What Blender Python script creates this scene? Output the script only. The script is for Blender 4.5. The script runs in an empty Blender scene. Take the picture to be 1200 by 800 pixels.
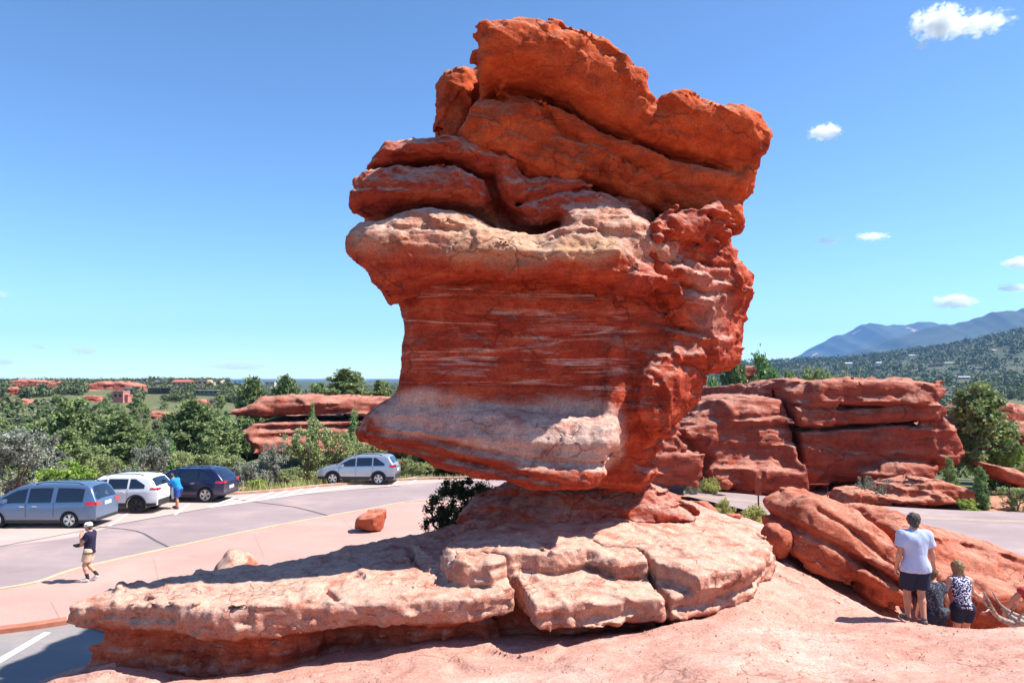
import bpy, math, random
import numpy as np
from mathutils import Vector, Matrix
R = math.radians
random.seed(11)
rng = np.random.RandomState(5)
sc = bpy.context.scene
col = sc.collection

# ------------------------------------------------------------------ camera, sky, sun, exposure
CAMZ = 6.1
FPX = 900.0                       # focal length in pixels of the 1200 px wide photograph
PITCH = math.atan(43 / FPX)
cam = bpy.data.cameras.new("camera")
cam.sensor_width = 36
cam.lens = 36 * FPX / 1200
cam.clip_start = 0.1
cam.clip_end = 60000
camo = bpy.data.objects.new("camera", cam)
camo.location = (0, 0, CAMZ)
camo.rotation_euler = (R(90) + PITCH, 0, 0)
col.objects.link(camo)
sc.camera = camo

SUN_EL, SUN_AZ = 54.0, 89.2        # azimuth clockwise from +Y: the sun stands to the right
w = bpy.data.worlds.new("World")
sc.world = w
w.use_nodes = True
nt = w.node_tree
sky = nt.nodes.new("ShaderNodeTexSky")
sky.sky_type = 'NISHITA'
sky.sun_disc = False
sky.sun_elevation = R(SUN_EL)
sky.sun_rotation = R(SUN_AZ)
sky.altitude = 1950
sky.air_density = 1.0
sky.dust_density = 0.6
sky.ozone_density = 1.6
bg = nt.nodes["Background"]
SKY = 0.11
bg.inputs[1].default_value = SKY
def sky_mix(src, c):
    t_ = nt.nodes.new("ShaderNodeMix"); t_.data_type = 'RGBA'; t_.blend_type = 'MULTIPLY'; t_.clamp_result = False
    t_.inputs[0].default_value = 1.0; t_.inputs[7].default_value = (*c, 1)
    nt.links.new(src, t_.inputs[6]); return t_.outputs[2]
# dry high-plains air: a slightly deeper, bluer sky than the sea-level default
g1 = sky_mix(sky.outputs[0], (SKY,) * 3)
gm = nt.nodes.new("ShaderNodeGamma"); gm.inputs[1].default_value = 1.12
nt.links.new(g1, gm.inputs[0])
g2 = sky_mix(gm.outputs[0], (0.85 / SKY, 1.02 / SKY, 1.12 / SKY))
nt.links.new(g2, bg.inputs[0])
sl = bpy.data.lights.new("sun", 'SUN')
sl.energy = 5.0
sl.angle = R(0.53)
sl.color = (1.0, 0.955, 0.88)
so = bpy.data.objects.new("sun", sl)
sd = Vector((math.sin(R(SUN_AZ)) * math.cos(R(SUN_EL)), math.cos(R(SUN_AZ)) * math.cos(R(SUN_EL)), math.sin(R(SUN_EL))))
so.rotation_euler = sd.to_track_quat('Z', 'Y').to_euler()
so.location = (30, 0, 40)
col.objects.link(so)
sc.view_settings.view_transform = 'Standard'
sc.view_settings.look = 'None'
sc.view_settings.exposure = 1.0
sc.view_settings.gamma = 1.0
sc.cycles.use_denoising = True
sc.cycles.max_bounces = 6
sc.cycles.diffuse_bounces = 4
sc.cycles.transparent_max_bounces = 16
sc.cycles.volume_bounces = 6
sc.cycles.use_fast_gi = False

# ------------------------------------------------------------------ pixel of the photo -> point of the place
def ray(px, py):
    cx = (px - 600) / FPX
    cy = -(py - 400) / FPX
    return Vector((cx, math.cos(PITCH) - cy * math.sin(PITCH), math.sin(PITCH) + cy * math.cos(PITCH)))

def at(px, py, y):
    d = ray(px, py)
    return Vector((0, 0, CAMZ)) + d * (y / d.y)

def onz(px, py, z=0.0):
    d = ray(px, py)
    return Vector((0, 0, CAMZ)) + d * ((z - CAMZ) / d.z)

# ------------------------------------------------------------------ numpy noise
LAT = (rng.rand(32, 32, 32).astype(np.float32) * 2 - 1).ravel()

def vn(p):
    p = np.asarray(p, np.float32)
    i = np.floor(p)
    f = p - i
    i = i.astype(np.int32)
    f = f * f * (3 - 2 * f)
    a = i & 31
    b = (i + 1) & 31
    x0, y0, z0 = a[:, 0] * 1024, a[:, 1] * 32, a[:, 2]
    x1, y1, z1 = b[:, 0] * 1024, b[:, 1] * 32, b[:, 2]
    fx, fy, fz = f[:, 0], f[:, 1], f[:, 2]
    def lx(y, z):
        v0 = LAT[x0 + y + z]
        return v0 + (LAT[x1 + y + z] - v0) * fx
    c0 = lx(y0, z0); c1 = lx(y1, z0)
    c0 = c0 + (c1 - c0) * fy
    d0 = lx(y0, z1); d1 = lx(y1, z1)
    d0 = d0 + (d1 - d0) * fy
    return c0 + (d0 - c0) * fz

ROT = np.array([[0.36, 0.48, -0.8], [-0.8, 0.6, 0.0], [0.48, 0.64, 0.6]], np.float32)

def fbm(p, oct=3, gain=0.5):
    p = np.asarray(p, np.float32)
    s = 0; a = 1.0; t = 0
    for k in range(oct):
        s = s + a * vn(p)
        t += a
        p = (p @ ROT) * 2.03 + 17.3
        a *= gain
    return s / t

def ridge(p, oct=2):
    p = np.asarray(p, np.float32)
    s = 0; a = 1.0; t = 0
    for k in range(oct):
        s = s + a * (1 - np.abs(vn(p)) * 2)
        t += a
        p = (p @ ROT) * 2.1 + 7.7
        a *= 0.5
    return s / t

def v1(s, seed=0.0):
    q = np.stack([s, np.full_like(s, 3.37 + seed), np.full_like(s, 9.11 - seed)], 1)
    return vn(q)

def hsh(i, j=0, k=0):
    return LAT[((np.asarray(i, np.int64) * 7919 + np.asarray(j, np.int64) * 104729 + np.asarray(k, np.int64) * 1299709) % 32749).astype(np.int32)]

def blocky(s, x, f, fx, soft=0.12):
    """beds of a layered rock, each broken by joints into blocks that stand out by different amounts"""
    q = s * f
    i = np.floor(q); fr = q - i
    def row(ii):
        b = x * fx * (0.7 + 0.5 * np.abs(hsh(ii, 3))) + 50 * hsh(ii, 1)
        j = np.floor(b); g = b - j
        t = smooth(1 - soft * 0.6, 1, g)
        return hsh(ii, j, 5) * (1 - t) + hsh(ii, j + 1, 5) * t - 0.7 * np.exp(-((np.minimum(g, 1 - g)) / (0.05 + 0.0 * g)) ** 2)
    t = smooth(1 - soft, 1, fr)
    return row(i) * (1 - t) + row(i + 1) * t - 0.5 * np.exp(-((1 - fr) / 0.10) ** 2)

def facet(p, f, flat_=1.5, warp=0.7):
    """angular fractures: irregular broken pieces, each standing a little in or out"""
    q = p + warp / f * 0.45 * np.stack([vn(p * f * 0.7 + 3.1), vn(p * f * 0.7 + 41.7), vn(p * f * 0.7 + 77.3)], 1)
    q = (q * np.array([1, 1, flat_], np.float32)) @ ROT * f
    i = np.floor(q).astype(np.int64)
    return hsh(i[:, 0], i[:, 1], i[:, 2])

def smooth(a, b, x):
    t = np.clip((x - a) / (b - a), 0, 1)
    return t * t * (3 - 2 * t)

# ------------------------------------------------------------------ meshes and objects
def mesh_from(name, v, f, smooth_shade=True):
    me = bpy.data.meshes.new(name)
    v = np.asarray(v, np.float32)
    if isinstance(f, np.ndarray):
        n, k = f.shape
        me.vertices.add(len(v)); me.vertices.foreach_set("co", v.ravel())
        me.loops.add(n * k); me.loops.foreach_set("vertex_index", f.astype(np.int32).ravel())
        me.polygons.add(n)
        me.polygons.foreach_set("loop_start", np.arange(0, n * k, k, dtype=np.int32))
        me.update(calc_edges=True)
        me.validate()
    else:
        me.from_pydata([tuple(map(float, q)) for q in v], [], f)
        me.update()
    if smooth_shade:
        me.polygons.foreach_set("use_smooth", np.ones(len(me.polygons), bool))
    return me

def put(name, me, mat=None, parent=None, loc=(0, 0, 0), rz=0):
    o = bpy.data.objects.new(name, me)
    col.objects.link(o)
    o.location = loc
    o.rotation_euler = (0, 0, rz)
    if parent is not None:
        o.parent = parent
    if mat is not None and not me.materials:
        me.materials.append(mat)
    return o

def tag(o, label=None, cat=None, group=None, kind=None):
    if label: o['label'] = label
    if cat: o['category'] = cat
    if group: o['group'] = group
    if kind: o['kind'] = kind
    return o

def empty(name, loc, rz=0, label=None, cat=None, group=None):
    o = bpy.data.objects.new(name, None)
    col.objects.link(o)
    o.location = loc
    o.rotation_euler = (0, 0, rz)
    return tag(o, label, cat, group)

def vattr(me, name, arr):
    a = me.attributes.new(name, 'FLOAT', 'POINT')
    a.data.foreach_set("value", np.asarray(arr, np.float32))

class MB:
    """collects simple solids into one mesh"""
    def __init__(s): s.v = []; s.f = []
    def add(s, v, f):
        o = len(s.v)
        s.v += [tuple(q) for q in v]
        s.f += [[i + o for i in q] for q in f]
        return s
    def box(s, x0, x1, y0, y1, z0, z1):
        v = [(x, y, z) for z in (z0, z1) for (x, y) in ((x0, y0), (x1, y0), (x1, y1), (x0, y1))]
        return s.add(v, [(0, 3, 2, 1), (4, 5, 6, 7), (0, 1, 5, 4), (1, 2, 6, 5), (2, 3, 7, 6), (3, 0, 4, 7)])
    def tube(s, pts, rad, n=8, cap=True):
        pts = [Vector(p) for p in pts]
        if not hasattr(rad, '__len__'): rad = [rad] * len(pts)
        vs = []; fs = []
        for i, p in enumerate(pts):
            t = (pts[min(i + 1, len(pts) - 1)] - pts[max(i - 1, 0)]).normalized()
            u = t.cross(Vector((0.13, 0.31, 0.94)))
            if u.length < 0.1: u = t.cross(Vector((1, 0, 0)))
            u.normalize(); w_ = t.cross(u)
            for k in range(n):
                a = 2 * math.pi * k / n
                vs.append(p + (u * math.cos(a) + w_ * math.sin(a)) * rad[i])
        for i in range(len(pts) - 1):
            for k in range(n):
                a, b = i * n + k, i * n + (k + 1) % n
                fs.append((a, b, b + n, a + n))
        if cap:
            fs.append(tuple(range(n - 1, -1, -1)))
            fs.append(tuple(range((len(pts) - 1) * n, len(pts) * n)))
        return s.add(vs, fs)
    def build(s, name, mat, parent=None, loc=(0, 0, 0), sm=False):
        return put(name, mesh_from(name, s.v, s.f, sm), mat, parent, loc)

# ------------------------------------------------------------------ distance fields -> meshes
def surface_nets(F, org, h):
    nx, ny, nz = F.shape
    S = F < 0
    c = np.zeros((nx - 1, ny - 1, nz - 1), np.int8)
    for dx in (0, 1):
        for dy in (0, 1):
            for dz in (0, 1):
                c += S[dx:nx - 1 + dx, dy:ny - 1 + dy, dz:nz - 1 + dz]
    act = (c > 0) & (c < 8)
    I = np.argwhere(act)
    idm = np.full(act.shape, -1, np.int32)
    idm[act] = np.arange(len(I), dtype=np.int32)
    acc = np.zeros((len(I), 3), np.float32); cnt = np.zeros(len(I), np.float32)
    cor = [(0,0,0),(1,0,0),(0,1,0),(1,1,0),(0,0,1),(1,0,1),(0,1,1),(1,1,1)]
    val = [F[I[:, 0] + a, I[:, 1] + b, I[:, 2] + d] for a, b, d in cor]
    for a, b in ((0,1),(2,3),(4,5),(6,7),(0,2),(1,3),(4,6),(5,7),(0,4),(1,5),(2,6),(3,7)):
        m = (val[a] < 0) != (val[b] < 0)
        t = val[a][m] / (val[a][m] - val[b][m])
        pa = np.array(cor[a], np.float32); pb = np.array(cor[b], np.float32)
        acc[m] += pa + t[:, None] * (pb - pa)
        cnt[m] += 1
    V = (I + acc / cnt[:, None]) * h + np.asarray(org, np.float32)
    Q = []
    for ax in range(3):
        sl0 = [slice(None)] * 3; sl1 = [slice(None)] * 3
        sl0[ax] = slice(0, -1); sl1[ax] = slice(1, None)
        A, B = S[tuple(sl0)], S[tuple(sl1)]
        E = np.argwhere(A != B)
        u, v_ = (ax + 1) % 3, (ax + 2) % 3
        lim = act.shape
        ok = (E[:, u] > 0) & (E[:, v_] > 0) & (E[:, u] < lim[u]) & (E[:, v_] < lim[v_]) & (E[:, ax] < lim[ax])
        E = E[ok]
        inside = A[E[:, 0], E[:, 1], E[:, 2]]
        def idx(du, dv):
            G = E.copy(); G[:, u] += du; G[:, v_] += dv
            return idm[G[:, 0], G[:, 1], G[:, 2]]
        q = np.stack([idx(-1, -1), idx(0, -1), idx(0, 0), idx(-1, 0)], 1)
        q[~inside] = q[~inside][:, ::-1]
        Q.append(q)
    Q = np.concatenate(Q)
    Q = Q[(Q >= 0).all(1)]
    return V, Q

def poly_sdf(poly, X, Y):
    """signed distance to a polygon on arrays X, Y"""
    P = np.asarray(poly, np.float32)
    d = np.full(X.shape, 1e9, np.float32)
    s = np.ones(X.shape, np.float32)
    n = len(P)
    for i in range(n):
        j = i - 1
        e = P[j] - P[i]
        wx = X - P[i, 0]; wy = Y - P[i, 1]
        t = np.clip((wx * e[0] + wy * e[1]) / (e @ e + 1e-9), 0, 1)
        bx = wx - e[0] * t; by = wy - e[1] * t
        d = np.minimum(d, bx * bx + by * by)
        c1 = Y >= P[i, 1]; c2 = Y < P[j, 1]; c3 = e[0] * wy > e[1] * wx
        flip = (c1 & c2 & c3) | (~c1 & ~c2 & ~c3)
        s = np.where(flip, -s, s)
    return s * np.sqrt(d)

def line_dist(pl, X, Y):
    d = np.full(X.shape, 1e9, np.float32)
    for (a, b) in zip(pl[:-1], pl[1:]):
        ex, ey = b[0] - a[0], b[1] - a[1]
        wx = X - a[0]; wy = Y - a[1]
        t = np.clip((wx * ex + wy * ey) / (ex * ex + ey * ey + 1e-9), 0, 1)
        d = np.minimum(d, (wx - ex * t) ** 2 + (wy - ey * t) ** 2)
    return np.sqrt(d)

def smin(a, b, k):
    if k <= 0: return np.minimum(a, b)
    h = np.maximum(k - np.abs(a - b), 0) / k
    return np.minimum(a, b) - h * h * k * 0.25

def vnormals(V, Q):
    a = V[Q[:, 2]] - V[Q[:, 0]]; b = V[Q[:, 3]] - V[Q[:, 1]]
    n = np.cross(a, b)
    N = np.zeros_like(V)
    for k in range(Q.shape[1]):
        for c in range(3):
            N[:, c] += np.bincount(Q[:, k], n[:, c], len(V))
    return N / (np.linalg.norm(N, axis=1, keepdims=True) + 1e-9)

def axes(b0, b1, h):
    return [np.arange(b0[i], b1[i] + h, h, dtype=np.float32) for i in range(3)]

def drop_crumbs(V, Q):
    """keep the solid masses; crumbs cut loose by the relief are removed"""
    lab = np.arange(len(V), dtype=np.int32)
    for _ in range(60):
        m = lab[Q].min(1)
        new = lab.copy()
        for k in range(4): np.minimum.at(new, Q[:, k], m)
        new = np.minimum(new, new[new]); new = new[new]
        np.minimum.at(new, lab, new)          # hook the roots
        new = new[new]
        if (new == lab).all(): break
        lab = new
    c = np.bincount(lab, minlength=len(V))
    good = c[lab] > 0.08 * c.max()
    idx = np.cumsum(good) - 1
    return V[good], idx[Q[good[Q[:, 0]]]].astype(np.int32)

def finish(F, xs, ys, zs, h, disp, fine, band):
    """add relief near the surface and mesh it"""
    if disp is not None:
        I = np.nonzero(np.abs(F) < band)
        P = np.stack([xs[I[0]], ys[I[1]], zs[I[2]]], 1)
        F[I] += disp(P)
    V, Q = surface_nets(F, (xs[0], ys[0], zs[0]), h)
    V = V.astype(np.float32)
    V, Q = drop_crumbs(V, Q)
    if fine is not None:
        N = vnormals(V, Q)
        V = V + N * fine(V)[:, None]
    return V, Q, vnormals(V, Q)

def upright(blocks, b0, b1, h, k, disp, fine, cracks=(), band=0.7):
    """blocks: outlines seen from the camera, given in photo pixels at their own distance, with real depth.
    (poly_px, y_sil, y_mid, half_depth, rounding, tilt_x, tilt_z)"""
    if b0 is None:
        W = [at(a, b, q) for (pl, _, ym, th, _, _, _) in blocks for a, b in pl for q in (ym - th, ym)]
        b0 = (min(p.x for p in W) - 0.5, min(b_[2] - b_[3] for b_ in blocks) - 1.2, min(p.z for p in W) - 0.5)
        b1 = (max(p.x for p in W) + 0.5, max(b_[2] + b_[3] for b_ in blocks) + 1.2, max(p.z for p in W) + 0.5)
    xs, ys, zs = axes(b0, b1, h)
    X, Z = np.meshgrid(xs, zs, indexing='ij')
    F = np.full((len(xs), len(ys), len(zs)), 9, np.float32)
    Yb = ys[None, :, None]
    for (pl, ysil, ymid, th, r, tx, tz) in blocks:
        # the outline is seen where the rounded front edge turns away: place it at that distance
        yv = [ymid - th + 0.5 * r] * len(pl)
        for _ in range(4):
            W = [at(a, b, q) for (a, b), q in zip(pl, yv)]
            P = [(p.x, p.z) for p in W]
            xm = (min(p[0] for p in P) + max(p[0] for p in P)) / 2; zm = (min(p[1] for p in P) + max(p[1] for p in P)) / 2
            yv = [ymid + tx * (p[0] - xm) + tz * (p[1] - zm) - th + 0.5 * r for p in P]
        d2 = poly_sdf(P, X, Z)
        yc = ymid + tx * (X - xm) + tz * (Z - zm)
        q2 = np.abs(Yb - yc[:, None, :]) - th + r
        q1 = (d2 + r)[:, None, :]
        f = np.sqrt(np.maximum(q1, 0) ** 2 + np.maximum(q2, 0) ** 2) + np.minimum(np.maximum(q1, q2), 0) - r
        F = smin(F, f, k)
    for (pl, yy, wd, dp) in cracks:
        P = [(p.x, p.z) for p in (at(a, b, yy) for a, b in pl)]
        d = line_dist(P, X, Z)
        F = F + (dp * np.exp(-(d / wd) ** 2))[:, None, :]
    return finish(F, xs, ys, zs, h, disp, fine, band)

# ------------------------------------------------------------------ materials
def new_mat(name):
    m = bpy.data.materials.new(name)
    m.use_nodes = True
    n = m.node_tree.nodes; l = m.node_tree.links
    b = n["Principled BSDF"]
    b.inputs["Roughness"].default_value = 0.9
    b.inputs["Specular IOR Level"].default_value = 0.25
    return m, n, l, b

def nd(n, t, **kw):
    x = n.new(t)
    for k, v in kw.items():
        if k in x.inputs.keys(): x.inputs[k].default_value = v
        else: setattr(x, k, v)
    return x

def ramp(n, l, src, stops):
    r = n.new("ShaderNodeValToRGB")
    e = r.color_ramp.elements
    while len(e) < len(stops): e.new(0.5)
    for k, (p, c) in enumerate(stops):
        e[k].position = p
        e[k].color = c if len(c) == 4 else (*c, 1)
    l.new(src, r.inputs[0])
    return r

def mixc(n, l, fac, a, b, mode='MIX'):
    m = n.new("ShaderNodeMix"); m.data_type = 'RGBA'; m.blend_type = mode
    for s, k in ((fac, 0), (a, 6), (b, 7)):
        if isinstance(s, (int, float)): m.inputs[k].default_value = s
        elif isinstance(s, tuple): m.inputs[k].default_value = (*s, 1) if len(s) == 3 else s
        else: l.new(s, m.inputs[k])
    return m.outputs[2]

def mth(n, l, op, a, b=None, c=None, clamp=False):
    m = n.new("ShaderNodeMath"); m.operation = op; m.use_clamp = clamp
    for k, s in enumerate((a, b, c)):
        if s is None: continue
        if isinstance(s, (int, float)): m.inputs[k].default_value = s
        else: l.new(s, m.inputs[k])
    return m.outputs[0]

def noise(n, l, vec, scale, detail=4, rough=0.55, dist=0.0):
    x = nd(n, "ShaderNodeTexNoise", Scale=scale, Detail=detail, Roughness=rough, Distortion=dist)
    l.new(vec, x.inputs["Vector"])
    return x.outputs["Fac"]

def mapped(n, l, vec, scale=(1, 1, 1), rot=(0, 0, 0)):
    x = n.new("ShaderNodeMapping")
    x.inputs["Scale"].default_value = scale
    x.inputs["Rotation"].default_value = rot
    l.new(vec, x.inputs[0])
    return x.outputs[0]

def flat(name, c, rough=0.6, metal=0.0, spec=0.4, coat=0.0):
    m, n, l, b = new_mat(name)
    b.inputs["Base Color"].default_value = (*c, 1)
    b.inputs["Roughness"].default_value = rough
    b.inputs["Metallic"].default_value = metal
    b.inputs["Specular IOR Level"].default_value = spec
    b.inputs["Coat Weight"].default_value = coat
    return m

def grained(name, c1, c2, scale=8, rough=0.9, bump=0.0, spec=0.2, det=5):
    m, n, l, b = new_mat(name)
    tc = n.new("ShaderNodeTexCoord").outputs["Object"]
    f = noise(n, l, tc, scale, det)
    r = ramp(n, l, f, [(0.3, c1), (0.7, c2)])
    l.new(r.outputs[0], b.inputs["Base Color"])
    b.inputs["Roughness"].default_value = rough
    b.inputs["Specular IOR Level"].default_value = spec
    if bump:
        bp = nd(n, "ShaderNodeBump", Strength=bump, Distance=0.02)
        l.new(f, bp.inputs["Height"]); l.new(bp.outputs[0], b.inputs["Normal"])
    return m

def rock_mat(name, dark, mid, light, pale, strata=(0.35, 0.35, 3.0), rot=(0, 0, 0), bump=0.6, streak=None, fine=1.0, up=0.75, speck=0.35):
    """sandstone: bedded colour bands, iron-dark varnish, bleached pale crust on weathered tops and where the attribute says"""
    m, n, l, b = new_mat(name)
    tc = n.new("ShaderNodeTexCoord").outputs["Object"]
    beds = mapped(n, l, tc, strata, rot)
    nb = noise(n, l, beds, 1.6, 6, 0.6, 0.6)
    big = noise(n, l, tc, 0.55, 4, 0.6)
    med = noise(n, l, tc, 3.2 * fine, 6, 0.65, 0.3)
    gr = noise(n, l, tc, 24 * fine, 6, 0.78)
    v = mth(n, l, 'ADD', mth(n, l, 'MULTIPLY', nb, 0.55), mth(n, l, 'MULTIPLY', med, 0.45))
    base = ramp(n, l, v, [(0.33, dark), (0.5, mid), (0.68, light)]).outputs[0]
    # desert varnish in broad patches
    var = ramp(n, l, big, [(0.55, (0, 0, 0)), (0.75, (1, 1, 1))]).outputs[0]
    base = mixc(n, l, mth(n, l, 'MULTIPLY', var, 0.45), base, dark)
    # grain
    g2 = ramp(n, l, gr, [(0.3, (0.5, 0.47, 0.47)), (0.52, (1, 1, 1)), (0.75, (1.25, 1.22, 1.2))]).outputs[0]
    # bleached crust
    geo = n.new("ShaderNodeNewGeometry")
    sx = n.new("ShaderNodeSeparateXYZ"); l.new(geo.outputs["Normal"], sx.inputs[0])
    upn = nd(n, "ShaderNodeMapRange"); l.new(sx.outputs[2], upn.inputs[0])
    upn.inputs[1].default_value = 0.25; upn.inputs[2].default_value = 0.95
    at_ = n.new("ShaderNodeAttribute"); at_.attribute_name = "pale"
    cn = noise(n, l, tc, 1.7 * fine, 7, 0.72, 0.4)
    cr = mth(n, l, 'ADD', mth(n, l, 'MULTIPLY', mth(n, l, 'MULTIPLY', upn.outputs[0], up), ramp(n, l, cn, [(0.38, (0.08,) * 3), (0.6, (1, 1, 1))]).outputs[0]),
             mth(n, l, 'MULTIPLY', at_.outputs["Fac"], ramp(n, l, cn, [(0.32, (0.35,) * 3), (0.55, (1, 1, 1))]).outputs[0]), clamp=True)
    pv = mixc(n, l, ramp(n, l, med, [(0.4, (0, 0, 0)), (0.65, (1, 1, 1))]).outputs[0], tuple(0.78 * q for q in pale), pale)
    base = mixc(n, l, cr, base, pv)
    # dark lichen specks
    if speck:
        vo = noise(n, l, tc, 9 * fine, 4, 0.75)
        sp = ramp(n, l, vo, [(0.66, (0, 0, 0)), (0.74, (1, 1, 1))]).outputs[0]
        base = mixc(n, l, mth(n, l, 'MULTIPLY', sp, speck), base, (0.13, 0.075, 0.06))
    if streak:
        sa = n.new("ShaderNodeAttribute"); sa.attribute_name = "streak"
        # thin white beds: they run on for metres, thicken, thin out and break
        def bed(vs, sc_, w_, mk):
            q = noise(n, l, mapped(n, l, tc, vs, (R(1.5), R(-2.5), 0)), sc_, 4, 0.55, 0.25)
            q = mth(n, l, 'ABSOLUTE', mth(n, l, 'SUBTRACT', q, 0.5))
            ln_ = ramp(n, l, q, [(0.0, (1, 1, 1)), (w_, (0, 0, 0))]).outputs[0]
            bk_ = ramp(n, l, noise(n, l, mapped(n, l, tc, (0.9, 0.9, 2.2)), mk, 5, 0.7), [(0.44, (0, 0, 0)), (0.56, (1, 1, 1))]).outputs[0]
            return mth(n, l, 'MULTIPLY', ln_, bk_)
        sm_ = mth(n, l, 'MAXIMUM', bed((0.13, 0.13, 2.0), 1.0, 0.022, 0.9), mth(n, l, 'MULTIPLY', bed((0.2, 0.2, 4.2), 1.0, 0.022, 1.5), 0.45))
        base = mixc(n, l, mth(n, l, 'MULTIPLY', mth(n, l, 'MULTIPLY', sm_, sa.outputs["Fac"]), 0.95), base, streak)
        lb = n.new("ShaderNodeAttribute"); lb.attribute_name = "tan"
        base = mixc(n, l, lb.outputs["Fac"], base, (0.52, 0.30, 0.17))
    base = mixc(n, l, 1.0, base, g2, 'MULTIPLY')
    # joints and hairline cracks, and weathering pits
    wv = n.new("ShaderNodeVectorMath"); wv.operation = 'ADD'
    nv = nd(n, "ShaderNodeTexNoise", Scale=1.3 * fine, Detail=3); l.new(tc, nv.inputs["Vector"])
    l.new(mapped(n, l, tc, (0.55, 0.55, 1.5), rot), wv.inputs[0]); l.new(nv.outputs["Color"], wv.inputs[1])
    ve = nd(n, "ShaderNodeTexVoronoi", Scale=0.8 * fine); ve.feature = 'DISTANCE_TO_EDGE'; l.new(wv.outputs[0], ve.inputs["Vector"])
    ck = ramp(n, l, ve.outputs["Distance"], [(0.0, (0, 0, 0)), (0.022, (1, 1, 1))]).outputs[0]
    ckm = ramp(n, l, noise(n, l, tc, 0.9 * fine, 2), [(0.46, (1, 1, 1)), (0.56, (0, 0, 0))]).outputs[0]
    ck = mth(n, l, 'MAXIMUM', ck, ckm)
    pt = nd(n, "ShaderNodeTexVoronoi", Scale=7 * fine); l.new(tc, pt.inputs["Vector"])
    ph = ramp(n, l, pt.outputs["Distance"], [(0.10, (0, 0, 0)), (0.26, (1, 1, 1))]).outputs[0]
    ph = mth(n, l, 'MAXIMUM', ph, ramp(n, l, noise(n, l, tc, 1.6 * fine, 3), [(0.52, (1, 1, 1)), (0.6, (0, 0, 0))]).outputs[0])
    base = mixc(n, l, mth(n, l, 'MULTIPLY', mth(n, l, 'SUBTRACT', 1.0, ck), 0.6), base, tuple(0.5 * q for q in dark))
    l.new(base, b.inputs["Base Color"])
    b.inputs["Roughness"].default_value = 0.93
    b.inputs["Specular IOR Level"].default_value = 0.18
    b1 = nd(n, "ShaderNodeBump", Strength=bump, Distance=0.10 / fine)
    hh = mth(n, l, 'ADD', mth(n, l, 'MULTIPLY', med, 0.8), mth(n, l, 'MULTIPLY', nb, 0.7))
    hh = mth(n, l, 'ADD', hh, mth(n, l, 'MULTIPLY', gr, 0.30))
    hh = mth(n, l, 'ADD', hh, mth(n, l, 'MULTIPLY', noise(n, l, mapped(n, l, tc, (1, 1, 3.2), rot), 7 * fine, 4, 0.65), 0.34))
    hh = mth(n, l, 'ADD', hh, mth(n, l, 'MULTIPLY', ck, 0.22))
    hh = mth(n, l, 'ADD', hh, mth(n, l, 'MULTIPLY', ph, 0.14))
    l.new(hh, b1.inputs["Height"])
    l.new(b1.outputs[0], b.inputs["Normal"])
    return m

M = {}
M['rock'] = rock_mat("red_sandstone", (0.17, 0.021, 0.012), (0.365, 0.048, 0.020), (0.52, 0.118, 0.050), (0.65, 0.43, 0.345),
                     streak=(0.55, 0.34, 0.27), up=0.55, speck=0.3)
M['cap'] = rock_mat("orange_sandstone", (0.21, 0.029, 0.012), (0.46, 0.074, 0.021), (0.58, 0.128, 0.038), (0.56, 0.26, 0.16),
                    strata=(0.4, 0.4, 2.2), rot=(0, R(-18), 0), up=0.5, speck=0.3)
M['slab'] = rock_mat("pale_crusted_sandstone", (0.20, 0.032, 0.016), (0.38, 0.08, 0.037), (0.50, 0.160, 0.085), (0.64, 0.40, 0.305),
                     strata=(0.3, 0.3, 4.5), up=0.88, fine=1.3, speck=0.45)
M['far_rock'] = rock_mat("layered_red_sandstone", (0.15, 0.027, 0.018), (0.31, 0.062, 0.036), (0.42, 0.108, 0.063), (0.50, 0.23, 0.165),
                         strata=(0.12, 0.12, 1.3), rot=(0, R(3), 0), up=0.7, fine=0.45, speck=0.25)
M['boulder'] = rock_mat("weathered_red_boulder", (0.22, 0.042, 0.022), (0.40, 0.095, 0.048), (0.50, 0.155, 0.085), (0.56, 0.27, 0.19),
                        strata=(0.5, 0.5, 3.0), rot=(0, R(30), 0), up=0.6, fine=1.2, speck=0.4)
M['bedrock'] = rock_mat("dusty_pink_bedrock", (0.42, 0.185, 0.135), (0.51, 0.260, 0.200), (0.58, 0.335, 0.270), (0.67, 0.46, 0.385),
                        strata=(0.6, 0.6, 2.0), up=0.25, fine=1.1, speck=0.22, bump=0.55)

# ------------------------------------------------------------------ the balanced rock
def blk(pl, ysil, ymid, th, r, tx=0.0, tz=0.0): return (pl, ysil, ymid, th, r, tx, tz)
DY = -0.35
def bk(pl, ysil, ymid, th, r, tx=0.0, tz=0.0): return (pl, ysil + DY, ymid + DY, th, r, tx, tz)

def base_disp(p, beds, amp=1.0, tilt=0.0):
    n1 = fbm(p * 0.55, 3) * 0.30
    s = p[:, 2] + tilt * p[:, 0] + 0.22 * fbm(p * 0.5 + 31, 2)
    m = 0.55 + 0.9 * np.clip(fbm(p * 0.8 + 5, 2) + 0.2, 0, 1)
    b = v1(s * 2.3) * 0.11 + v1(s * 6.0, 4) * 0.055
    r_ = np.clip(ridge(p * np.array([0.9, 0.9, 1.3], np.float32), 2) - 0.62, 0, 1) * 0.30
    return amp * (n1 + beds * m * b + r_)

def fine_disp(a=0.03, f=3.5):
    return lambda p: a * fbm(p * f, 3) + 0.5 * a * fbm(p * f * 3.2, 2) - 0.8 * a * np.clip(ridge(p * f * 0.9 + 55, 2) - 0.72, 0, 1) * 3

BR = empty("balanced_rock", (0.7, 17.3, 2.9), 0,
           "huge red sandstone rock balanced on a narrow foot, tallest thing in the scene", "rock formation")
brl = np.array([0.7, 17.3, 2.9], np.float32)

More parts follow.
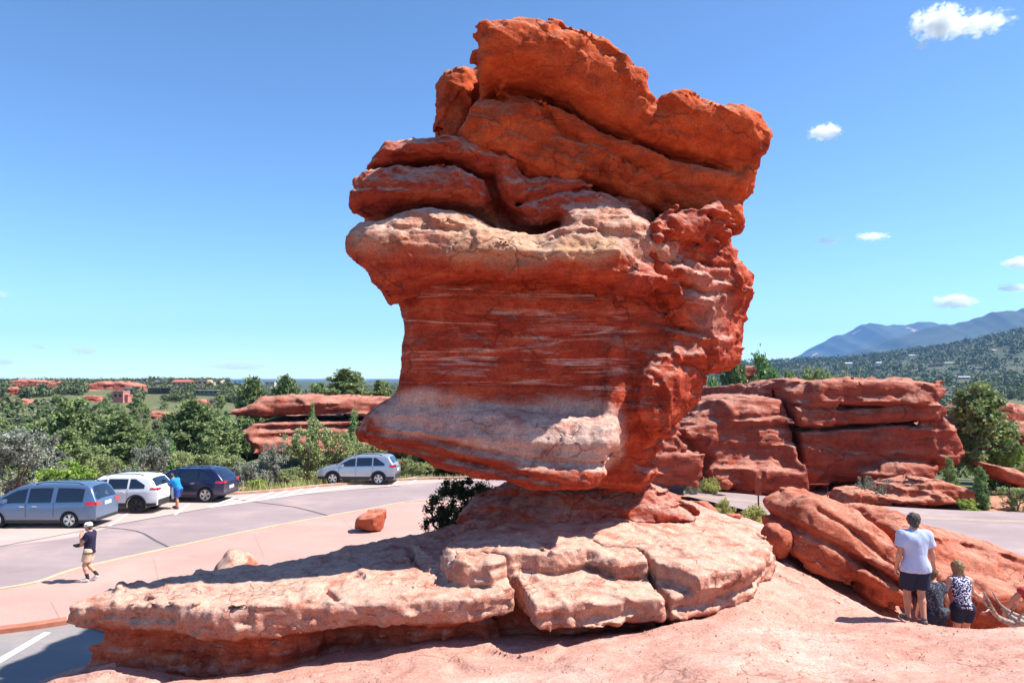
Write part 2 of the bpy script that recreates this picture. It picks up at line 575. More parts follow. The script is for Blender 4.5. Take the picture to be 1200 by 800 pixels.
def px_of(V):
    """photo pixel of world points, used only to give features of the rock their place on it"""
    x = V[:, 0]; y = V[:, 1]; z = V[:, 2] - CAMZ
    dpt = y * math.cos(PITCH) + z * math.sin(PITCH)
    up = -y * math.sin(PITCH) + z * math.cos(PITCH)
    return 600 + FPX * x / dpt, 400 - FPX * up / dpt

def poly_mask(V, pl, soft):
    """patch of mineral crust: smooth mask of an area on the rock face"""
    u, v = px_of(V)
    d = poly_sdf(pl, u.astype(np.float32), v.astype(np.float32))
    d = d + soft * 0.9 * fbm(V * 1.1 + 3, 3) * 2
    return smooth(soft, -soft, d)

def rock_part(name, V, Q, mat, parent, base, attrs=None):
    me = mesh_from(name, V - base, Q)
    for k, a in (attrs or {}).items(): vattr(me, k, a)
    return put(name, me, mat, parent)

H = 0.042
# --- cap
cap_blocks = [
    bk([(549,60),(552,36),(562,25),(580,20),(650,19),(690,27),(714,45),(735,62),(756,84),(764,104),(775,110),(800,106),(838,110),(852,119),(874,120),
         (893,131),(904,152),(901,176),(893,200),(868,192),(830,183),(790,176),(752,164),(715,150),(690,138),(660,117),(620,100),(585,98),(562,112),(550,106)],
        17.0, 17.2, 2.5, 0.55, 0.14, -0.22),
    bk([(540,120),(560,106),(600,98),(660,117),(700,142),(750,163),(830,184),(893,197),(886,220),(870,240),(868,262),(840,260),(790,250),(745,230),
         (700,208),(650,200),(600,204),(560,190),(545,170)], 17.0, 17.35, 2.15, 0.6, 0.05, -0.30),
    bk([(506,130),(508,112),(514,95),(526,80),(546,74),(554,80),(562,130),(560,172),(530,178),(515,165),(511,148)], 17.2, 17.9, 1.5, 0.5),
    bk([(530,90),(580,60),(700,90),(850,150),(860,230),(700,220),(620,215),(530,180)], 17.0, 18.4, 1.6, 0.7),
    bk([(600,120),(650,140),(690,170),(700,205),(640,215),(600,215),(585,170)], 17.0, 17.1, 1.9, 0.5, 0, -0.2),
]
def cap_d(p):
    s = p[:, 2] + 0.42 * p[:, 0] + 0.25 * fbm(p * 0.5 + 11, 2)
    return fbm(p * 0.7, 3) * 0.26 + v1(s * 2.0, 2) * 0.09 + blocky(s, p[:, 0] + 0.6 * p[:, 1], 2.2, 0.55) * 0.06 + fbm(p * 2.2 + 8, 2) * 0.05 + facet(p, 1.1) * 0.055 + facet(p, 2.9) * 0.022 + np.clip(ridge(p * 0.9 + 3, 2) - 0.6, 0, 1) * 0.28
cap_cr = [([(560,112),(585,98),(620,101),(655,117),(690,139),(715,152),(752,166),(790,178),(835,188),(870,197)], 15.0, 0.09, 0.20),
          ([(640,140),(665,165),(700,172),(745,195),(790,215)], 15.2, 0.08, 0.16),
          ([(560,80),(556,110),(540,150)], 15.4, 0.10, 0.25),
          ([(762,105),(770,125),(782,150)], 15.0, 0.12, 0.14)]
V, Q, N = upright(cap_blocks, None, None, H, 0.12, cap_d, fine_disp(0.045, 4.5), cap_cr)
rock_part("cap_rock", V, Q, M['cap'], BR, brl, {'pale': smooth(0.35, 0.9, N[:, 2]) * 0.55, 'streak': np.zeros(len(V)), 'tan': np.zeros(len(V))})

# --- shoulder and the pale ledge with its rounded nose
led_blocks = [
    bk([(409,246),(411,213),(424,196),(444,190),(500,186),(540,192),(566,208),(580,230),(574,252),(540,246),(500,243),(450,250),(416,254)], 16.4, 16.6, 2.0, 0.6, 0.05, 0.1),
    bk([(424,196),(446,181),(456,169),(482,163),(520,163),(558,168),(582,176),(602,192),(613,216),(616,250),(598,268),(575,240),(566,205),(520,184),(470,186)], 16.4, 17.0, 2.1, 0.40, 0.05, 0.25),
    bk([(598,210),(640,203),(690,212),(726,232),(742,262),(690,275),(630,272),(600,262)], 16.6, 16.9, 1.9, 0.45, 0, 0.3),
    bk([(407,274),(420,260),(455,252),(480,241),(520,238),(560,250),(600,268),(628,272),(650,262),(690,255),(740,270),(780,300),(790,330),(768,345),(745,347),(700,338),(650,331),
         (600,327),(560,321),(520,325),(480,336),(456,342),(438,326),(420,306),(409,292)], 16.2, 16.4, 2.4, 0.75, 0.02, 0.30),
    bk([(440,215),(560,190),(640,205),(760,220),(790,290),(640,300),(470,300),(430,260)], 16.4, 17.6, 2.0, 0.7),
    bk([(640,262),(655,240),(690,229),(735,232),(770,252),(800,278),(809,300),(800,322),(775,330),(735,318),(700,300),(660,285)], 15.4, 16.05, 1.75, 0.95, 0.02, 0.2),
]
def led_d(p):
    return base_disp(p, 0.8, 0.8) + blocky(p[:, 2] + 0.2 * fbm(p * 0.6, 2), p[:, 0] + 0.5 * p[:, 1], 2.6, 0.6) * 0.05 + fbm(p * 2.4 + 8, 2) * 0.05 + facet(p, 1.4) * 0.045 + facet(p, 3.4) * 0.02 + np.clip(ridge(p * 1.6 + 9, 2) - 0.6, 0, 1) * 0.14
led_cr = [([(415,252),(450,251),(500,243),(545,247),(575,255)], 14.6, 0.09, 0.30),
          ([(575,205),(585,235),(600,262),(625,272),(655,262)], 14.8, 0.12, 0.28),
          ([(430,196),(470,187),(520,184),(560,203)], 14.6, 0.06, 0.16),
          ([(605,240),(660,225),(700,222)], 14.9, 0.06, 0.14)]
V, Q, N = upright(led_blocks, None, None, H, 0.22, led_d, fine_disp(0.048, 4.5), led_cr)
pal = poly_mask(V, [(405,262),(480,238),(560,246),(640,262),(700,228),(770,250),(810,300),(790,325),(720,300),(640,305),(560,290),(480,285),(410,295)], 10)
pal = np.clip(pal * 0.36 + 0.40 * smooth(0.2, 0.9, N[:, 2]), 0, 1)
tan = poly_mask(V, [(650,275),(720,278),(735,300),(700,315),(640,300)], 9) * 0.6 + poly_mask(V, [(405,270),(480,242),(560,250),(640,268),(700,240),(780,270),(800,315),(720,300),(640,312),(560,300),(480,298),(410,300)], 12) * 0.30 + poly_mask(V, [(520,262),(640,275),(640,300),(540,290)], 12) * 0.3
rock_part("ledge_rock", V, Q, M['rock'], BR, brl, {'pale': pal, 'streak': np.zeros(len(V)), 'tan': tan})

# --- body, right-hand mass and flaring foot
body_blocks = [
    bk([(452,325),(460,352),(465,385),(467,410),(465,440),(463,470),(480,520),(600,560),(690,572),(705,560),(745,520),(775,500),(800,470),(830,430),(850,395),(860,330),(800,290),(460,300)],
        17.0, 17.45, 2.35, 0.65, 0.06, 0.04),
    bk([(766,262),(800,252),(842,262),(863,286),(866,302),(878,326),(877,350),(869,368),(869,395),(857,424),(836,426),(806,408),(787,388),(774,352),(755,322),(752,290)],
        16.6, 17.6, 2.45, 0.45, 0.62, -0.15),
    bk([(790,268),(806,260),(840,255),(866,268),(870,288),(846,296),(806,284)], 16.4, 16.9, 1.9, 0.22, 0.4, 0.1),
    bk([(758,430),(790,410),(820,420),(838,440),(818,476),(792,508),(765,512),(750,480)], 16.6, 16.9, 1.9, 0.5, 0.75, 0.0),
    bk([(716,400),(728,385),(738,398),(745,420),(746,470),(740,520),(722,540),(706,510),(712,450)], 16.0, 16.25, 1.35, 0.3, 0.8, 0.1),
    # flaring foot: a thick striped plate whose top slopes back
    bk([(421,516),(427,496),(440,480),(462,466),(500,462),(560,474),(620,486),(680,490),(722,492),(724,520),(716,556),(692,573),(640,573),(560,556),(500,541),(456,528)],
        15.8, 16.55, 2.2, 0.40, -0.24, 0.50),
    bk([(470,470),(520,450),(620,468),(700,470),(716,500),(690,540),(560,530),(470,500)], 16.2, 17.0, 2.0, 0.8, -0.11, 0.6),
    bk([(690,520),(716,486),(742,468),(768,500),(779,528),(768,556),(756,577),(720,579),(690,574)], 16.6, 17.0, 1.7, 0.4, 0.0, -0.3),
]
def body_d(p):
    s = p[:, 2] + 0.03 * p[:, 0] + 0.12 * fbm(p * 0.5 + 31, 2)
    lay = v1(s * 3.0) * 0.07 + v1(s * 9.0, 4) * 0.035
    right = smooth(2.0, 3.2, p[:, 0])
    wall = smooth(5.3, 5.9, p[:, 2]) * (1 - right)        # the scooped wall is smooth, the rest bedded
    return fbm(p * 0.6, 3) * 0.20 + fbm(p * 1.9 + 2, 3) * 0.06 * (1 - 0.5 * wall) + (lay + blocky(s, p[:, 0] + 0.6 * p[:, 1], 5.5, 0.35) * 0.030) * (1 - 0.7 * wall) + facet(p, 2.2) * (0.012 + 0.03 * right) + right * (facet(p, 1.2) * 0.06 + fbm(p * 1.5 + 4, 2) * 0.12 + blocky(s + 0.15 * p[:, 0], p[:, 0] + 0.6 * p[:, 1], 1.7, 0.8) * 0.12 + np.clip(ridge(p * 1.2, 2) - 0.55, 0, 1) * 0.35)
body_cr = [ ([(432,505),(500,512),(560,524),(640,535),(700,536)], 14.6, 0.05, 0.14),
           ([(430,514),(500,526),(570,542),(650,556)], 14.6, 0.05, 0.10),
           ([(790,330),(830,342),(868,336)], 14.6, 0.07, 0.2),
           ([(806,300),(840,308),(868,306)], 14.6, 0.05, 0.15)]
V, Q, N = upright(body_blocks, None, None, H, 0.14, body_d, fine_disp(0.045, 4.5), body_cr)
pal = poly_mask(V, [(440,488),(470,462),(500,458),(540,470),(600,470),(700,470),(724,490),(722,530),(700,552),(640,545),(560,522),(460,505)], 9)
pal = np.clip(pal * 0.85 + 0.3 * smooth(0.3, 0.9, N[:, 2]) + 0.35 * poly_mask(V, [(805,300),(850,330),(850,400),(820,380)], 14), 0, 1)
stk = poly_mask(V, [(452,330),(745,335),(735,480),(690,500),(455,480)], 12)
rock_part("body_rock", V, Q, M['rock'], BR, brl, {'pale': pal, 'streak': stk, 'tan': np.zeros(len(V))})

# --- crumbling reddish plinth that carries it
pl_blocks = [
    bk([(640,562),(700,570),(752,566),(782,588),(812,608),(640,640),(530,632),(548,610),(600,590)], 17.0, 17.7, 1.8, 0.5, 0.0, 1.0),
]
V, Q, N = upright(pl_blocks, None, None, H, 0.2, lambda p: base_disp(p, 1.6, 0.75) + blocky(p[:, 2], p[:, 0] + p[:, 1], 4.0, 1.1) * 0.08, fine_disp(0.048, 4.5))
rock_part("plinth", V, Q, M['rock'], BR, brl, {'pale': 0.25 * smooth(0.4, 0.95, N[:, 2]), 'streak': np.zeros(len(V)), 'tan': np.zeros(len(V))})

# ------------------------------------------------------------------ the pale ledge in front
def ztop(x, y): return 2.75 + 0.063 * np.minimum(x, 0) - 0.03 * np.maximum(x, 0) + 0.075 * (y - 12.2)
def on_top(px, py, dz=0.0):
    d = ray(px, py)
    y = 13.0
    for _ in range(30):
        p = Vector((0, 0, CAMZ)) + d * (y / d.y)
        e = p.z - (ztop(p.x, p.y) + dz)
        y += e * 0.9 * y / 3.4
    p = Vector((0, 0, CAMZ)) + d * (y / d.y)
    return (p.x, p.y)
low_px = [(62,735),(76,713),(120,711),(160,711),(210,712),(245,718),(315,713),(395,709),(470,706),(545,703),(605,692),(612,700),(628,710),(680,705),(715,706),(780,699),(840,691),(886,674),
          (905,652),(910,636),(880,612),(800,598),(770,596),(640,602),(545,612),(470,628),(400,643),(320,660),(240,670),(150,687),(100,697),(76,707)]
low = [on_top(*q) for q in low_px]
upp_px = [(518,664),(521,642),(545,624),(600,612),(700,606),(800,602),(880,615),(906,638),(898,655),(860,668),(820,674),(790,664),(760,656),(722,658),(700,652),(688,646),(650,652),(610,650),(575,664),(540,668)]
upp = [on_top(a, b, 0.30) for a, b in upp_px]
h = 0.042
xs, ys, zs = axes((-8.2, 11.2, 0.9), (6.3, 19.2, 4.1), h)
X, Y = np.meshgrid(xs, ys, indexing='ij')
wob = (0.20 * fbm(np.stack([X.ravel() * 1.1, Y.ravel() * 1.1, 0 * X.ravel()], 1), 4, 0.6)).reshape(X.shape)
dl = poly_sdf(low, X, Y) + wob
du = poly_sdf(upp, X, Y) + wob * 0.8
ZT = ztop(X, Y)
S = ZT[:, :, None] - zs[None, None, :]
und = (0.10 * smooth(0.0, 0.3, S) + 0.85 * smooth(0.34, 0.60, S) - 0.25 * smooth(0.75, 1.2, S) + (0.7 * smooth(2.5, 4.0, X))[:, :, None] * smooth(0.4, 0.7, S)) * (0.75 + 0.5 * vn(np.stack([X.ravel(), Y.ravel(), 0 * X.ravel() + 5], 1) * 0.8).reshape(X.shape))[:, :, None]
def rmax(a, b, r):
    return np.sqrt(np.maximum(a + r, 0) ** 2 + np.maximum(b + r, 0) ** 2) + np.minimum(np.maximum(a, b) + r, 0) - r
F = rmax(dl[:, :, None] + und, -S, 0.05)
F2 = rmax(du[:, :, None] + 0.22 * smooth(-0.05, 0.3, S + 0.05), -S - 0.30, 0.05)
F = smin(F, F2, 0.03)
F = np.maximum(F, 0.95 - zs[None, None, :])
for pl, wd, dp in (([(600,676),(610,690),(616,702),(622,730)], 0.045, 0.7), ([(560,672),(600,676)], 0.04, 0.2), ([(690,650),(705,656),(750,660),(768,680),(785,700)], 0.035, 0.2),
                   ([(480,640),(485,655),(500,668)], 0.05, 0.15), ([(395,706),(380,690),(420,676)], 0.04, 0.12)):
    P = [on_top(*q) for q in pl]
    F += (dp * np.exp(-(line_dist(P, X, Y) / wd) ** 2))[:, :, None]
def slab_d(p):
    s = p[:, 2] - 0.063 * p[:, 0] + 0.05 * fbm(p * 0.9, 2)
    dp = ztop(p[:, 0], p[:, 1]) - p[:, 2]
    flat_ = 1 - 0.72 * np.maximum(np.exp(-(dp / 0.13) ** 2), np.exp(-((dp + 0.3) / 0.13) ** 2))
    return fbm(p * 0.5 + 60, 2) * 0.05 + flat_ * slab_r(p, s)
def slab_r(p, s):
    return facet(p, 1.6) * 0.035 + facet(p, 4.0) * 0.014 + fbm(p * 0.9, 3) * 0.10 + blocky(s + 0.5, p[:, 0] + 0.4 * p[:, 1], 3.6, 0.75) * 0.085 + blocky(s, p[:, 0] - 0.4 * p[:, 1], 10.0, 1.8) * 0.045 + np.clip(ridge(p * np.array([1.1, 1.1, 2.0], np.float32), 2) - 0.6, 0, 1) * 0.16
V, Q, N = finish(F, xs, ys, zs, h, slab_d, fine_disp(0.03, 5), 0.5)
SL = np.array([-0.5, 14.0, 2.0], np.float32)
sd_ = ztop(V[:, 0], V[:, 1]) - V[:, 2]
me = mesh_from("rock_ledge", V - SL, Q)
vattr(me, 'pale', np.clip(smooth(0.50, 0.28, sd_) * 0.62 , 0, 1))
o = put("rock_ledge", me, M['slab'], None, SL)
tag(o, "long flat pale sandstone ledge with a dark undercut front, stretching below the balanced rock", "rock ledge")

# ------------------------------------------------------------------ sandstone knoll the photographer and the family stand on
ctrl_px = [(600,800,10.3),(300,815,10.8),(150,812,11.5),(95,800,12.2),(900,760,10.6),(1190,790,9.2),(1075,733,13.0),(1000,702,14.2),(940,668,16.2),(820,600,18.6),
           (770,592,18.6),(850,607,22.0),(880,610,27.0),(750,580,22.0),(640,760,12.0),(530,766,11.8),(440,776,11.7),(340,788,11.6),(250,800,11.5),(780,732,12.9),(880,690,13.6),(800,726,12.3),(905,668,15.0),(1140,735,12.6),(1195,735,11.6),(1010,760,11.0)]
ctrl = [tuple(at(a, b, d)) for a, b, d in ctrl_px]
ctrl += [(0, 7, 2.5), (-4, 8, 2.0), (5, 7, 2.9), (10, 8, 2.9), (-7.0, 9, 1.0), (-7.8, 12.9, 1.0), (-8.5, 13.3, 0.7), (-8.8, 16, -0.9), (-9.4, 14.8, -0.9), (-8.2, 17.2, -0.7), (-9.3, 13.7, 0.1), (-9.5, 11, 0.0), (-11, 15, -0.9), (-10, 18, -0.9), (-8, 18.5, 0.1), (-6.5, 20, -0.4), (-12, 9, -0.9),
         (-4, 21.5, -0.3), (-1, 19.5, 2.0), (-2.5, 17.5, 2.2), (0, 24, 0.5), (0, 28, -0.6), (-4, 26, -0.9), (4, 21, 2.4), (4, 27, 1.0), (5, 33, 0.15), (8, 31, 0.35), (10.5, 33.2, 0.1), (8, 38, -0.2), (11.2, 30, -0.15),
         (11, 26, -0.3), (12, 22, -0.2), (13, 18, 0.3), (9, 16.6, 1.5), (8.0, 14.6, 1.1), (9.5, 14.0, 1.1), (7.0, 14.6, 1.35), (11.5, 14, 1.0), (15, 16, -0.3), (15, 12, 0.8), (16, 9, 1.0), (18, 12, -1), (2, 12.8, 2.0),
         (-2, 12.8, 1.75), (-5, 12.8, 1.25), (5, 13.5, 2.1), (0, 15, 2.0), (3, 15, 2.2), (-5, 16, 1.0), (6.3, 17.5, 2.1), (7, 20, 1.6), (14, 26, -0.9), (17, 20, -0.9), (-14, 13, -0.9), (3, 36, -0.5), (12, 36, -0.7),
         (-6.5, 14.6, 1.1), (-8.1, 14.4, 0.5), (7.9,13.35,1.70), (7.0,13.4,1.90)]
ctrl = np.array(ctrl, np.float64)
def tps_fit(C):
    d = np.linalg.norm(C[:, None, :2] - C[None, :, :2], axis=2)
    K = np.where(d > 0, d * d * np.log(d + 1e-9), 0) + np.eye(len(C)) * 0.02
    P = np.c_[np.ones(len(C)), C[:, :2]]
    A = np.block([[K, P], [P.T, np.zeros((3, 3))]])
    return np.linalg.solve(A, np.r_[C[:, 2], 0, 0, 0])
TW = tps_fit(ctrl)
def knoll(x, y):
    x = np.asarray(x, np.float64); y = np.asarray(y, np.float64)
    z = TW[-3] + TW[-2] * x + TW[-1] * y
    for k in range(len(ctrl)):
        r2 = (x - ctrl[k, 0]) ** 2 + (y - ctrl[k, 1]) ** 2
        z = z + TW[k] * 0.5 * r2 * np.log(r2 + 1e-12)
    return z
def knoll_h(x, y):
    """relief included"""
    x = np.asarray(x, np.float32).ravel(); y = np.asarray(y, np.float32).ravel()
    z = knoll(x, y)
    p = np.stack([x, y, 0 * x], 1)
    rel = fbm(p * 0.8, 3) * 0.10
    # thin bedding steps that run across the slope
    q = (0.35 * x + 0.9 * y) * 1.0 + fbm(p * 0.6 + 9, 2) * 1.6
    fr = q * 0.9 - np.floor(q * 0.9)
    rel = rel + 0.085 * smooth(0.0, 0.10, fr) * (1 - fr) * np.clip(0.3 + 2 * fbm(p * 0.45 + 40, 2), 0, 1)
    rel = rel - np.clip(ridge(p * 0.9 + 70, 2) - 0.78, 0, 1) * 0.28
    rel = rel + fbm(p * 4 + 8, 3) * 0.024 - np.clip(ridge(p * 2.3 + 30, 2) - 0.8, 0, 1) * 0.12
    # stepped ledges beside the family
    tr = np.exp(-(((x - 7.9) / 1.7) ** 2 + ((y - 13.2) / 0.7) ** 2))
    zz = z + rel
    st = np.floor(zz / 0.13) * 0.13 + 0.13 * smooth(0.55, 0.95, zz / 0.13 - np.floor(zz / 0.13))
    return zz * (1 - tr) + st * tr
gx = np.arange(-14, 18.01, 0.07, dtype=np.float32); gy = np.concatenate([np.arange(5.0, 20, 0.06), np.arange(20, 38, 0.14)]).astype(np.float32)
GX, GY = np.meshgrid(gx, gy, indexing='ij')
GZ = knoll_h(GX, GY).reshape(GX.shape)
V = np.stack([GX.ravel(), GY.ravel(), GZ.ravel()], 1)
idx = np.arange(GX.size).reshape(GX.shape)
Q = np.stack([idx[:-1, :-1].ravel(), idx[1:, :-1].ravel(), idx[1:, 1:].ravel(), idx[:-1, 1:].ravel()], 1)
keep = (V[Q, 2].max(1) > -0.35)
me = mesh_from("sandstone_ground", V, Q[keep])
pn = fbm(V * np.array([0.5, 0.8, 0], np.float32) + 3, 3)
vattr(me, 'pale', np.clip(pn * 1.2 - 0.05, 0, 1))
tag(put("sandstone_ground", me, M['bedrock']), kind='structure')
def gz(x, y): return float(knoll_h([x], [y])[0])

# ------------------------------------------------------------------ terrain, roads
def prof(pts, r):
    return np.interp(r, [p[0] for p in pts], [p[1] for p in pts])
PL = [(0,-0.9),(30,-0.5),(46,-0.3),(55,-1.2),(75,-2.8),(110,-4.6),(160,-5.2),(230,-4.5),(320,-2.2),(430,0.6),(560,2.4),(700,2.2),(900,-4),(2500,-15),(8000,-22),(40000,-22)]
PM = [(0,-0.9),(30,-0.5),(46,-0.3),(60,-1.6),(90,-2.5),(160,-5),(300,-6),(700,-8),(1500,-9),(4000,-14),(8000,-20),(40000,-20)]
PR = [(0,-0.9),(30,-0.5),(52,-0.25),(66,-1.5),(100,-5),(200,-9),(500,-12),(900,-8),(1500,4)]
def terr(x, y):
    x = np.asarray(x, np.float64); y = np.asarray(y, np.float64)
    r = np.hypot(x, y)
    u = 600 + FPX * np.tan(np.clip(np.arctan2(x, np.abs(y) + 1e-6), -1.35, 1.35))
    zl = prof(PL, r); zm = prof(PM, r); zr = prof(PR, r)
    E = np.interp(u, [700, 850, 955, 1000, 1100, 1200, 1300, 1600, 3000], [8, 14, 18, 20, 30, 46, 56, 66, 74])
    far = np.interp(r, [1500, 2600, 3600, 40000], [0, 1, 1.12, 1.12])
    zr = np.where(r > 1500, 4 + (2 + E / FPX * 2600) * far, zr)
    a = smooth(265, 330, u); b = smooth(600, 860, u)
    z = (zl * (1 - a) + zm * a) * (1 - b) + zr * b
    p = np.stack([x.ravel(), y.ravel(), 0 * x.ravel()], 1)
    n = fbm(p * 0.02, 3).reshape(x.shape) * np.clip((r - 55) / 60, 0, 1) * np.interp(r, [50, 200, 1000, 3000], [0.6, 1.2, 3, 9])
    return np.where(y < 0, -0.9, z + n)
def tz(x, y): return float(terr(np.array([x]), np.array([y]))[0])

ang = np.concatenate([np.linspace(-180, -62, 14)[:-1], np.linspace(-62, 62, 330), np.linspace(62, 180, 14)[1:]]) * math.pi / 180
rad = np.concatenate([[0.5, 6, 14, 22], np.geomspace(28, 900, 120), np.geomspace(950, 30000, 60)])
AA, RR = np.meshgrid(ang, rad, indexing='ij')
TX = RR * np.sin(AA); TY = RR * np.cos(AA)
TZ = terr(TX, TY)
V = np.stack([TX.ravel(), TY.ravel(), TZ.ravel()], 1)
idx = np.arange(TX.size).reshape(TX.shape)
Q = np.stack([idx[:-1, :-1].ravel(), idx[:-1, 1:].ravel(), idx[1:, 1:].ravel(), idx[1:, :-1].ravel()], 1)[:, ::-1]
m, n, l, b = new_mat("scrub_earth")
tc = n.new("ShaderNodeTexCoord").outputs["Object"]
f1 = noise(n, l, tc, 0.035, 6, 0.62)
f2 = noise(n, l, tc, 0.6, 5, 0.6)
c1 = ramp(n, l, f2, [(0.3, (0.075, 0.09, 0.035)), (0.55, (0.12, 0.13, 0.055)), (0.75, (0.20, 0.19, 0.09))]).outputs[0]
c2 = ramp(n, l, f2, [(0.3, (0.33, 0.13, 0.08)), (0.7, (0.47, 0.23, 0.15))]).outputs[0]
far_g = ramp(n, l, noise(n, l, tc, 0.004, 8, 0.7), [(0.35, (0.045, 0.06, 0.03)), (0.55, (0.075, 0.085, 0.045)), (0.72, (0.16, 0.135, 0.09))]).outputs[0]
geo = n.new("ShaderNodeNewGeometry")
ln = n.new("ShaderNodeVectorMath"); ln.operation = 'LENGTH'; l.new(tc, ln.inputs[0])
fr = nd(n, "ShaderNodeMapRange"); l.new(ln.outputs["Value"], fr.inputs[0]); fr.inputs[1].default_value = 420; fr.inputs[2].default_value = 900
nr = nd(n, "ShaderNodeMapRange"); l.new(ln.outputs["Value"], nr.inputs[0]); nr.inputs[1].default_value = 46; nr.inputs[2].default_value = 62; nr.inputs[3].default_value = 0.42; nr.inputs[4].default_value = 0.0
red = ramp(n, l, mth(n, l, 'ADD', f1, nr.outputs[0]), [(0.60, (0, 0, 0)), (0.66, (1, 1, 1))]).outputs[0]
c = mixc(n, l, red, c1, c2)
c = mixc(n, l, fr.outputs[0], c, far_g)
l.new(c, b.inputs["Base Color"])
bp = nd(n, "ShaderNodeBump", Strength=0.5, Distance=0.1); l.new(f2, bp.inputs["Height"]); l.new(bp.outputs[0], b.inputs["Normal"])
M['earth'] = m
tag(put("terrain", mesh_from("terrain", V, Q), M['earth']), kind='structure')

def asphalt(name, c1, c2, sc_=1.0):
    m, n, l, b = new_mat(name)
    tc = n.new("ShaderNodeTexCoord").outputs["Object"]
    a = noise(n, l, tc, 0.35, 6, 0.6); g = noise(n, l, tc, 60 * sc_, 3, 0.7)
    st = noise(n, l, mapped(n, l, tc, (0.12, 0.9, 1), (0, 0, R(-38))), 1.0, 4, 0.6)
    f = mth(n, l, 'ADD', mth(n, l, 'MULTIPLY', a, 0.6), mth(n, l, 'MULTIPLY', st, 0.4))
    base = ramp(n, l, f, [(0.35, c1), (0.65, c2)]).outputs[0]
    base = mixc(n, l, 1.0, base, ramp(n, l, g, [(0.3, (0.78,) * 3), (0.7, (1.15,) * 3)]).outputs[0], 'MULTIPLY')
    oil = ramp(n, l, noise(n, l, tc, 0.8, 5, 0.7), [(0.62, (0, 0, 0)), (0.74, (1, 1, 1))]).outputs[0]
    base = mixc(n, l, mth(n, l, 'MULTIPLY', oil, 0.35), base, tuple(0.6 * q for q in c1))
    dst = ramp(n, l, noise(n, l, mapped(n, l, tc, (0.5, 0.5, 1)), 0.7, 6, 0.75), [(0.52, (0, 0, 0)), (0.70, (1, 1, 1))]).outputs[0]
    base = mixc(n, l, mth(n, l, 'MULTIPLY', dst, 0.30), base, (0.52, 0.34, 0.27))
    l.new(base, b.inputs["Base Color"])
    b.inputs["Roughness"].default_value = 0.85
    bp = nd(n, "ShaderNodeBump", Strength=0.25, Distance=0.01); l.new(g, bp.inputs["Height"]); l.new(bp.outputs[0], b.inputs["Normal"])
    return m
M['asphalt'] = asphalt("worn_purple_grey_asphalt", (0.27, 0.205, 0.205), (0.345, 0.27, 0.265))
M['lot'] = asphalt("grey_asphalt", (0.215, 0.195, 0.195), (0.27, 0.245, 0.24))
M['concrete'] = asphalt("pale_pink_concrete", (0.39, 0.305, 0.275), (0.47, 0.375, 0.335), 0.6)
M['walk'] = asphalt("pink_tinted_pavement", (0.40, 0.245, 0.205), (0.47, 0.30, 0.255), 0.5)
M['white_paint'] = grained("worn_white_paint", (0.52, 0.48, 0.45), (0.80, 0.78, 0.75), 6)
M['yellow_paint'] = grained("faded_yellow_paint", (0.46, 0.34, 0.23), (0.60, 0.44, 0.28), 5)
M['red_kerb'] = grained("red_kerb_stain", (0.36, 0.13, 0.08), (0.45, 0.18, 0.115), 4)
M['tar'] = grained("tar_seal", (0.075, 0.065, 0.07), (0.13, 0.11, 0.11), 12)

def sheet(name, pts, z, mat, kind='structure', parent=None):
    me = mesh_from(name, [(p[0], p[1], z) for p in pts], [list(range(len(pts)))], False)
    if me.polygons[0].normal.z < 0: me.flip_normals()
    o = put(name, me, mat, parent)
    if kind: o['kind'] = kind
    return o
def G(px, py, z=0.0):
    p = onz(px, py, z); return (p.x, p.y)
def strip(name, pts, wd, z, mat, kind='structure', parent=None, hgt=0):
    P = [Vector((p[0], p[1])) for p in pts]
    Lf = []; Rt = []
    for i, p in enumerate(P):
        t = (P[min(i + 1, len(P) - 1)] - P[max(i - 1, 0)]).normalized()
        nn = Vector((-t.y, t.x)) * wd / 2
        Lf.append(p + nn); Rt.append(p - nn)
    k = len(P)
    v = [(q.x, q.y, z) for q in Lf] + [(q.x, q.y, z) for q in Rt]
    f = [(i, k + i, k + i + 1, i + 1) for i in range(k - 1)]
    if hgt:
        v += [(q.x, q.y, z - hgt) for q in Lf] + [(q.x, q.y, z - hgt) for q in Rt]
        f += [(i, i + 1, 2 * k + i + 1, 2 * k + i) for i in range(k - 1)] + [(k + i, 3 * k + i, 3 * k + i + 1, k + i + 1) for i in range(k - 1)]
        f += [(0, 2 * k, 3 * k, k), (k - 1, 2 * k - 1, 4 * k - 1, 3 * k - 1)]
    me = mesh_from(name, v, f, False)
    o = put(name, me, mat, parent)
    if kind: o['kind'] = kind
    return o
def curve(pts, n=8):
    P = [Vector(p) for p in pts]; out = []
    P = [P[0] * 2 - P[1]] + P + [P[-1] * 2 - P[-2]]
    for i in range(1, len(P) - 2):
        for k in range(n):
            t = k / n
            a, b_, c_, d_ = P[i - 1], P[i], P[i + 1], P[i + 2]
            out.append(tuple(0.5 * ((2 * b_) + (c_ - a) * t + (2 * a - 5 * b_ + 4 * c_ - d_) * t * t + (3 * b_ - a - 3 * c_ + d_) * t ** 3)))
    out.append(tuple(P[-2]))
    return out
far_edge = curve([(-34, 33.5), (-25, 37.2), (-14.5, 40.8), (-10.7, 43.7), (-5.7, 46.6), (0, 47.3), (4, 46.0), (7.8, 43.2), (11.9, 41.2), (14.7, 38.9), (16.7, 37.6), (20, 36.1), (23.6, 35.3), (32, 34.4), (46, 34)])
lot_line = curve([(-36, 20.5), G(0, 640), G(150, 612), G(300, 586), G(400, 575), G(490, 567), (0, 46.6), (4, 45.4)])
near_left = curve([(-30, 14.0), (-21, 18.6), G(0, 692), G(103, 665), G(300, 622), G(430, 598), G(490, 588), (0, 39.5), (4, 42), G(762, 572)])
near_right = curve([G(765, 572.5), G(865, 595), G(907, 610), G(938, 640), (10.6, 25), (12, 22.5), (15, 21), (24, 20), (46, 19)])
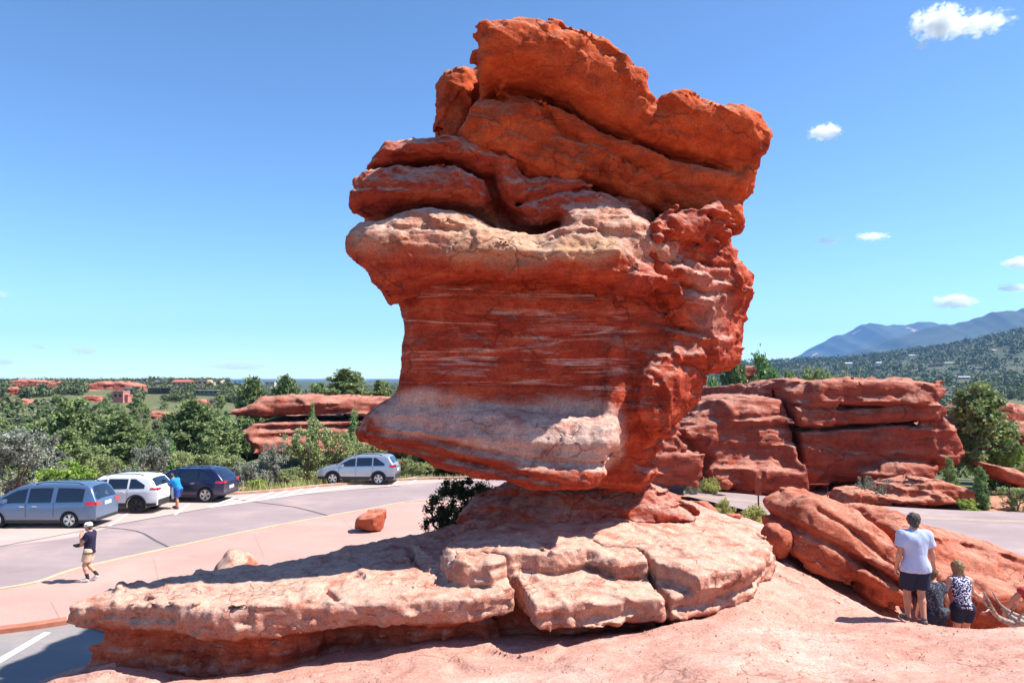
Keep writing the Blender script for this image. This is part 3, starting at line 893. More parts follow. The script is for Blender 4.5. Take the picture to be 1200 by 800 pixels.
road_poly = lot_line + [p for p in far_edge if p[0] > 5] + near_right[::-1] + near_left[::-1]
sheet("road", road_poly, 0.0, M['asphalt'])
sheet("parking_strip", [p for p in far_edge if p[0] <= 5] + lot_line[::-1], 0.004, M['concrete'])
M['earth_kerb'] = grained("earthy_kerb", (0.38, 0.21, 0.15), (0.50, 0.32, 0.25), 3)
strip("earth_kerb", [p for p in far_edge if p[0] < 6.5], 0.35, 0.11, M['earth_kerb'], hgt=0.45)
# sidewalk with kerb on the near side of the road
walk = near_left + [(7, 38), (5, 30), (0, 24), (-5, 18.5), (-8, 17.8), G(88, 729), G(75, 731), G(0, 741), (-20, 17.2), (-30, 10)]
def slabsheet(name, pts, z0, z1, mat):
    k = len(pts)
    v = [(p[0], p[1], z1) for p in pts] + [(p[0], p[1], z0) for p in pts]
    me = mesh_from(name, v, [list(range(k))] + [(i, (i + 1) % k, k + (i + 1) % k, k + i) for i in range(k)], False)
    if me.polygons[0].normal.z < 0: me.flip_normals()
    o = put(name, me, mat); o['kind'] = 'structure'; return o
inner = [(p[0] + 0.10, p[1] - 0.16) for p in near_left]
slabsheet("sidewalk", inner + walk[len(near_left):], -0.3, 0.07, M['walk'])
strip("kerb", [(p[0] + 0.02, p[1] - 0.02) for p in near_left], 0.15, 0.085, M['yellow_paint'], hgt=0.4)
sheet("car_park", [(-30, 9.5), (-20, 17.1), G(0, 741), G(75, 731), G(88, 729), (-8, 17.6), (-3, 16), (-2, 4), (-30, 4)], -0.02, M['lot'])
strip("red_kerb", [(-20, 17.35), G(-20, 744), G(0, 739.5), G(40, 734.5), G(78, 728.5)], 0.34, 0.09, M['red_kerb'], hgt=0.4)
sheet("stall_line", [G(0, 769), G(52, 739.5), G(60, 740), G(0, 776), G(-14, 779), G(-14, 774)], -0.012, M['white_paint'])
sheet("kerb_ramp_mark", [G(80, 724, .07), G(82, 717, .07), G(92, 714, .07), G(96, 722, .07)], 0.078, M['white_paint'])
M['joint'] = grained("joint_filler", (0.30, 0.19, 0.16), (0.40, 0.27, 0.23), 5)
# expansion joints in the sidewalk
for (a, b_) in (((298, 626), (309, 652)), ((180, 653), (190, 700)), ((60, 705), (72, 728)), ((400, 606), (415, 622))):
    strip("pavement_joint", [G(*a, .07), G(*b_, .07)], 0.022, 0.074, M['joint'])
# road markings and sealed cracks
M_cl = M['yellow_paint']
cl = curve([(4.5, 43.6), (9, 40.6), (12.8, 37.8), G(1000, 603.5), G(1100, 606.5), G(1200, 610), (34, 31.4)])
strip("centre_line", cl, 0.11, 0.005, M_cl)
strip("centre_line", [(p[0] + 0.03, p[1] - 0.28) for p in cl], 0.11, 0.005, M_cl)
for pts in ([(86, 615), (115, 617), (160, 622), (182, 633), (198, 641)], [(268, 583), (300, 588), (345, 594), (385, 604)], [(0, 640), (150, 612), (300, 586), (400, 575), (470, 569)]):
    strip("sealed_crack", [G(*q) for q in curve(pts, 3)], 0.13 if len(pts) == 4 else 0.10, 0.006, M['tar'])
for k, (x0, x1) in enumerate(((250, 272), (272, 294), (294, 316), (318, 338), (341, 359), (364, 380))):
    yb = 594 - (x0 - 250) * 0.148
    strip("parking_stripe", [G(x0 - 6, yb), G(x1 + 4, yb - 11.5)], 0.16, 0.009, M['white_paint'])
strip("parking_stripe", [G(q, 594.5 - (q - 245) * 0.148) for q in (245, 290, 340, 395, 450, 490)], 0.15, 0.010, M['white_paint'])
for (a, b_) in (((128, 616), (152, 600)), ((205, 603), (222, 590)), ((455, 569), (470, 562)), ((478, 566.5), (492, 560.5))):
    strip("parking_stripe", [G(*a), G(*b_)], 0.12, 0.009, M['white_paint'])

# ------------------------------------------------------------------ mountains
def mountain(name, d, prof_px, half, jag, seed, mat):
    xs_ = np.linspace(prof_px[0][0], prof_px[-1][0], 220)
    top = np.interp(xs_, [p[0] for p in prof_px], [p[1] for p in prof_px])
    X1 = (xs_ - 600) / FPX * d
    H1 = (443 - top) / FPX * d
    ts = np.linspace(-1, 1, 41)
    v = []
    XX, TT = np.meshgrid(X1, ts, indexing='ij'); HH = np.repeat(H1[:, None], 41, 1)
    p = np.stack([XX.ravel() / half * 2.2 + seed, TT.ravel() * 2.2 + seed, 0 * XX.ravel()], 1)
    g = (ridge(p, 3) - 0.5).reshape(XX.shape)
    j = fbm(np.stack([XX[:, 0] / half * 14, 0 * X1 + seed, 0 * X1], 1), 3)[:, None]
    shape = np.clip(1 - np.abs(TT) ** 1.15, 0, 1)
    ZZ = CAMZ + HH * (shape + g * 0.55 * shape * (1 - shape) * 2.0) + jag * j * shape ** 2
    YY = d + TT * half + 0.12 * half * fbm(p * 0.8, 2).reshape(XX.shape)
    V = np.stack([XX.ravel(), YY.ravel(), ZZ.ravel()], 1)
    ix = np.arange(XX.size).reshape(XX.shape)
    Q = np.stack([ix[:-1, :-1].ravel(), ix[1:, :-1].ravel(), ix[1:, 1:].ravel(), ix[:-1, 1:].ravel()], 1)
    o = put(name, mesh_from(name, V, Q), mat); o['kind'] = 'structure'
m, n, l, b = new_mat("forested_slope")
tc = n.new("ShaderNodeTexCoord").outputs["Object"]
f = noise(n, l, tc, 0.004, 8, 0.7)
sp = noise(n, l, tc, 0.0022, 6, 0.6)
c = ramp(n, l, f, [(0.35, (0.03, 0.045, 0.025)), (0.6, (0.07, 0.08, 0.045))]).outputs[0]
c = mixc(n, l, ramp(n, l, sp, [(0.66, (0, 0, 0)), (0.70, (1, 1, 1))]).outputs[0], c, (0.42, 0.27, 0.2))
l.new(c, b.inputs["Base Color"])
M['slope'] = m
mountain("mountains", 9000, [(860, 443), (920, 428), (955, 411), (968, 402), (985, 394), (1005, 384), (1020, 379), (1032, 378), (1045, 380), (1075, 380), (1095, 379), (1120, 381), (1160, 384), (1300, 392), (1500, 410)], 1800, 60, 3.1, M['slope'])
mountain("mountains", 6500, [(960, 430), (1012, 411), (1040, 401), (1062, 393), (1090, 385), (1120, 378), (1142, 373), (1155, 368), (1175, 365), (1200, 363), (1300, 356), (1500, 352), (1800, 380)], 1500, 40, 8.4, M['slope'])
mountain("hills", 4600, [(1090, 412), (1130, 399), (1165, 391), (1200, 383), (1260, 372), (1400, 366), (1700, 380)], 900, 25, 12.7, M['slope'])

# ------------------------------------------------------------------ rock formations across the road and down the valley
def formation(name, blocks, b0, b1, h, k, disp, mat, label, cracks=(), up_pale=0.6, fine=0.05):
    V, Q, N = upright(blocks, b0, b1, h, k, disp, fine_disp(fine, 2.0), cracks, band=1.2)
    c = np.array([(b0[0] + b1[0]) / 2, (b0[1] + b1[1]) / 2, b0[2]], np.float32)
    me = mesh_from(name, V - c, Q)
    vattr(me, 'pale', smooth(0.3, 0.9, N[:, 2]) * up_pale)
    o = put(name, me, mat, None, c)
    return tag(o, label, "rock formation")
def ff_d(f, amp, tl=0.0, fx=0.16):
    def g(p):
        s = p[:, 2] + tl * p[:, 0] + 0.5 * fbm(p * 0.15 + 4, 2)
        m = 0.35 + 1.3 * np.clip(0.5 + 1.6 * fbm(p * 0.22 + 15, 2), 0, 1)
        return facet(p, 0.45) * 0.14 * amp + facet(p, 1.2) * 0.06 * amp + fbm(p * 0.28, 3) * 0.55 * amp + np.clip(ridge(p * 0.45 + 8, 2) - 0.6, 0, 1) * 0.5 * amp + m * blocky(s, p[:, 0] + 0.5 * p[:, 1], f, fx) * 0.25 * amp + blocky(s, p[:, 0] - 0.5 * p[:, 1], f * 3.1, fx * 2.2) * 0.10 * amp + fbm(p * 1.2 + 6, 2) * 0.12 * amp
    return g
formation("layered_outcrop", [
    blk([(790,503),(800,492),(815,481),(845,470),(874,462),(907,465),(926,472),(933,480),(938,505),(943,570),(859,570),(836,566),(822,542),(806,520)], 44, 47.5, 4.6, 1.1, 0.10, 0.25),
    blk([(836,560),(838,545),(870,548),(940,552),(943,574),(840,572)], 43, 45, 3.0, 0.4),
    blk([(924,472),(926,458),(949,449),(985,446),(1027,446),(1061,445),(1095,447),(1109,456),(1106,467),(1080,474),(1000,476),(940,480)], 44, 47.6, 4.2, 0.5, 0.0, 0.25),
    blk([(985,448),(990,444),(1025,440),(1030,449)], 45, 48, 1.6, 0.3),
    blk([(926,476),(1000,472),(1085,468),(1108,482),(1100,492),(1060,500),(1000,503),(932,506)], 44, 47.4, 4.5, 0.6, 0.0, 0.1),
    blk([(932,500),(1000,498),(1070,498),(1104,492),(1122,500),(1128,522),(1117,545),(1098,560),(1052,566),(946,571),(936,535)], 44, 47.4, 4.2, 0.5, 0.02, -0.12),
    blk([(1085,476),(1106,480),(1122,498),(1136,525),(1128,548),(1100,556),(1080,520)], 44, 46.6, 3.4, 1.2, 0.1, 0.3),
    blk([(1010,556),(1060,540),(1100,548),(1096,562),(1050,568)], 43, 44.6, 2.4, 0.5),
], (8.5, 40.5, -0.8), (28.5, 54, 8.2), 0.11, 0.2, ff_d(0.75, 0.85, 0.03), M['far_rock'],
    "largest dark red layered outcrop beyond the road, split by a vertical crack",
    [([(928,458),(931,480),(937,505),(939,535),(943,572)], 43.0, 0.09, 0.7), ([(935,505),(1000,502),(1085,494)], 43, 0.08, 0.16), ([(800,500),(860,490),(930,486)], 43, 0.08, 0.2), ([(940,480),(1040,476),(1100,470)], 43.4, 0.08, 0.2)])
formation("stepped_rock", [
    blk([(764,545),(768,535),(800,530),(824,533),(826,560),(815,569),(766,570)], 38, 41.2, 1.9, 0.25),
    blk([(762,545),(770,505),(795,508),(808,522),(806,538),(770,540)], 38, 42.4, 2.0, 0.3, 0, 0.2),
    blk([(764,512),(775,492),(796,496),(806,514),(770,518)], 40, 43.5, 1.6, 0.3, 0, 0.3),
], (6.0, 38.4, -0.8), (11.2, 47, 6.5), 0.10, 0.15, ff_d(1.4, 0.55, 0.0, 0.5), M['far_rock'], "small stepped red block at the road between the balanced rock and the layered outcrop")
formation("ledge_outcrop", [
    blk([(252,488),(270,479),(300,470),(340,464),(400,466),(450,467),(500,470),(505,488),(460,487),(400,486),(340,487),(296,493),(268,488)], 68, 74, 6, 0.9, 0.02, 0.5),
    blk([(300,487),(400,484),(500,486),(500,505),(400,500),(310,502)], 70, 77.5, 5, 0.8),
    blk([(284,503),(300,493),(340,490),(400,490),(470,494),(500,505),(480,516),(350,510),(300,514)], 68, 72, 5, 0.6, 0.0, 0.5),
    blk([(292,512),(350,506),(480,512),(520,540),(380,536),(300,530)], 68, 71, 5, 0.8, 0.0, 0.8),
], (-31, 63, -3.5), (-5.5, 84, 5.2), 0.18, 0.1, ff_d(1.3, 0.8, 0.0, 0.12), M['far_rock'], "low red ledge with a shaded overhang above the trees behind the silver car",
    [([(262,492),(300,492),(350,490),(420,490),(500,491)], 69, 0.30, 0.7), ([(300,503),(380,500),(480,502)], 67, 0.2, 0.6)])
formation("domed_rock", [
    blk([(1150,510),(1160,482),(1180,474),(1200,480),(1230,492),(1260,500),(1260,535),(1170,530)], 50, 54, 3.5, 1.2),
    blk([(1168,505),(1195,497),(1260,505),(1260,540),(1175,535)], 50, 52.5, 3, 0.6),
], (28, 48, -1.5), (40, 58.5, 5.2), 0.15, 0.25, ff_d(0.9, 0.8), M['far_rock'], "rounded red rock behind the pine tree, cut by the edge of the photo")
formation("flat_shelf_rock", [
    blk([(1048,590),(1060,572),(1090,565),(1120,567),(1140,575),(1150,590),(1050,594)], 37, 39.6, 1.6, 0.2),
    blk([(1046,592),(1052,584),(1110,580),(1128,592)], 36.6, 38.2, 1.0, 0.2),
], (17.5, 36.0, -0.7), (24.2, 42, 1.6), 0.07, 0.06, ff_d(2.4, 0.3, 0.0, 0.5), M['boulder'], "flat layered red shelf rock on the far edge of the road beside a columnar juniper")
formation("flat_shelf_rock", [
    blk([(986,589),(992,580),(1006,576),(1024,578),(1042,582),(1044,591),(990,592)], 37, 38.7, 0.9, 0.2),
], (15.5, 36.9, -0.6), (19.2, 40.6, 1.2), 0.06, 0.06, ff_d(2.4, 0.25, 0.0, 0.6), M['boulder'], "low red roadside rock below the dark base of the layered outcrop, by a grey shrub")
formation("tilted_slab_rock", [
    blk([(1172,548),(1185,550),(1230,566),(1230,578),(1180,562)], 42, 43.5, 1.3, 0.2),
], (26, 41.2, -0.6), (31, 45.6, 2.4), 0.09, 0.1, ff_d(1.6, 0.3, 0.3, 0.4), M['boulder'], "tilted thin red slab lying under bushes right of the pine tree")
formation("distant_outcrop", [
    blk([(862,442),(868,431),(885,429),(896,434),(902,442),(905,484),(868,484)], 92, 95, 2.5, 0.9),
    blk([(888,454),(896,439),(908,438),(916,450),(920,484),(892,484)], 90, 93, 2.0, 0.8),
    blk([(918,454),(930,446),(945,450),(940,484),(920,484)], 94, 97, 2.0, 0.8),
], (26, 88, -2), (36, 101, 9.8), 0.22, 0.3, ff_d(0.8, 0.8), M['far_rock'], "small red outcrop among dark trees beyond the layered outcrop")
# ------------------------------------------------------------------ boulders beside the family and loose stones
def boulder(name, blocks, b0, b1, h, disp, label, cat="boulder", k=0.1, mat='boulder', cracks=(), group=None, pale=0.35):
    V, Q, N = upright(blocks, b0, b1, h, k, disp, fine_disp(0.02, 6), cracks, band=0.5)
    c = np.array([(b0[0] + b1[0]) / 2, (b0[1] + b1[1]) / 2, b0[2]], np.float32)
    me = mesh_from(name, V - c, Q)
    vattr(me, 'pale', smooth(0.2, 0.9, N[:, 2]) * pale)
    return tag(put(name, me, M[mat], None, c), label, cat, group)
def bd(tl, amp=1.0):
    def g(p):
        s = p[:, 2] + tl * p[:, 0] + 0.1 * fbm(p * 0.9, 2)
        return amp * (facet(p, 1.7) * 0.035 + facet(p, 4) * 0.015 + fbm(p * 0.8, 3) * 0.14 + blocky(s, p[:, 0] + p[:, 1], 1.6, 0.3) * 0.05 + np.clip(ridge(p * 1.5, 2) - 0.6, 0, 1) * 0.12 + fbm(p * 3, 2) * 0.03)
    return g
boulder("boulder", [
    blk([(928,626),(938,604),(956,588),(976,588),(1010,606),(1042,632),(1060,664),(1064,694),(1050,696),(1030,690),(990,682),(955,664),(932,646)], 17, 17.2, 1.35, 0.45, 0.1, 0.35),
    blk([(1010,672),(1046,662),(1066,688),(1072,714),(1030,706)], 16, 15.9, 0.7, 0.35),
], (5.2, 14.6, 1.0), (9.6, 20.2, 4.4), 0.05, bd(0.62), "tilted slab of red boulder leaning left of the man in shorts", cracks=[([(940,622),(985,642),(1030,672),(1060,690)], 15.9, 0.07, 0.2), ([(965,600),(1010,630),(1050,670)], 15.9, 0.05, 0.12)])
boulder("boulder", [
    blk([(1034,618),(1046,609),(1070,609),(1105,622),(1150,640),(1200,655),(1270,680),(1290,740),(1150,742),(1110,740),(1080,700),(1048,655)], 16.2, 18.0, 1.8, 0.9, 0.0, 0.2),
    blk([(1120,690),(1150,684),(1200,690),(1260,700),(1260,745),(1130,745)], 15.4, 15.8, 1.0, 0.4),
], (7.0, 14.0, 0.4), (14.0, 21.6, 4.6), 0.055, bd(0.25), "big rounded red boulder behind the woman in the patterned top")
boulder("boulder", [blk([(903,645),(902,630),(908,621),(919,619),(929,627),(931,642),(924,654),(912,656)], 16.2, 16.4, 0.42, 0.26)],
        (4.9, 15.4, 1.7), (6.7, 17.6, 3.4), 0.035, bd(0.2, 0.4), "round red boulder wedged at the end of the pale ledge", pale=0.2)
stones = [  # px, py of the base, width px, height px, distance, label
    (785, 590, 26, 15, 26.5, "dark red oval stone behind the ledge, nearest the balanced rock"),
    (794, 599, 26, 15, 25.0, "dark red flat-topped stone in front of the oval one"),
    (826, 602, 30, 17, 25.0, "orange angular stone with a flat left face, largest of the loose stones"),
    (811, 594, 12, 10, 26.0, "small dark stone wedged behind the flat-topped red stone"),
    (806, 612, 20, 9, 22.5, "half-buried dark red stone near the pale ledge"),
    (861, 607, 16, 5, 25.5, "thin dark stone lying flat left of the yellow-green bush"),
    (432, 618, 34, 22, 30.6, "lone wedge-shaped red stone on the sidewalk behind the ledge"),
    (262, 716, 74, 72, 20.2, "pale rounded sandstone hump behind the left part of the ledge"),
    (852, 570, 14, 9, 40.5, "brown rounded stone at the foot of the layered outcrop"),
]
for k, (px, py, wpx, hpx, d, lab) in enumerate(stones):
    c = at(px, py, d); wd = wpx / FPX * d; hg = hpx / FPX * d
    c.z -= 0.16 * hg
    wd2 = wd / 2
    hh_ = max(0.025, wd / 26)
    xs, ys, zs = axes((c.x - wd2 * 1.3, c.y - wd2 * 1.1, c.z - hg * 0.5), (c.x + wd2 * 1.3, c.y + wd2 * (2.5 if k == 7 else 1.3), c.z + hg * 1.35), hh_)
    X, Y, Z = np.meshgrid(xs, ys, zs, indexing='ij')
    rr = np.random.RandomState(40 + k)
    F = np.full(X.shape, -9.0, np.float32)
    for q in range(13):          # a convex stone cut by random planes
        nv = rr.randn(3); nv /= np.linalg.norm(nv)
        if k == 6 and q == 0: nv = np.array([-0.75, -0.2, 0.62]); nv /= np.linalg.norm(nv)
        ext = math.sqrt((nv[0] * wd2) ** 2 + (nv[1] * wd2 * 0.85) ** 2 + (nv[2] * hg * 0.5) ** 2)
        F = np.maximum(F, (X - c.x) * nv[0] + (Y - c.y - wd2 * 0.2) * nv[1] + (Z - c.z - hg * 0.45) * nv[2] - ext * rr.uniform(0.82, 1.0))
    if k == 7:           # a low dome
        F = (np.sqrt(((X - c.x) / wd2) ** 2 + ((Y - c.y - wd2) / (wd2 * 1.2)) ** 2 + ((Z - c.z) / hg) ** 2) - 1) * wd2
    F = np.maximum(F, np.maximum(np.abs(X - c.x) - wd2, np.abs(Z - c.z - hg * 0.4) - hg * 0.6))
    V, Q, N = finish(F, xs, ys, zs, hh_, lambda p: fbm(p * (1.6 / wd2), 3) * 0.07 * wd, None, 9)
    me = mesh_from("stone", V - np.array(c, np.float32), Q)
    vattr(me, 'pale', smooth(0.2, 0.9, N[:, 2]) * (0.8 if k in (7, 9) else 0.2))
    tag(put("stone", me, M['slab' if k in (7, 9) else 'boulder'], None, c), lab, "stone")
# loose grit and chips on the knoll
gv = []; gf = []
for k in range(7000):
    x = random.uniform(-6.5, 9.5); y = random.choice((random.uniform(8.8, 13.2), random.uniform(9, 18)))
    s = 0.006 + 0.026 * random.random() ** 4 + (0.055 * random.random() if random.random() < 0.02 else 0)
    gv.append((x, y, s))
for k in range(110):       # broken plates of bedrock
    a_, b_ = random.choice(((7.2, 12.4), (5.2, 13.4), (-1.0, 11.4), (3.0, 11.3), (6.5, 10.8), (-3.5, 11.2)))
    gv.append((a_ + random.gauss(0, 0.9), b_ + random.gauss(0, 0.45), random.uniform(0.025, 0.085)))
gh = knoll_h([q[0] for q in gv], [q[1] for q in gv])
gb = MB()
for (x, y, s), z in zip(gv, gh):
    a = random.uniform(0, 6.28)
    v = []
    for q in range(5):
        r_ = s * random.uniform(0.7, 1.4)
        v.append((x + r_ * math.cos(a + q * 1.256), y + r_ * math.sin(a + q * 1.256), z - s * 0.3))
    v += [(x + random.uniform(-.3, .3) * s, y + random.uniform(-.3, .3) * s, z + s * (random.uniform(0.4, 0.9) if s < 0.03 else random.uniform(0.12, 0.3)))]
    gb.add(v, [(q, (q + 1) % 5, 5) for q in range(5)])
M['grit'] = grained("red_grit", (0.36, 0.14, 0.09), (0.60, 0.34, 0.25), 3)
tag(gb.build("grit", M['grit']), kind='stuff')

# ------------------------------------------------------------------ plants
def leaf_mat(name, c1, c2, c3, trans=0.25):
    m, n, l, b = new_mat(name)
    a = n.new("ShaderNodeAttribute"); a.attribute_name = "tint"
    oi = n.new("ShaderNodeObjectInfo")
    v = mth(n, l, 'ADD', mth(n, l, 'MULTIPLY', a.outputs["Fac"], 0.75), mth(n, l, 'MULTIPLY', oi.outputs["Random"], 0.25))
    c = ramp(n, l, v, [(0.1, c1), (0.5, c2), (0.9, c3)]).outputs[0]
    l.new(c, b.inputs["Base Color"])
    b.inputs["Roughness"].default_value = 0.7
    b.inputs["Specular IOR Level"].default_value = 0.25
    t = n.new("ShaderNodeBsdfTranslucent"); l.new(c, t.inputs[0])
    mx = n.new("ShaderNodeMixShader"); mx.inputs[0].default_value = trans
    l.new(b.outputs[0], mx.inputs[1]); l.new(t.outputs[0], mx.inputs[2])
    l.new(mx.outputs[0], n["Material Output"].inputs[0])
    return m
M['pine'] = leaf_mat("pine_needles", (0.133, 0.181, 0.075), (0.230, 0.295, 0.113), (0.383, 0.456, 0.176))
M['juniper'] = leaf_mat("juniper_leaves", (0.121, 0.205, 0.084), (0.205, 0.325, 0.121), (0.338, 0.482, 0.181))
M['scrub'] = leaf_mat("scrub_leaves", (0.169, 0.211, 0.090), (0.297, 0.354, 0.147), (0.482, 0.538, 0.241))
M['silver'] = leaf_mat("silver_leaves", (0.162, 0.182, 0.135), (0.270, 0.290, 0.223), (0.432, 0.446, 0.365))
M['bright'] = leaf_mat("bright_leaves", (0.175, 0.271, 0.052), (0.315, 0.455, 0.088), (0.507, 0.550, 0.158), 0.35)
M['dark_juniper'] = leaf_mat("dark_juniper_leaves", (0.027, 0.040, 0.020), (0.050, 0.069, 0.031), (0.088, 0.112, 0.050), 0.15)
M['rabbitbrush'] = leaf_mat("yellow_green_stems", (0.30, 0.32, 0.10), (0.46, 0.47, 0.17), (0.58, 0.58, 0.25), 0.35)
M['far_pine'] = leaf_mat("far_pine_needles", (0.047, 0.067, 0.029), (0.078, 0.103, 0.045), (0.123, 0.151, 0.069), 0.12)
M['far_scrub'] = leaf_mat("far_scrub_leaves", (0.069, 0.090, 0.038), (0.112, 0.134, 0.058), (0.174, 0.196, 0.095), 0.12)
M['bark'] = grained("grey_brown_bark", (0.07, 0.05, 0.04), (0.17, 0.13, 0.105), 7, bump=0.5)

def leaf_cloud(cent, rads, per, size, seed, flat_=1.0, up=0.3, aspect=2.0):
    """many small leaf-shaped faces spread through the clumps of a crown"""
    rr = np.random.RandomState(seed)
    cent = np.asarray(cent, np.float32); rads = np.asarray(rads, np.float32)
    k = len(cent)
    w_ = rads ** 2; cnt = np.maximum(4, (per * w_ / w_.sum())).astype(int)
    ci = np.repeat(np.arange(k), cnt); N = len(ci)
    d = rr.randn(N, 3).astype(np.float32); d /= np.linalg.norm(d, axis=1, keepdims=True)
    rad_ = np.abs(rr.randn(N)).astype(np.float32) * 0.62 + 0.15
    off = d * rad_[:, None] * rads[ci][:, None]
    off[:, 2] *= flat_
    p = cent[ci] + off
    a = rr.randn(N, 3).astype(np.float32) + d * 0.9 + np.array([0, 0, up], np.float32)
    a /= np.linalg.norm(a, axis=1, keepdims=True)
    b_ = np.cross(a, rr.randn(N, 3).astype(np.float32)); b_ /= np.linalg.norm(b_, axis=1, keepdims=True) + 1e-9
    s = size * rr.uniform(0.6, 1.35, N).astype(np.float32)[:, None]
    v = np.stack([p - a * s * 0.5 * aspect * 0.5, p + b_ * s * 0.5, p + a * s * 0.5 * aspect * 0.6, p - b_ * s * 0.5], 1).reshape(-1, 3)
    f = np.arange(N * 4, dtype=np.int32).reshape(-1, 4)
    tint = np.clip(rr.rand(k)[ci] * 0.6 + rr.rand(N) * 0.4, 0, 1)
    return v, f, np.repeat(tint, 4)

def limb_tube(mb, p0, p1, r0, r1, n=6, wob=0.1, segs=4, rr=None):
    p0 = np.array(p0); p1 = np.array(p1); L = np.linalg.norm(p1 - p0)
    pts = []
    for i in range(segs + 1):
        t = i / segs
        q = p0 * (1 - t) + p1 * t + (rr.randn(3) * wob * L * 0.25 * math.sin(math.pi * t) if rr is not None else 0)
        pts.append(q)
    mb.tube(pts, [r0 * (1 - i / segs) + r1 * i / segs for i in range(segs + 1)], n)

def make_plant(kind, seed):
    """unit plant, 1 high: returns (crown mesh, trunk mesh)"""
    rr = np.random.RandomState(seed)
    C = []; Rd = []; mb = MB()
    if kind == 'pine':
        lean = rr.randn(2) * 0.04
        ax = lambda t: np.array([lean[0] * t + 0.02 * math.sin(5 * t + seed), lean[1] * t, t])
        pts = [ax(t) for t in np.linspace(-0.12, 0.97, 8)]
        mb.tube(pts, [0.028 * (1.08 - t) for t in np.linspace(0, 1, 8)], 7)
        for i in range(34):
            t = 0.22 + 0.76 * (i + rr.rand() * 0.8) / 34
            reach = 0.30 * math.sin(math.pi * min(1, (t - 0.10) / 0.95)) ** 0.8 * rr.uniform(0.45, 1.15) + 0.02
            az = i * 2.4 + rr.rand()
            e = ax(t) + np.array([math.cos(az) * reach, math.sin(az) * reach, 0.06 + rr.randn() * 0.02])
            limb_tube(mb, ax(t - 0.03), e, 0.009, 0.003, 5, 0.2, 3, rr)
            for q in range(3):
                g = ax(t) * (0.15 + 0.22 * q) + e * (0.85 - 0.22 * q) + rr.randn(3) * 0.022
                C.append(g); Rd.append(rr.uniform(0.035, 0.075))
        v, f, t = leaf_cloud(C, Rd, 15000, 0.026, seed, 0.75, 0.4, 2.6)
    elif kind == 'juniper':
        limb_tube(mb, (0, 0, -0.12), (0.01, 0, 0.8), 0.035, 0.008, 7, 0.1, 5, rr)
        for i in range(60):
            t = 0.06 + 0.92 * rr.rand()
            wr = 0.30 * (1 - t) ** 0.55 * (0.55 + 0.45 * min(1, t / 0.2))
            az = rr.rand() * 6.28; q = math.sqrt(rr.rand())
            C.append((math.cos(az) * wr * q, math.sin(az) * wr * q, t)); Rd.append(rr.uniform(0.05, 0.10) * (1.15 - 0.5 * t))
        v, f, t = leaf_cloud(C, Rd, 14000, 0.028, seed, 1.25, 0.8, 2.2)
    elif kind == 'column':
        limb_tube(mb, (0, 0, -0.1), (0.01, 0, 0.7), 0.03, 0.008, 6, 0.1, 4, rr)
        for i in range(55):
            t = 0.04 + 0.94 * rr.rand()
            wr = 0.17 * (1 - t) ** 0.5 * (0.5 + 0.5 * min(1, t / 0.15))
            az = rr.rand() * 6.28; q = math.sqrt(rr.rand())
            C.append((math.cos(az) * wr * q, math.sin(az) * wr * q, t)); Rd.append(rr.uniform(0.04, 0.075) * (1.1 - 0.5 * t))
        v, f, t = leaf_cloud(C, Rd, 11000, 0.026, seed, 1.6, 1.2, 2.2)
    elif kind in ('scrub', 'silver', 'bright'):
        nst = 6
        for i in range(nst):
            az = i * 6.28 / nst + rr.rand(); q = rr.uniform(0.12, 0.34)
            limb_tube(mb, (rr.randn() * 0.03, rr.randn() * 0.03, -0.1), (math.cos(az) * q, math.sin(az) * q, rr.uniform(0.5, 0.8)), 0.02, 0.006, 5, 0.25, 4, rr)
        lob = [(math.cos(a_) * q_, math.sin(a_) * q_, z_, s_) for a_, q_, z_, s_ in
               [(rr.rand() * 6.28, rr.uniform(0.0, 0.34), rr.uniform(0.35, 0.80), rr.uniform(0.14, 0.24)) for _ in range(11)] + [(rr.rand() * 6.28, rr.uniform(0.2, 0.42), rr.uniform(0.10, 0.3), rr.uniform(0.12, 0.18)) for _ in range(7)]]
        for (x, y, z, s) in lob:
            for q in range(9):
                d = rr.randn(3); d /= np.linalg.norm(d)
                C.append((x + d[0] * s * 0.8, y + d[1] * s * 0.8, z + d[2] * s * 0.75)); Rd.append(rr.uniform(0.03, 0.065))
        v, f, t = leaf_cloud(C, Rd, 15000, 0.024 if kind != 'bright' else 0.034, seed, 1.0, 0.35, 1.7 if kind != 'silver' else 2.6)
    elif kind == 'rabbitbrush':
        for i in range(26):
            az = rr.rand() * 6.28; q = rr.rand() ** 0.7 * 0.75
            e = (math.cos(az) * q, math.sin(az) * q, math.sqrt(max(0.05, 1 - (q / 0.85) ** 2)) * rr.uniform(0.75, 1.0))
            limb_tube(mb, (math.cos(az) * 0.06, math.sin(az) * 0.06, -0.1), e, 0.012, 0.004, 4, 0.15, 3, rr)
            for k in range(4):
                s = 0.45 + 0.18 * k
                C.append(tuple(np.array(e) * s + rr.randn(3) * 0.03)); Rd.append(0.10 + 0.03 * rr.rand())
        v, f, t = leaf_cloud(C, Rd, 6500, 0.045, seed, 1.1, 1.2, 3.0)
    elif kind == 'twiggy':
        for i in range(22):
            az = rr.rand() * 6.28; q = rr.uniform(0.1, 0.55)
            e = (math.cos(az) * q, math.sin(az) * q, rr.uniform(0.55, 1.0))
            limb_tube(mb, (0, 0, -0.1), e, 0.016, 0.004, 4, 0.3, 4, rr)
            for k in range(3):
                C.append(tuple(np.array(e) * (0.55 + 0.22 * k) + rr.randn(3) * 0.04)); Rd.append(0.06 + 0.03 * rr.rand())
        v, f, t = leaf_cloud(C, Rd, 2600, 0.035, seed, 1.0, 0.6, 2.2)
    cm = mesh_from(kind + "_crown", v, f, False)
    vattr(cm, 'tint', t)
    tm = mesh_from(kind + "_trunk", mb.v, mb.f, True)
    return cm, tm
PLANTS = {}
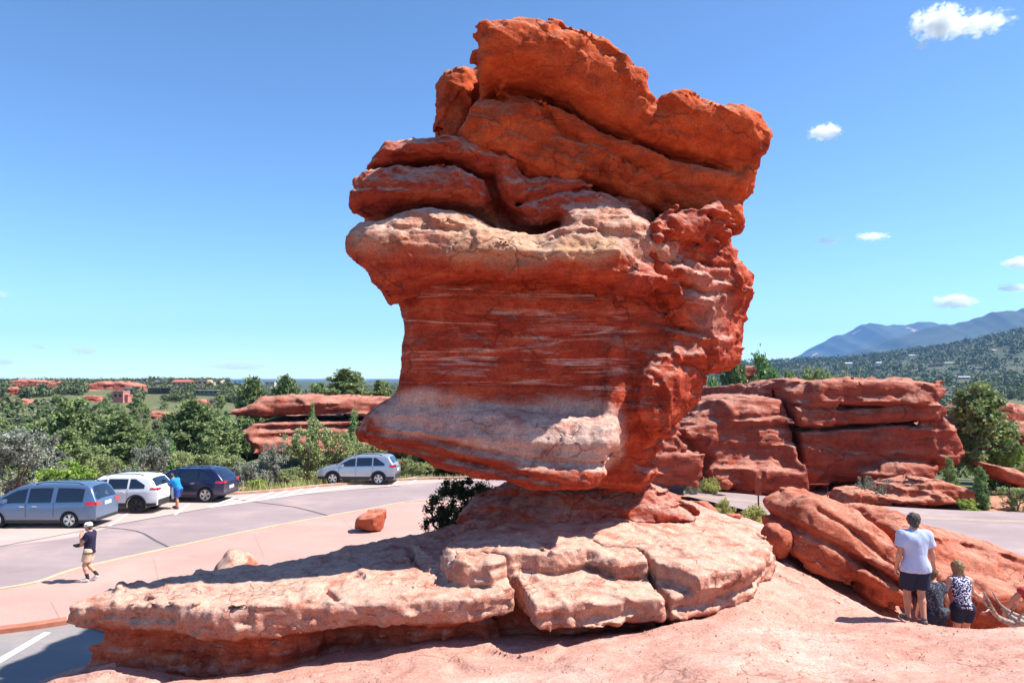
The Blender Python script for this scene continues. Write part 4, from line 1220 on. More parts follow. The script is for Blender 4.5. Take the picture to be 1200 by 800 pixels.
for kd, nv in (('pine', 4), ('juniper', 3), ('column', 1), ('scrub', 4), ('silver', 3), ('bright', 2), ('rabbitbrush', 2), ('twiggy', 1)):
    PLANTS[kd] = []
    for s in range(nv):
        cm, tm = make_plant(kd, 100 + 17 * s + len(kd))
        cm.materials.append(M[kd if kd in M else {'column': 'juniper', 'twiggy': 'silver'}[kd]]); tm.materials.append(M['bark'])
        PLANTS[kd].append((cm, tm))
NAME = {'pine': ('pine_tree', 'tree'), 'juniper': ('juniper_tree', 'tree'), 'column': ('columnar_juniper', 'shrub'), 'scrub': ('scrub_tree', 'tree'), 'silver': ('silver_shrub', 'shrub'),
        'bright': ('leafy_bush', 'bush'), 'rabbitbrush': ('rabbitbrush', 'bush'), 'twiggy': ('twiggy_shrub', 'shrub')}
_rot = random.Random(3)
def plant(kind, x, y, z, hgt, wid, label, group=None, var=None, mat=None):
    """crown and trunk are parts of the plant; meshes are shared between plants of a kind"""
    cm, tm = PLANTS[kind][_rot.randrange(len(PLANTS[kind])) if var is None else var % len(PLANTS[kind])]
    nm, cat = NAME[kind]
    e = empty(nm, (x, y, z), _rot.uniform(0, 6.28), label, cat, group)
    base_w = {'pine': 0.62, 'juniper': 0.68, 'column': 0.42, 'scrub': 0.95, 'silver': 0.95, 'bright': 0.95, 'rabbitbrush': 1.7, 'twiggy': 1.1}[kind]
    e.scale = (wid / base_w, wid / base_w, hgt)
    o = put("crown", cm, None, e)
    if mat:
        o.material_slots[0].link = 'OBJECT'; o.material_slots[0].material = M[mat]
    put("trunk" if cat == 'tree' else "stems", tm, None, e)
    return e

def from_px(px, top, d, wpx, zbase=None):
    p = at(px, top, d)
    zb = tz(p.x, p.y) if zbase is None else zbase
    return p.x, p.y, zb - 0.05, p.z - zb + 0.05, wpx / FPX * d

HERO = [  # kind, px of the middle, py of the top, distance, width px, label
    ('silver', 14, 487, 41.5, 96, "large silvery grey shrub at the left edge of the photo behind the minivan"),
    ('bright', 86, 539, 40.0, 74, "bright yellow-green leafy bush right behind the minivan roof"),
    ('silver', 60, 520, 46, 60, "silvery shrub between the big grey shrub and the bright green bush"),
    ('scrub', 128, 524, 47, 56, "dull grey-green scrub tree left of the white car roof"),
    ('silver', 152, 541, 44, 48, "silvery bush just above the roof of the white car"),
    ('silver', 180, 512, 48, 52, "pale silvery conical tree behind the white car's tailgate"),
    ('scrub', 215, 522, 48, 54, "grey-green scrub tree behind the roof of the navy car"),
    ('scrub', 255, 526, 47, 66, "broad scrub tree behind the rear of the navy car"),
    ('pine', 84, 474, 62, 66, "tall dark pine above the bright green bush"),
    ('pine', 140, 492, 60, 70, "pine with a bare lower trunk above the white car"),
    ('pine', 228, 476, 64, 78, "biggest pine above the navy car, left of the red ledge"),
    ('pine', 262, 497, 60, 56, "pine overlapping the left end of the red ledge"),
    ('silver', 318, 513, 47.5, 42, "blue-grey conical shrub left of the big dark bush by the silver car"),
    ('silver', 292, 532, 46.5, 38, "pale shrub on the kerb midway between navy and silver cars"),
    ('scrub', 364, 486, 49.5, 74, "big dense dark green bush left of the silver car"),
    ('scrub', 402, 494, 51, 60, "dense green bush directly above the silver car"),
    ('scrub', 434, 508, 50, 52, "grey-green bush above the rear of the silver car"),
    ('column', 415, 481, 56, 24, "slim bright columnar juniper in front of the red ledge"),
    ('scrub', 466, 533, 50, 46, "low scrub bush on the kerb behind the silver car's tail"),
    ('scrub', 493, 538, 51, 44, "low scrub bush beside the dark juniper under the rock"),
    ('scrub', 338, 545, 47, 40, "small bush on the kerb in front of the big dark bush"),
    ('bright', 300, 560, 44.5, 26, "small weedy bush on the kerb left of the parking stripes"),
    ('pine', 407, 437, 74, 62, "round-topped pine standing on the red ledge against the sky"),
    ('pine', 336, 447, 92, 46, "pine behind the red ledge, left of the round-topped one"),
    ('pine', 296, 449, 95, 44, "pine behind the left end of the red ledge"),
    ('pine', 448, 449, 76, 36, "thin pine on the red ledge next to the balanced rock"),
    ('pine', 371, 455, 90, 40, "low pine just behind the crest of the red ledge"),
    ('juniper', 366, 474, 64, 14, "tiny juniper growing on the shaded face of the red ledge"),
    ('pine', 1143, 457, 46, 84, "tall dark green pine right of the layered outcrop"),
    ('column', 1148, 547, 38.2, 26, "bright green columnar juniper on the roadside below the pine"),
    ('scrub', 1190, 567, 38.0, 48, "low dark bush at the right edge of the photo by the road"),
    ('bright', 1130, 582, 37.3, 32, "grassy light green bush at the foot of the columnar juniper"),
    ('bright', 1180, 520, 45, 44, "light green bush right of the tall pine"),
    ('juniper', 1112, 538, 40.5, 26, "small green shrub at the foot of the outcrop, left of the pine"),
    ('twiggy', 1024, 558, 38.6, 34, "sparse grey twiggy shrub before the dark foot of the layered outcrop"),
    ('rabbitbrush', 832, 560, 41.6, 40, "pale green bush at the foot of the stepped red block"),
    ('twiggy', 810, 562, 41.0, 22, "small grey sagebrush left of the pale green bush"),
    ('juniper', 835, 439, 60, 52, "dark rounded juniper just right of the balanced rock above the outcrop's left end"),
    ('pine', 861, 428, 66, 46, "pine in front of the small red outcrop, right of the balanced rock"),
    ('scrub', 884, 428, 62, 58, "broad dull green tree above the left block of the layered outcrop"),
    ('scrub', 926, 410, 68, 36, "slender tree rising above the outcrop's vertical crack"),
    ('scrub', 955, 416, 72, 40, "small tree behind the crest of the outcrop, right of the slender one"),
    ('juniper', 906, 425, 63, 42, "dense juniper between the small red outcrop and the slender pine"),
    ('scrub', 846, 468, 56, 46, "low green scrub tree tucked behind the outcrop's left shoulder"),
    ('scrub', 820, 451, 57, 48, "rounded green scrub tree touching the balanced rock's right edge"),
    ('scrub', 862, 433, 59, 62, "wide green scrub tree in front of the small red outcrop"),
    ('juniper', 890, 419, 69, 56, "dark juniper right behind the small red outcrop's top"),
    ('scrub', 944, 417, 66, 58, "broad scrub tree directly behind the outcrop's crack"),
    ('scrub', 978, 416, 72, 56, "scrub tree behind the crest of the outcrop's right block"),
    ('scrub', 996, 420, 80, 40, "small tree peeping over the crest of the outcrop's right block"),
    ('scrub', 1205, 532, 43, 40, "dark bush cut by the right edge above the thin slab"),
]
for (k, px, top, d, wpx, lab) in HERO:
    zb = None
    if 340 < px < 460 and 70 < d < 80 and k == 'pine': zb = 2.0
    if px == 366: zb = 0.6
    x, y, z, hg, wd = from_px(px, top, d, wpx, zb)
    plant(k, x, y, z, hg, wd, lab, var=(0 if k in ('pine',) else None))
# on the knoll
for (k, px, py, top, d, wpx, lab) in [
        ('rabbitbrush', 886, 609, 593, 27.5, 42, "largest yellow-green bush at the foot of the rusty sign"),
        ('rabbitbrush', 849, 599, 585, 28.5, 26, "yellow-green bush left of the rusty sign's bush, farther back"),
        ('rabbitbrush', 838, 604, 594, 26.8, 20, "smallest yellow-green bush beside the orange stone"),
        ('rabbitbrush', 764, 588, 578, 22.0, 14, "small tuft of pale weeds at the balanced rock's right foot")]:
    p = at(px, py, d); t = at(px, top, d)
    plant(k, p.x, p.y, gz(p.x, p.y) - 0.03, (t.z - gz(p.x, p.y)) + 0.03, wpx / FPX * d, lab)
# juniper tucked under the overhang: finer leaves, it is close
rr = np.random.RandomState(77)
C = []; Rd = []
for i in range(170):
    t = rr.rand(); wr = 0.74 * (0.55 + 0.45 * math.sin(math.pi * min(1, t * 0.9 + 0.1)))
    a_ = rr.rand() * 6.28; q = rr.rand() ** 0.5
    C.append((math.cos(a_) * wr * q * 1.6 + 0.45, math.sin(a_) * wr * q * 0.8, 0.08 + 1.4 * t + rr.randn() * 0.05)); Rd.append(rr.uniform(0.07, 0.16))
v, f, tt = leaf_cloud(C, Rd, 42000, 0.036, 5, 1.0, 0.5, 2.2)
cm = mesh_from("juniper_crown", v, f, False); vattr(cm, 'tint', tt)
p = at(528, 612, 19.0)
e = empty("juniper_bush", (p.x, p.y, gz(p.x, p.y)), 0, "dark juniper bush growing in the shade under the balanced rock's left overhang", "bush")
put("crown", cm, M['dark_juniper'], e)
mb = MB()
for i in range(7): limb_tube(mb, (rr.randn() * .1, rr.randn() * .08, -.3), (rr.randn() * .4, rr.randn() * .3, 1.0), .05, .015, 6, .3, 5, rr)
put("stems", mesh_from("juniper_stems", mb.v, mb.f), M['bark'], e)

# the wooded valley: the trees that show largest are things, the rest one far-off wood
occ = [(from_px(px, t_, d, w_)[0], from_px(px, t_, d, w_)[1], 2.0) for (_, px, t_, d, w_, _) in HERO]
LOOK = {'pine': "dark green pine", 'juniper': "dense green juniper", 'scrub': "dull green rounded scrub tree", 'silver': "silvery tree"}
def where(u, d, left):
    if left:
        sec = [(20, "at the left edge"), (75, "beyond the minivan"), (135, "beyond the minivan's tail"), (190, "beyond the white car"), (235, "beyond the man in blue"), (285, "beyond the navy car"), (340, "left of the silver car"), (420, "beyond the silver car"), (999, "by the balanced rock's foot")]
        band = [(68, "front row"), (95, "second row"), (140, "mid valley"), (999, "far valley")]
    else:
        sec = [(860, "just right of the balanced rock"), (925, "behind the outcrop's left block"), (1010, "behind the outcrop's crack"), (1100, "behind the outcrop's right block"), (1160, "beyond the tall pine"), (9999, "at the right edge")]
        band = [(90, "close"), (140, "halfway"), (999, "distant")]
    return next(b_ for a, b_ in band if d < a), next(b_ for a, b_ in sec if u < a)
tr_ = random.Random(21)
bare = lambda x, y: (abs(x + 18) < 5.5 and 61 < y < 70) or (-33 < x < -6 and 66 < y < 84)
cand = []
for _ in range(6000):
    left = tr_.random() < 0.68
    if left: u = tr_.uniform(-40, 500); d = 50 + 190 * tr_.random() ** 1.7
    else: u = tr_.uniform(790, 1240); d = 58 + 230 * tr_.random() ** 1.5
    cand.append((left, u, d, (u - 600) / FPX * d, tr_.uniform(2.6, 5.2), tr_.choices(('pine', 'juniper', 'scrub', 'silver'), (0.40, 0.2, 0.32, 0.08))[0], tr_.uniform(0.62, 0.95)))
CZ = terr(np.array([c[3] for c in cand]), np.array([c[2] for c in cand]))
chosen = []
for (left, u, d, x, hh_, k, wq), zt in zip(cand, CZ):
    y = d; zt = float(zt)
    if len(chosen) >= 285: break
    if (left and u > 255 and d < 64) or bare(x, y) or (not left and 26 < x < 37 and 87 < y < 102): continue
    if any((x - a) ** 2 + (y - b_) ** 2 < (q + 0.7) ** 2 * (0.45 + d / 150) for a, b_, q in occ): continue
    lim = 484 if d < 75 else (468 if d < 130 else 455)
    if left: hh_ = min(hh_, max(1.8, CAMZ - (lim + 10 * wq - 443) / FPX * d - zt))
    chosen.append((left, u, d, x, zt, hh_, k, wq)); occ.append((x, y, 1.2))
buckets = {}
for c in sorted(chosen, key=lambda c: c[1]):
    buckets.setdefault((LOOK[c[6]],) + where(c[1], c[2], c[0]), []).append(c)
ORD = ["leftmost", "second from left", "third from left", "fourth from left", "fifth from left", "sixth from left", "seventh from left", "eighth from left", "ninth from left", "tenth from left", "eleventh from left", "twelfth from left", "thirteenth from left", "fourteenth from left", "fifteenth from left", "sixteenth from left", "seventeenth from left", "eighteenth from left"]
for (look, band, sec), cs in buckets.items():
    for i, (left, u, d, x, zt, hh_, k, wq) in enumerate(cs):
        lab = "%s %s, %s" % (look, sec, band) + ("" if len(cs) == 1 else ", " + ORD[min(i, 17)])
        plant(k, x, d, zt - 0.05, hh_ * (1.1 if k == 'pine' else 0.85), hh_ * wq * (1.0 if k != 'scrub' else 1.25), lab,
              "trees of the valley beyond the parked cars" if left else "trees on the slope behind the layered outcrop")

# ------------------------------------------------------------------ where a line of sight meets the land
def sight(px, py, d0=150.0, d1=2600.0):
    ds = np.geomspace(d0, d1, 260)
    P = [at(px, py, q) for q in ds]
    zt = terr(np.array([p.x for p in P]), np.array([p.y for p in P]))
    hit = np.nonzero(zt >= np.array([p.z for p in P]))[0]
    return float(ds[hit[0]]) if len(hit) else None
CLEAR = []      # (px0, px1, distance, py) sight lines to the houses that trees leave open
def wood(n, u0, u1, d0, d1, pw, s0, s1, leaves, out, grow=0.0, topmin=None):
    U = rr.uniform(u0, u1, n * 3); D_ = d0 + (d1 - d0) * rr.rand(n * 3) ** pw
    X = (U - 600) / FPX * D_
    g = vn(np.stack([X * 0.012, D_ * 0.012, 0 * X + 3.3], 1))
    Zt = terr(X, D_)
    S_ = rr.uniform(s0, s1, n * 3) * (1 + D_ * grow)
    top = 443 - (Zt + S_ * 0.95 - CAMZ) / D_ * FPX
    ok = (g > -0.28) | (D_ > 1500)
    if topmin: ok &= top > topmin
    for (a, b_, dh, py) in CLEAR: ok &= ~((U > a) & (U < b_) & (D_ < dh) & (top < py))
    I = np.nonzero(ok)[0][:n]
    X, D_, Zt, S_ = X[I], D_[I], Zt[I], S_[I]; n = len(I); m_ = leaves
    dd = rr.randn(n, m_, 3); dd /= np.linalg.norm(dd, axis=2, keepdims=True)
    sz = S_[:, None, None]
    p = np.stack([X, D_, Zt + S_ * 0.42], 1)[:, None, :] + dd * (rr.rand(n, m_, 1) ** 0.35) * sz * np.array([0.52, 0.52, 0.55])
    a = rr.randn(n, m_, 3); a /= np.linalg.norm(a, axis=2, keepdims=True)
    b_ = np.cross(a, dd); b_ /= np.linalg.norm(b_, axis=2, keepdims=True) + 1e-6
    q = sz * rr.uniform(0.10, 0.24, (n, m_, 1)) * (1.0 if leaves > 20 else 1.35)
    v = np.stack([p - a * q * 0.6, p + b_ * q * 0.6, p + a * q * 0.6, p - b_ * q * 0.6], 2)
    t = np.repeat(rr.rand(n), m_ * 4) * 0.7 + 0.3 * np.repeat(rr.rand(n * m_), 4)
    which = rr.rand(n) < 0.5
    for k, sel in (('pine', which), ('scrub', ~which)):
        out[k][0].append(v[sel].reshape(-1, 3)); out[k][1].append(t.reshape(n, -1)[sel].ravel())
def all_woods():
    out = {'pine': ([], []), 'scrub': ([], [])}
    wood(420, -60, 480, 90, 190, 1.0, 2.8, 4.6, 260, out, 0, 452)
    wood(3200, -60, 470, 190, 430, 1.0, 2.8, 5.0, 60, out, 0, 446)
    wood(2300, -60, 290, 380, 640, 0.8, 2.6, 4.6, 26, out, 0, 439)
    wood(900, 480, 850, 62, 320, 1.2, 3.0, 5.5, 90, out, 0, 449)        # behind the balanced rock
    wood(900, 460, 860, 300, 1500, 1.1, 4, 7, 26, out, 0, 447)
    wood(1300, -520, -50, 60, 620, 0.9, 2.8, 5.2, 60, out, 0, 444)      # either side of the view
    wood(900, 1250, 1800, 70, 900, 0.9, 3.0, 6.0, 50, out)
    wood(160, 280, 480, 300, 1300, 1.3, 5, 8, 24, out, 0, 447)
    wood(900, 800, 1260, 180, 700, 1.1, 4.5, 7.5, 34, out)
    wood(3600, 830, 1290, 650, 2650, 0.8, 5, 8, 16, out, 0.0006)
    for k in out:
        V = np.concatenate(out[k][0]); t = np.concatenate(out[k][1])
        me = mesh_from("distant_woods", V, np.arange(len(V), dtype=np.int32).reshape(-1, 4), False)
        vattr(me, 'tint', t)
        tag(put("distant_woods", me, M['far_' + k]), kind='stuff')
# grass and weeds along the far kerb
fe = np.array([p for p in far_edge if -26 < p[0] < 4])
ng = 3000
k_ = rr.randint(len(fe) - 1, size=ng); t_ = rr.rand(ng, 1)
gxy = fe[k_] * (1 - t_) + fe[k_ + 1] * t_ + rr.randn(ng, 2) * 0.3; gxy[:, 1] += 0.55 + np.abs(rr.randn(ng))
gz_ = terr(gxy[:, 0], gxy[:, 1]) - 0.02
hg = rr.uniform(0.15, 0.75, ng); a_ = rr.rand(ng) * 6.28; lx = rr.randn(ng, 2) * 0.12
wv = np.stack([np.cos(a_), np.sin(a_)], 1) * 0.03
V = np.stack([np.c_[gxy - wv, gz_], np.c_[gxy + wv, gz_], np.c_[gxy + lx + wv * .3, gz_ + hg], np.c_[gxy + lx - wv * .3, gz_ + hg]], 1).reshape(-1, 3)
me = mesh_from("roadside_grass", V, np.arange(len(V), dtype=np.int32).reshape(-1, 4), False); vattr(me, 'tint', np.repeat(rr.rand(ng), 4))
tag(put("roadside_grass", me, M['rabbitbrush']), kind='stuff')

# ------------------------------------------------------------------ houses on the ridge and in the valley
M['glass_far'] = flat("dark_house_glass", (0.03, 0.035, 0.045), 0.15, 0, 0.5)
def house(px, base, d, wpx, hpx, wall_c, roof_c, kind, label, nwin=3, dep=8.0):
    q_ = sight(px, base)
    d = q_ if q_ else d
    CLEAR.append((px - wpx * 0.7, px + wpx * 0.7, d, base - hpx * 0.25))
    p = at(px, base, d); wd = wpx / FPX * d; hg = hpx / FPX * d
    zb = min(p.z, tz(p.x, p.y)) - 1.5
    dep = min(dep, wd * 1.3)
    z0 = p.z
    e = empty("house", (p.x, p.y, zb), 0, label, "house")
    wm = M.setdefault('wall%s' % (wall_c,), grained("stucco", tuple(q * 0.9 for q in wall_c), wall_c, 0.5))
    rm = M.setdefault('roof%s' % (roof_c,), grained("roofing", tuple(q * 0.85 for q in roof_c), roof_c, 0.8))
    H_ = z0 - zb + hg
    wb = MB()
    rh = 0.28 * hg if kind == 'gable' else 0.10 * hg
    wb.box(-wd / 2, wd / 2, 0, dep, 0, H_ - rh)
    if kind == 'step':
        wb.box(-wd * 0.1, wd / 2 + wd * 0.3, 1.2, dep, 0, H_ - hg * 0.4)
    wall = wb.build("wall", wm, e)
    rb = MB()
    if kind == 'gable':
        ov = wd * 0.06; zt = H_ - rh
        rb.add([(-wd / 2 - ov, -ov, zt), (wd / 2 + ov, -ov, zt), (wd / 2 + ov, dep + ov, zt), (-wd / 2 - ov, dep + ov, zt), (-wd / 2 - ov, dep / 2, H_), (wd / 2 + ov, dep / 2, H_)],
               [(0, 1, 5, 4), (2, 3, 4, 5), (1, 2, 5), (3, 0, 4), (3, 2, 1, 0)])
    else:
        o_ = wd * (0.10 if kind == 'flat' else 0.02)
        rb.box(-wd / 2 - o_, wd / 2 + o_, -o_, dep + o_, H_ - rh, H_)
        if kind == 'step': rb.box(wd / 2 + 0.05, wd / 2 + wd * 0.34, 1.0, dep, H_ - hg * 0.4, H_ - hg * 0.32)
    rb.build("roof", rm, e)
    for k in range(nwin):
        ww = wd / nwin
        fr_ = MB().box(-wd / 2 + ww * (k + 0.2), -wd / 2 + ww * (k + 0.8), -0.08, 0.05, H_ - rh - hg * 0.42, H_ - rh - hg * 0.12).build("window", M['white_paint'] if kind == 'gable' else rm, e)
        MB().box(-wd / 2 + ww * (k + 0.25), -wd / 2 + ww * (k + 0.75), -0.12, -0.02, H_ - rh - hg * 0.39, H_ - rh - hg * 0.15).build("pane", M['glass_far'], fr_)
    return e
house(138, 472, 330, 12, 14, (0.52, 0.20, 0.17), (0.46, 0.18, 0.15), 'step', "pink stucco tower house on the left hillside", 2, 9)
house(151, 463, 350, 13, 9, (0.62, 0.52, 0.40), (0.55, 0.46, 0.36), 'flat0', "cream box-shaped house just behind the pink tower house", 2, 9)
house(186, 462, 400, 26, 8, (0.12, 0.09, 0.08), (0.22, 0.20, 0.19), 'flat', "long dark brown flat-roofed house right of the cream house", 4, 12)
house(186, 451, 520, 11, 5, (0.30, 0.27, 0.25), (0.16, 0.15, 0.16), 'gable', "small dark-roofed house above the long dark brown one", 2, 9)
house(210, 453, 480, 17, 8, (0.50, 0.26, 0.20), (0.50, 0.13, 0.10), 'gable', "house with a bright red pitched roof on the ridge", 3, 11)
house(237, 453, 500, 12, 8, (0.62, 0.47, 0.33), (0.55, 0.42, 0.30), 'step', "tan stepped house right of the red-roofed house", 2, 10)
house(254, 452, 520, 9, 7, (0.66, 0.50, 0.38), (0.58, 0.44, 0.33), 'flat0', "small tan house at the right end of the ridge houses", 2, 9)
house(242, 464, 330, 26, 7, (0.27, 0.29, 0.27), (0.46, 0.47, 0.45), 'flat', "long grey flat-roofed house below the tan ones", 5, 10)
house(284, 449, 560, 22, 3.4, (0.62, 0.62, 0.62), (0.74, 0.74, 0.74), 'flat0', "long low white building left of the pine against the plain", 4, 12)
house(316, 453, 430, 11, 6, (0.66, 0.47, 0.31), (0.60, 0.43, 0.29), 'flat0', "tan house directly above the left end of the red ledge", 2, 10)
house(166, 448, 560, 12, 4.5, (0.60, 0.48, 0.38), (0.44, 0.33, 0.27), 'flat0', "small beige house on the skyline above the cream house", 2, 9)
for (px, by, d, wpx, hpx, wc, rc, kd, lb) in [
        (1129, 445, 900, 16, 4.5, (0.50, 0.50, 0.47), (0.40, 0.42, 0.46), 'gable', "grey house among the trees, nearest house below the mountains"),
        (1031, 427, 1500, 6, 3, (0.75, 0.74, 0.72), (0.7, 0.7, 0.7), 'gable', "small white house right above the outcrop's middle"),
        (1113, 427, 1300, 11, 2.6, (0.55, 0.50, 0.38), (0.50, 0.53, 0.36), 'gable', "long house with a pale olive roof in the wooded valley"),
        (995, 428, 1400, 8, 3.4, (0.70, 0.69, 0.66), (0.62, 0.62, 0.62), 'gable', "pale house at the left end of the valley houses"),
        (1098, 430, 1250, 14, 3, (0.42, 0.22, 0.17), (0.40, 0.20, 0.16), 'flat0', "long reddish building left of the olive-roofed house"),
        (1147, 434, 1050, 7, 4, (0.22, 0.18, 0.16), (0.18, 0.16, 0.16), 'gable', "dark gabled house above the grey one"),
        (1070, 418, 1900, 8, 2.4, (0.72, 0.70, 0.66), (0.66, 0.64, 0.62), 'gable', "tiny white house high in the valley below the foothills"),
        (1168, 412, 1700, 9, 2.6, (0.68, 0.58, 0.52), (0.55, 0.45, 0.40), 'gable', "tiny beige house on the right-hand wooded slope")]:
    house(px, by, d, wpx, hpx, wc, rc, kd, lb, 3, 10)
# red outcrops on the ridge
for k, (px, py, d, wpx, hpx, lab) in enumerate([(128, 452, 420, 60, 9, "wide red rock band on the ridge above the pink house"), (30, 449, 470, 44, 8, "red rock band on the ridge at the far left"),
        (16, 458, 330, 24, 9, "red bluff low on the left hillside at the photo's edge"), (24, 472, 260, 26, 9, "lowest red bluff on the left hillside"), (107, 467, 300, 26, 7, "red ledge on the hillside left of the pink house"),
        (172, 487, 140, 60, 8, "pale red ledge among trees above the white car"), (228, 471, 200, 30, 6, "small red ledge among trees below the grey flat-roofed house"), (62, 450, 400, 24, 7, "red knob on the ridge between the two red bands")]):
    d = sight(px, py + hpx * 0.5, 90.0) or d
    CLEAR.append((px - wpx * 0.45, px + wpx * 0.45, d, py + hpx * 0.2))
    p = at(px, py, d); q = 0.5 * wpx / FPX * d; hg = hpx / FPX * d
    hg *= 0.75
    hs = max(0.25, q / 26)
    pl = [(px - wpx * .5, py + hpx * .5), (px - wpx * .46, py - hpx * .1), (px - wpx * .2, py - hpx * .5), (px + wpx * .25, py - hpx * .45), (px + wpx * .5, py), (px + wpx * .52, py + hpx * .9), (px - wpx * .5, py + hpx * .9)]
    zb = min(tz(p.x, p.y + 1), p.z) - 1.5
    V, Q, N = upright([blk(pl, d, d + q * .3, q * .5, hg * .25, 0, 0.6)], (p.x - q * 1.25, d - q * 0.9, zb), (p.x + q * 1.3, d + q * 1.6, p.z + hg * 1.2), hs, 0.1,
                      lambda P: fbm(P * (1.2 / hg), 3) * hg * .22 + blocky(P[:, 2], P[:, 0], 2.2 / hg, 0.5 / hg) * hg * .16, None, band=hg)
    c = np.array([p.x, d, zb], np.float32)
    me = mesh_from("red_bluff", V - c, Q); vattr(me, 'pale', smooth(0.3, 0.9, N[:, 2]) * 0.5)
    tag(put("red_bluff", me, M['far_rock'], None, c), lab, "rock")
all_woods()

# ------------------------------------------------------------------ cars
def paint(name, c, metal=0.3, rough=0.32):
    m, n, l, b = new_mat(name)
    tc = n.new("ShaderNodeTexCoord").outputs["Object"]
    f = noise(n, l, tc, 3.0, 4)
    sx = n.new("ShaderNodeSeparateXYZ"); l.new(tc, sx.inputs[0])
    # road dust low on the body
    dz = nd(n, "ShaderNodeMapRange"); l.new(sx.outputs[2], dz.inputs[0]); dz.inputs[1].default_value = 0.75; dz.inputs[2].default_value = 0.15
    df = mth(n, l, 'MULTIPLY', mth(n, l, 'MULTIPLY', dz.outputs[0], f), 0.5)
    l.new(mixc(n, l, df, c, (0.40, 0.31, 0.26)), b.inputs["Base Color"])
    b.inputs["Metallic"].default_value = metal; b.inputs["Roughness"].default_value = rough
    b.inputs["Specular IOR Level"].default_value = 0.5; b.inputs["Coat Weight"].default_value = 0.6; b.inputs["Coat Roughness"].default_value = 0.08
    return m
M['paint_van'] = paint("steel_blue_paint", (0.125, 0.20, 0.325), 0.5)
M['paint_white'] = paint("white_car_paint", (0.80, 0.80, 0.79), 0.0)
M['paint_navy'] = paint("navy_paint", (0.012, 0.018, 0.07), 0.3)
M['paint_silver'] = paint("silver_paint", (0.46, 0.50, 0.56), 0.6)
M['car_glass'] = flat("tinted_car_glass", (0.010, 0.016, 0.03), 0.03, 0, 0.9, 0.5)
M['rubber'] = grained("tyre_rubber", (0.018, 0.018, 0.02), (0.04, 0.038, 0.04), 9)
M['rim'] = flat("alloy", (0.62, 0.62, 0.63), 0.28, 0.9)
M['dark_rim'] = flat("black_alloy", (0.05, 0.05, 0.055), 0.3, 0.6)
M['trim'] = flat("black_plastic_trim", (0.03, 0.03, 0.033), 0.55)
M['tail'] = flat("red_tail_lens", (0.55, 0.015, 0.02), 0.15, 0, 0.6, 0.5)
M['lens'] = flat("clear_lens", (0.75, 0.77, 0.8), 0.1, 0, 0.6, 0.5)
M['chrome'] = flat("chrome", (0.75, 0.75, 0.76), 0.12, 1.0)
M['plate'] = flat("number_plate", (0.62, 0.64, 0.62), 0.5)
M['van_rear'] = M['paint_van']

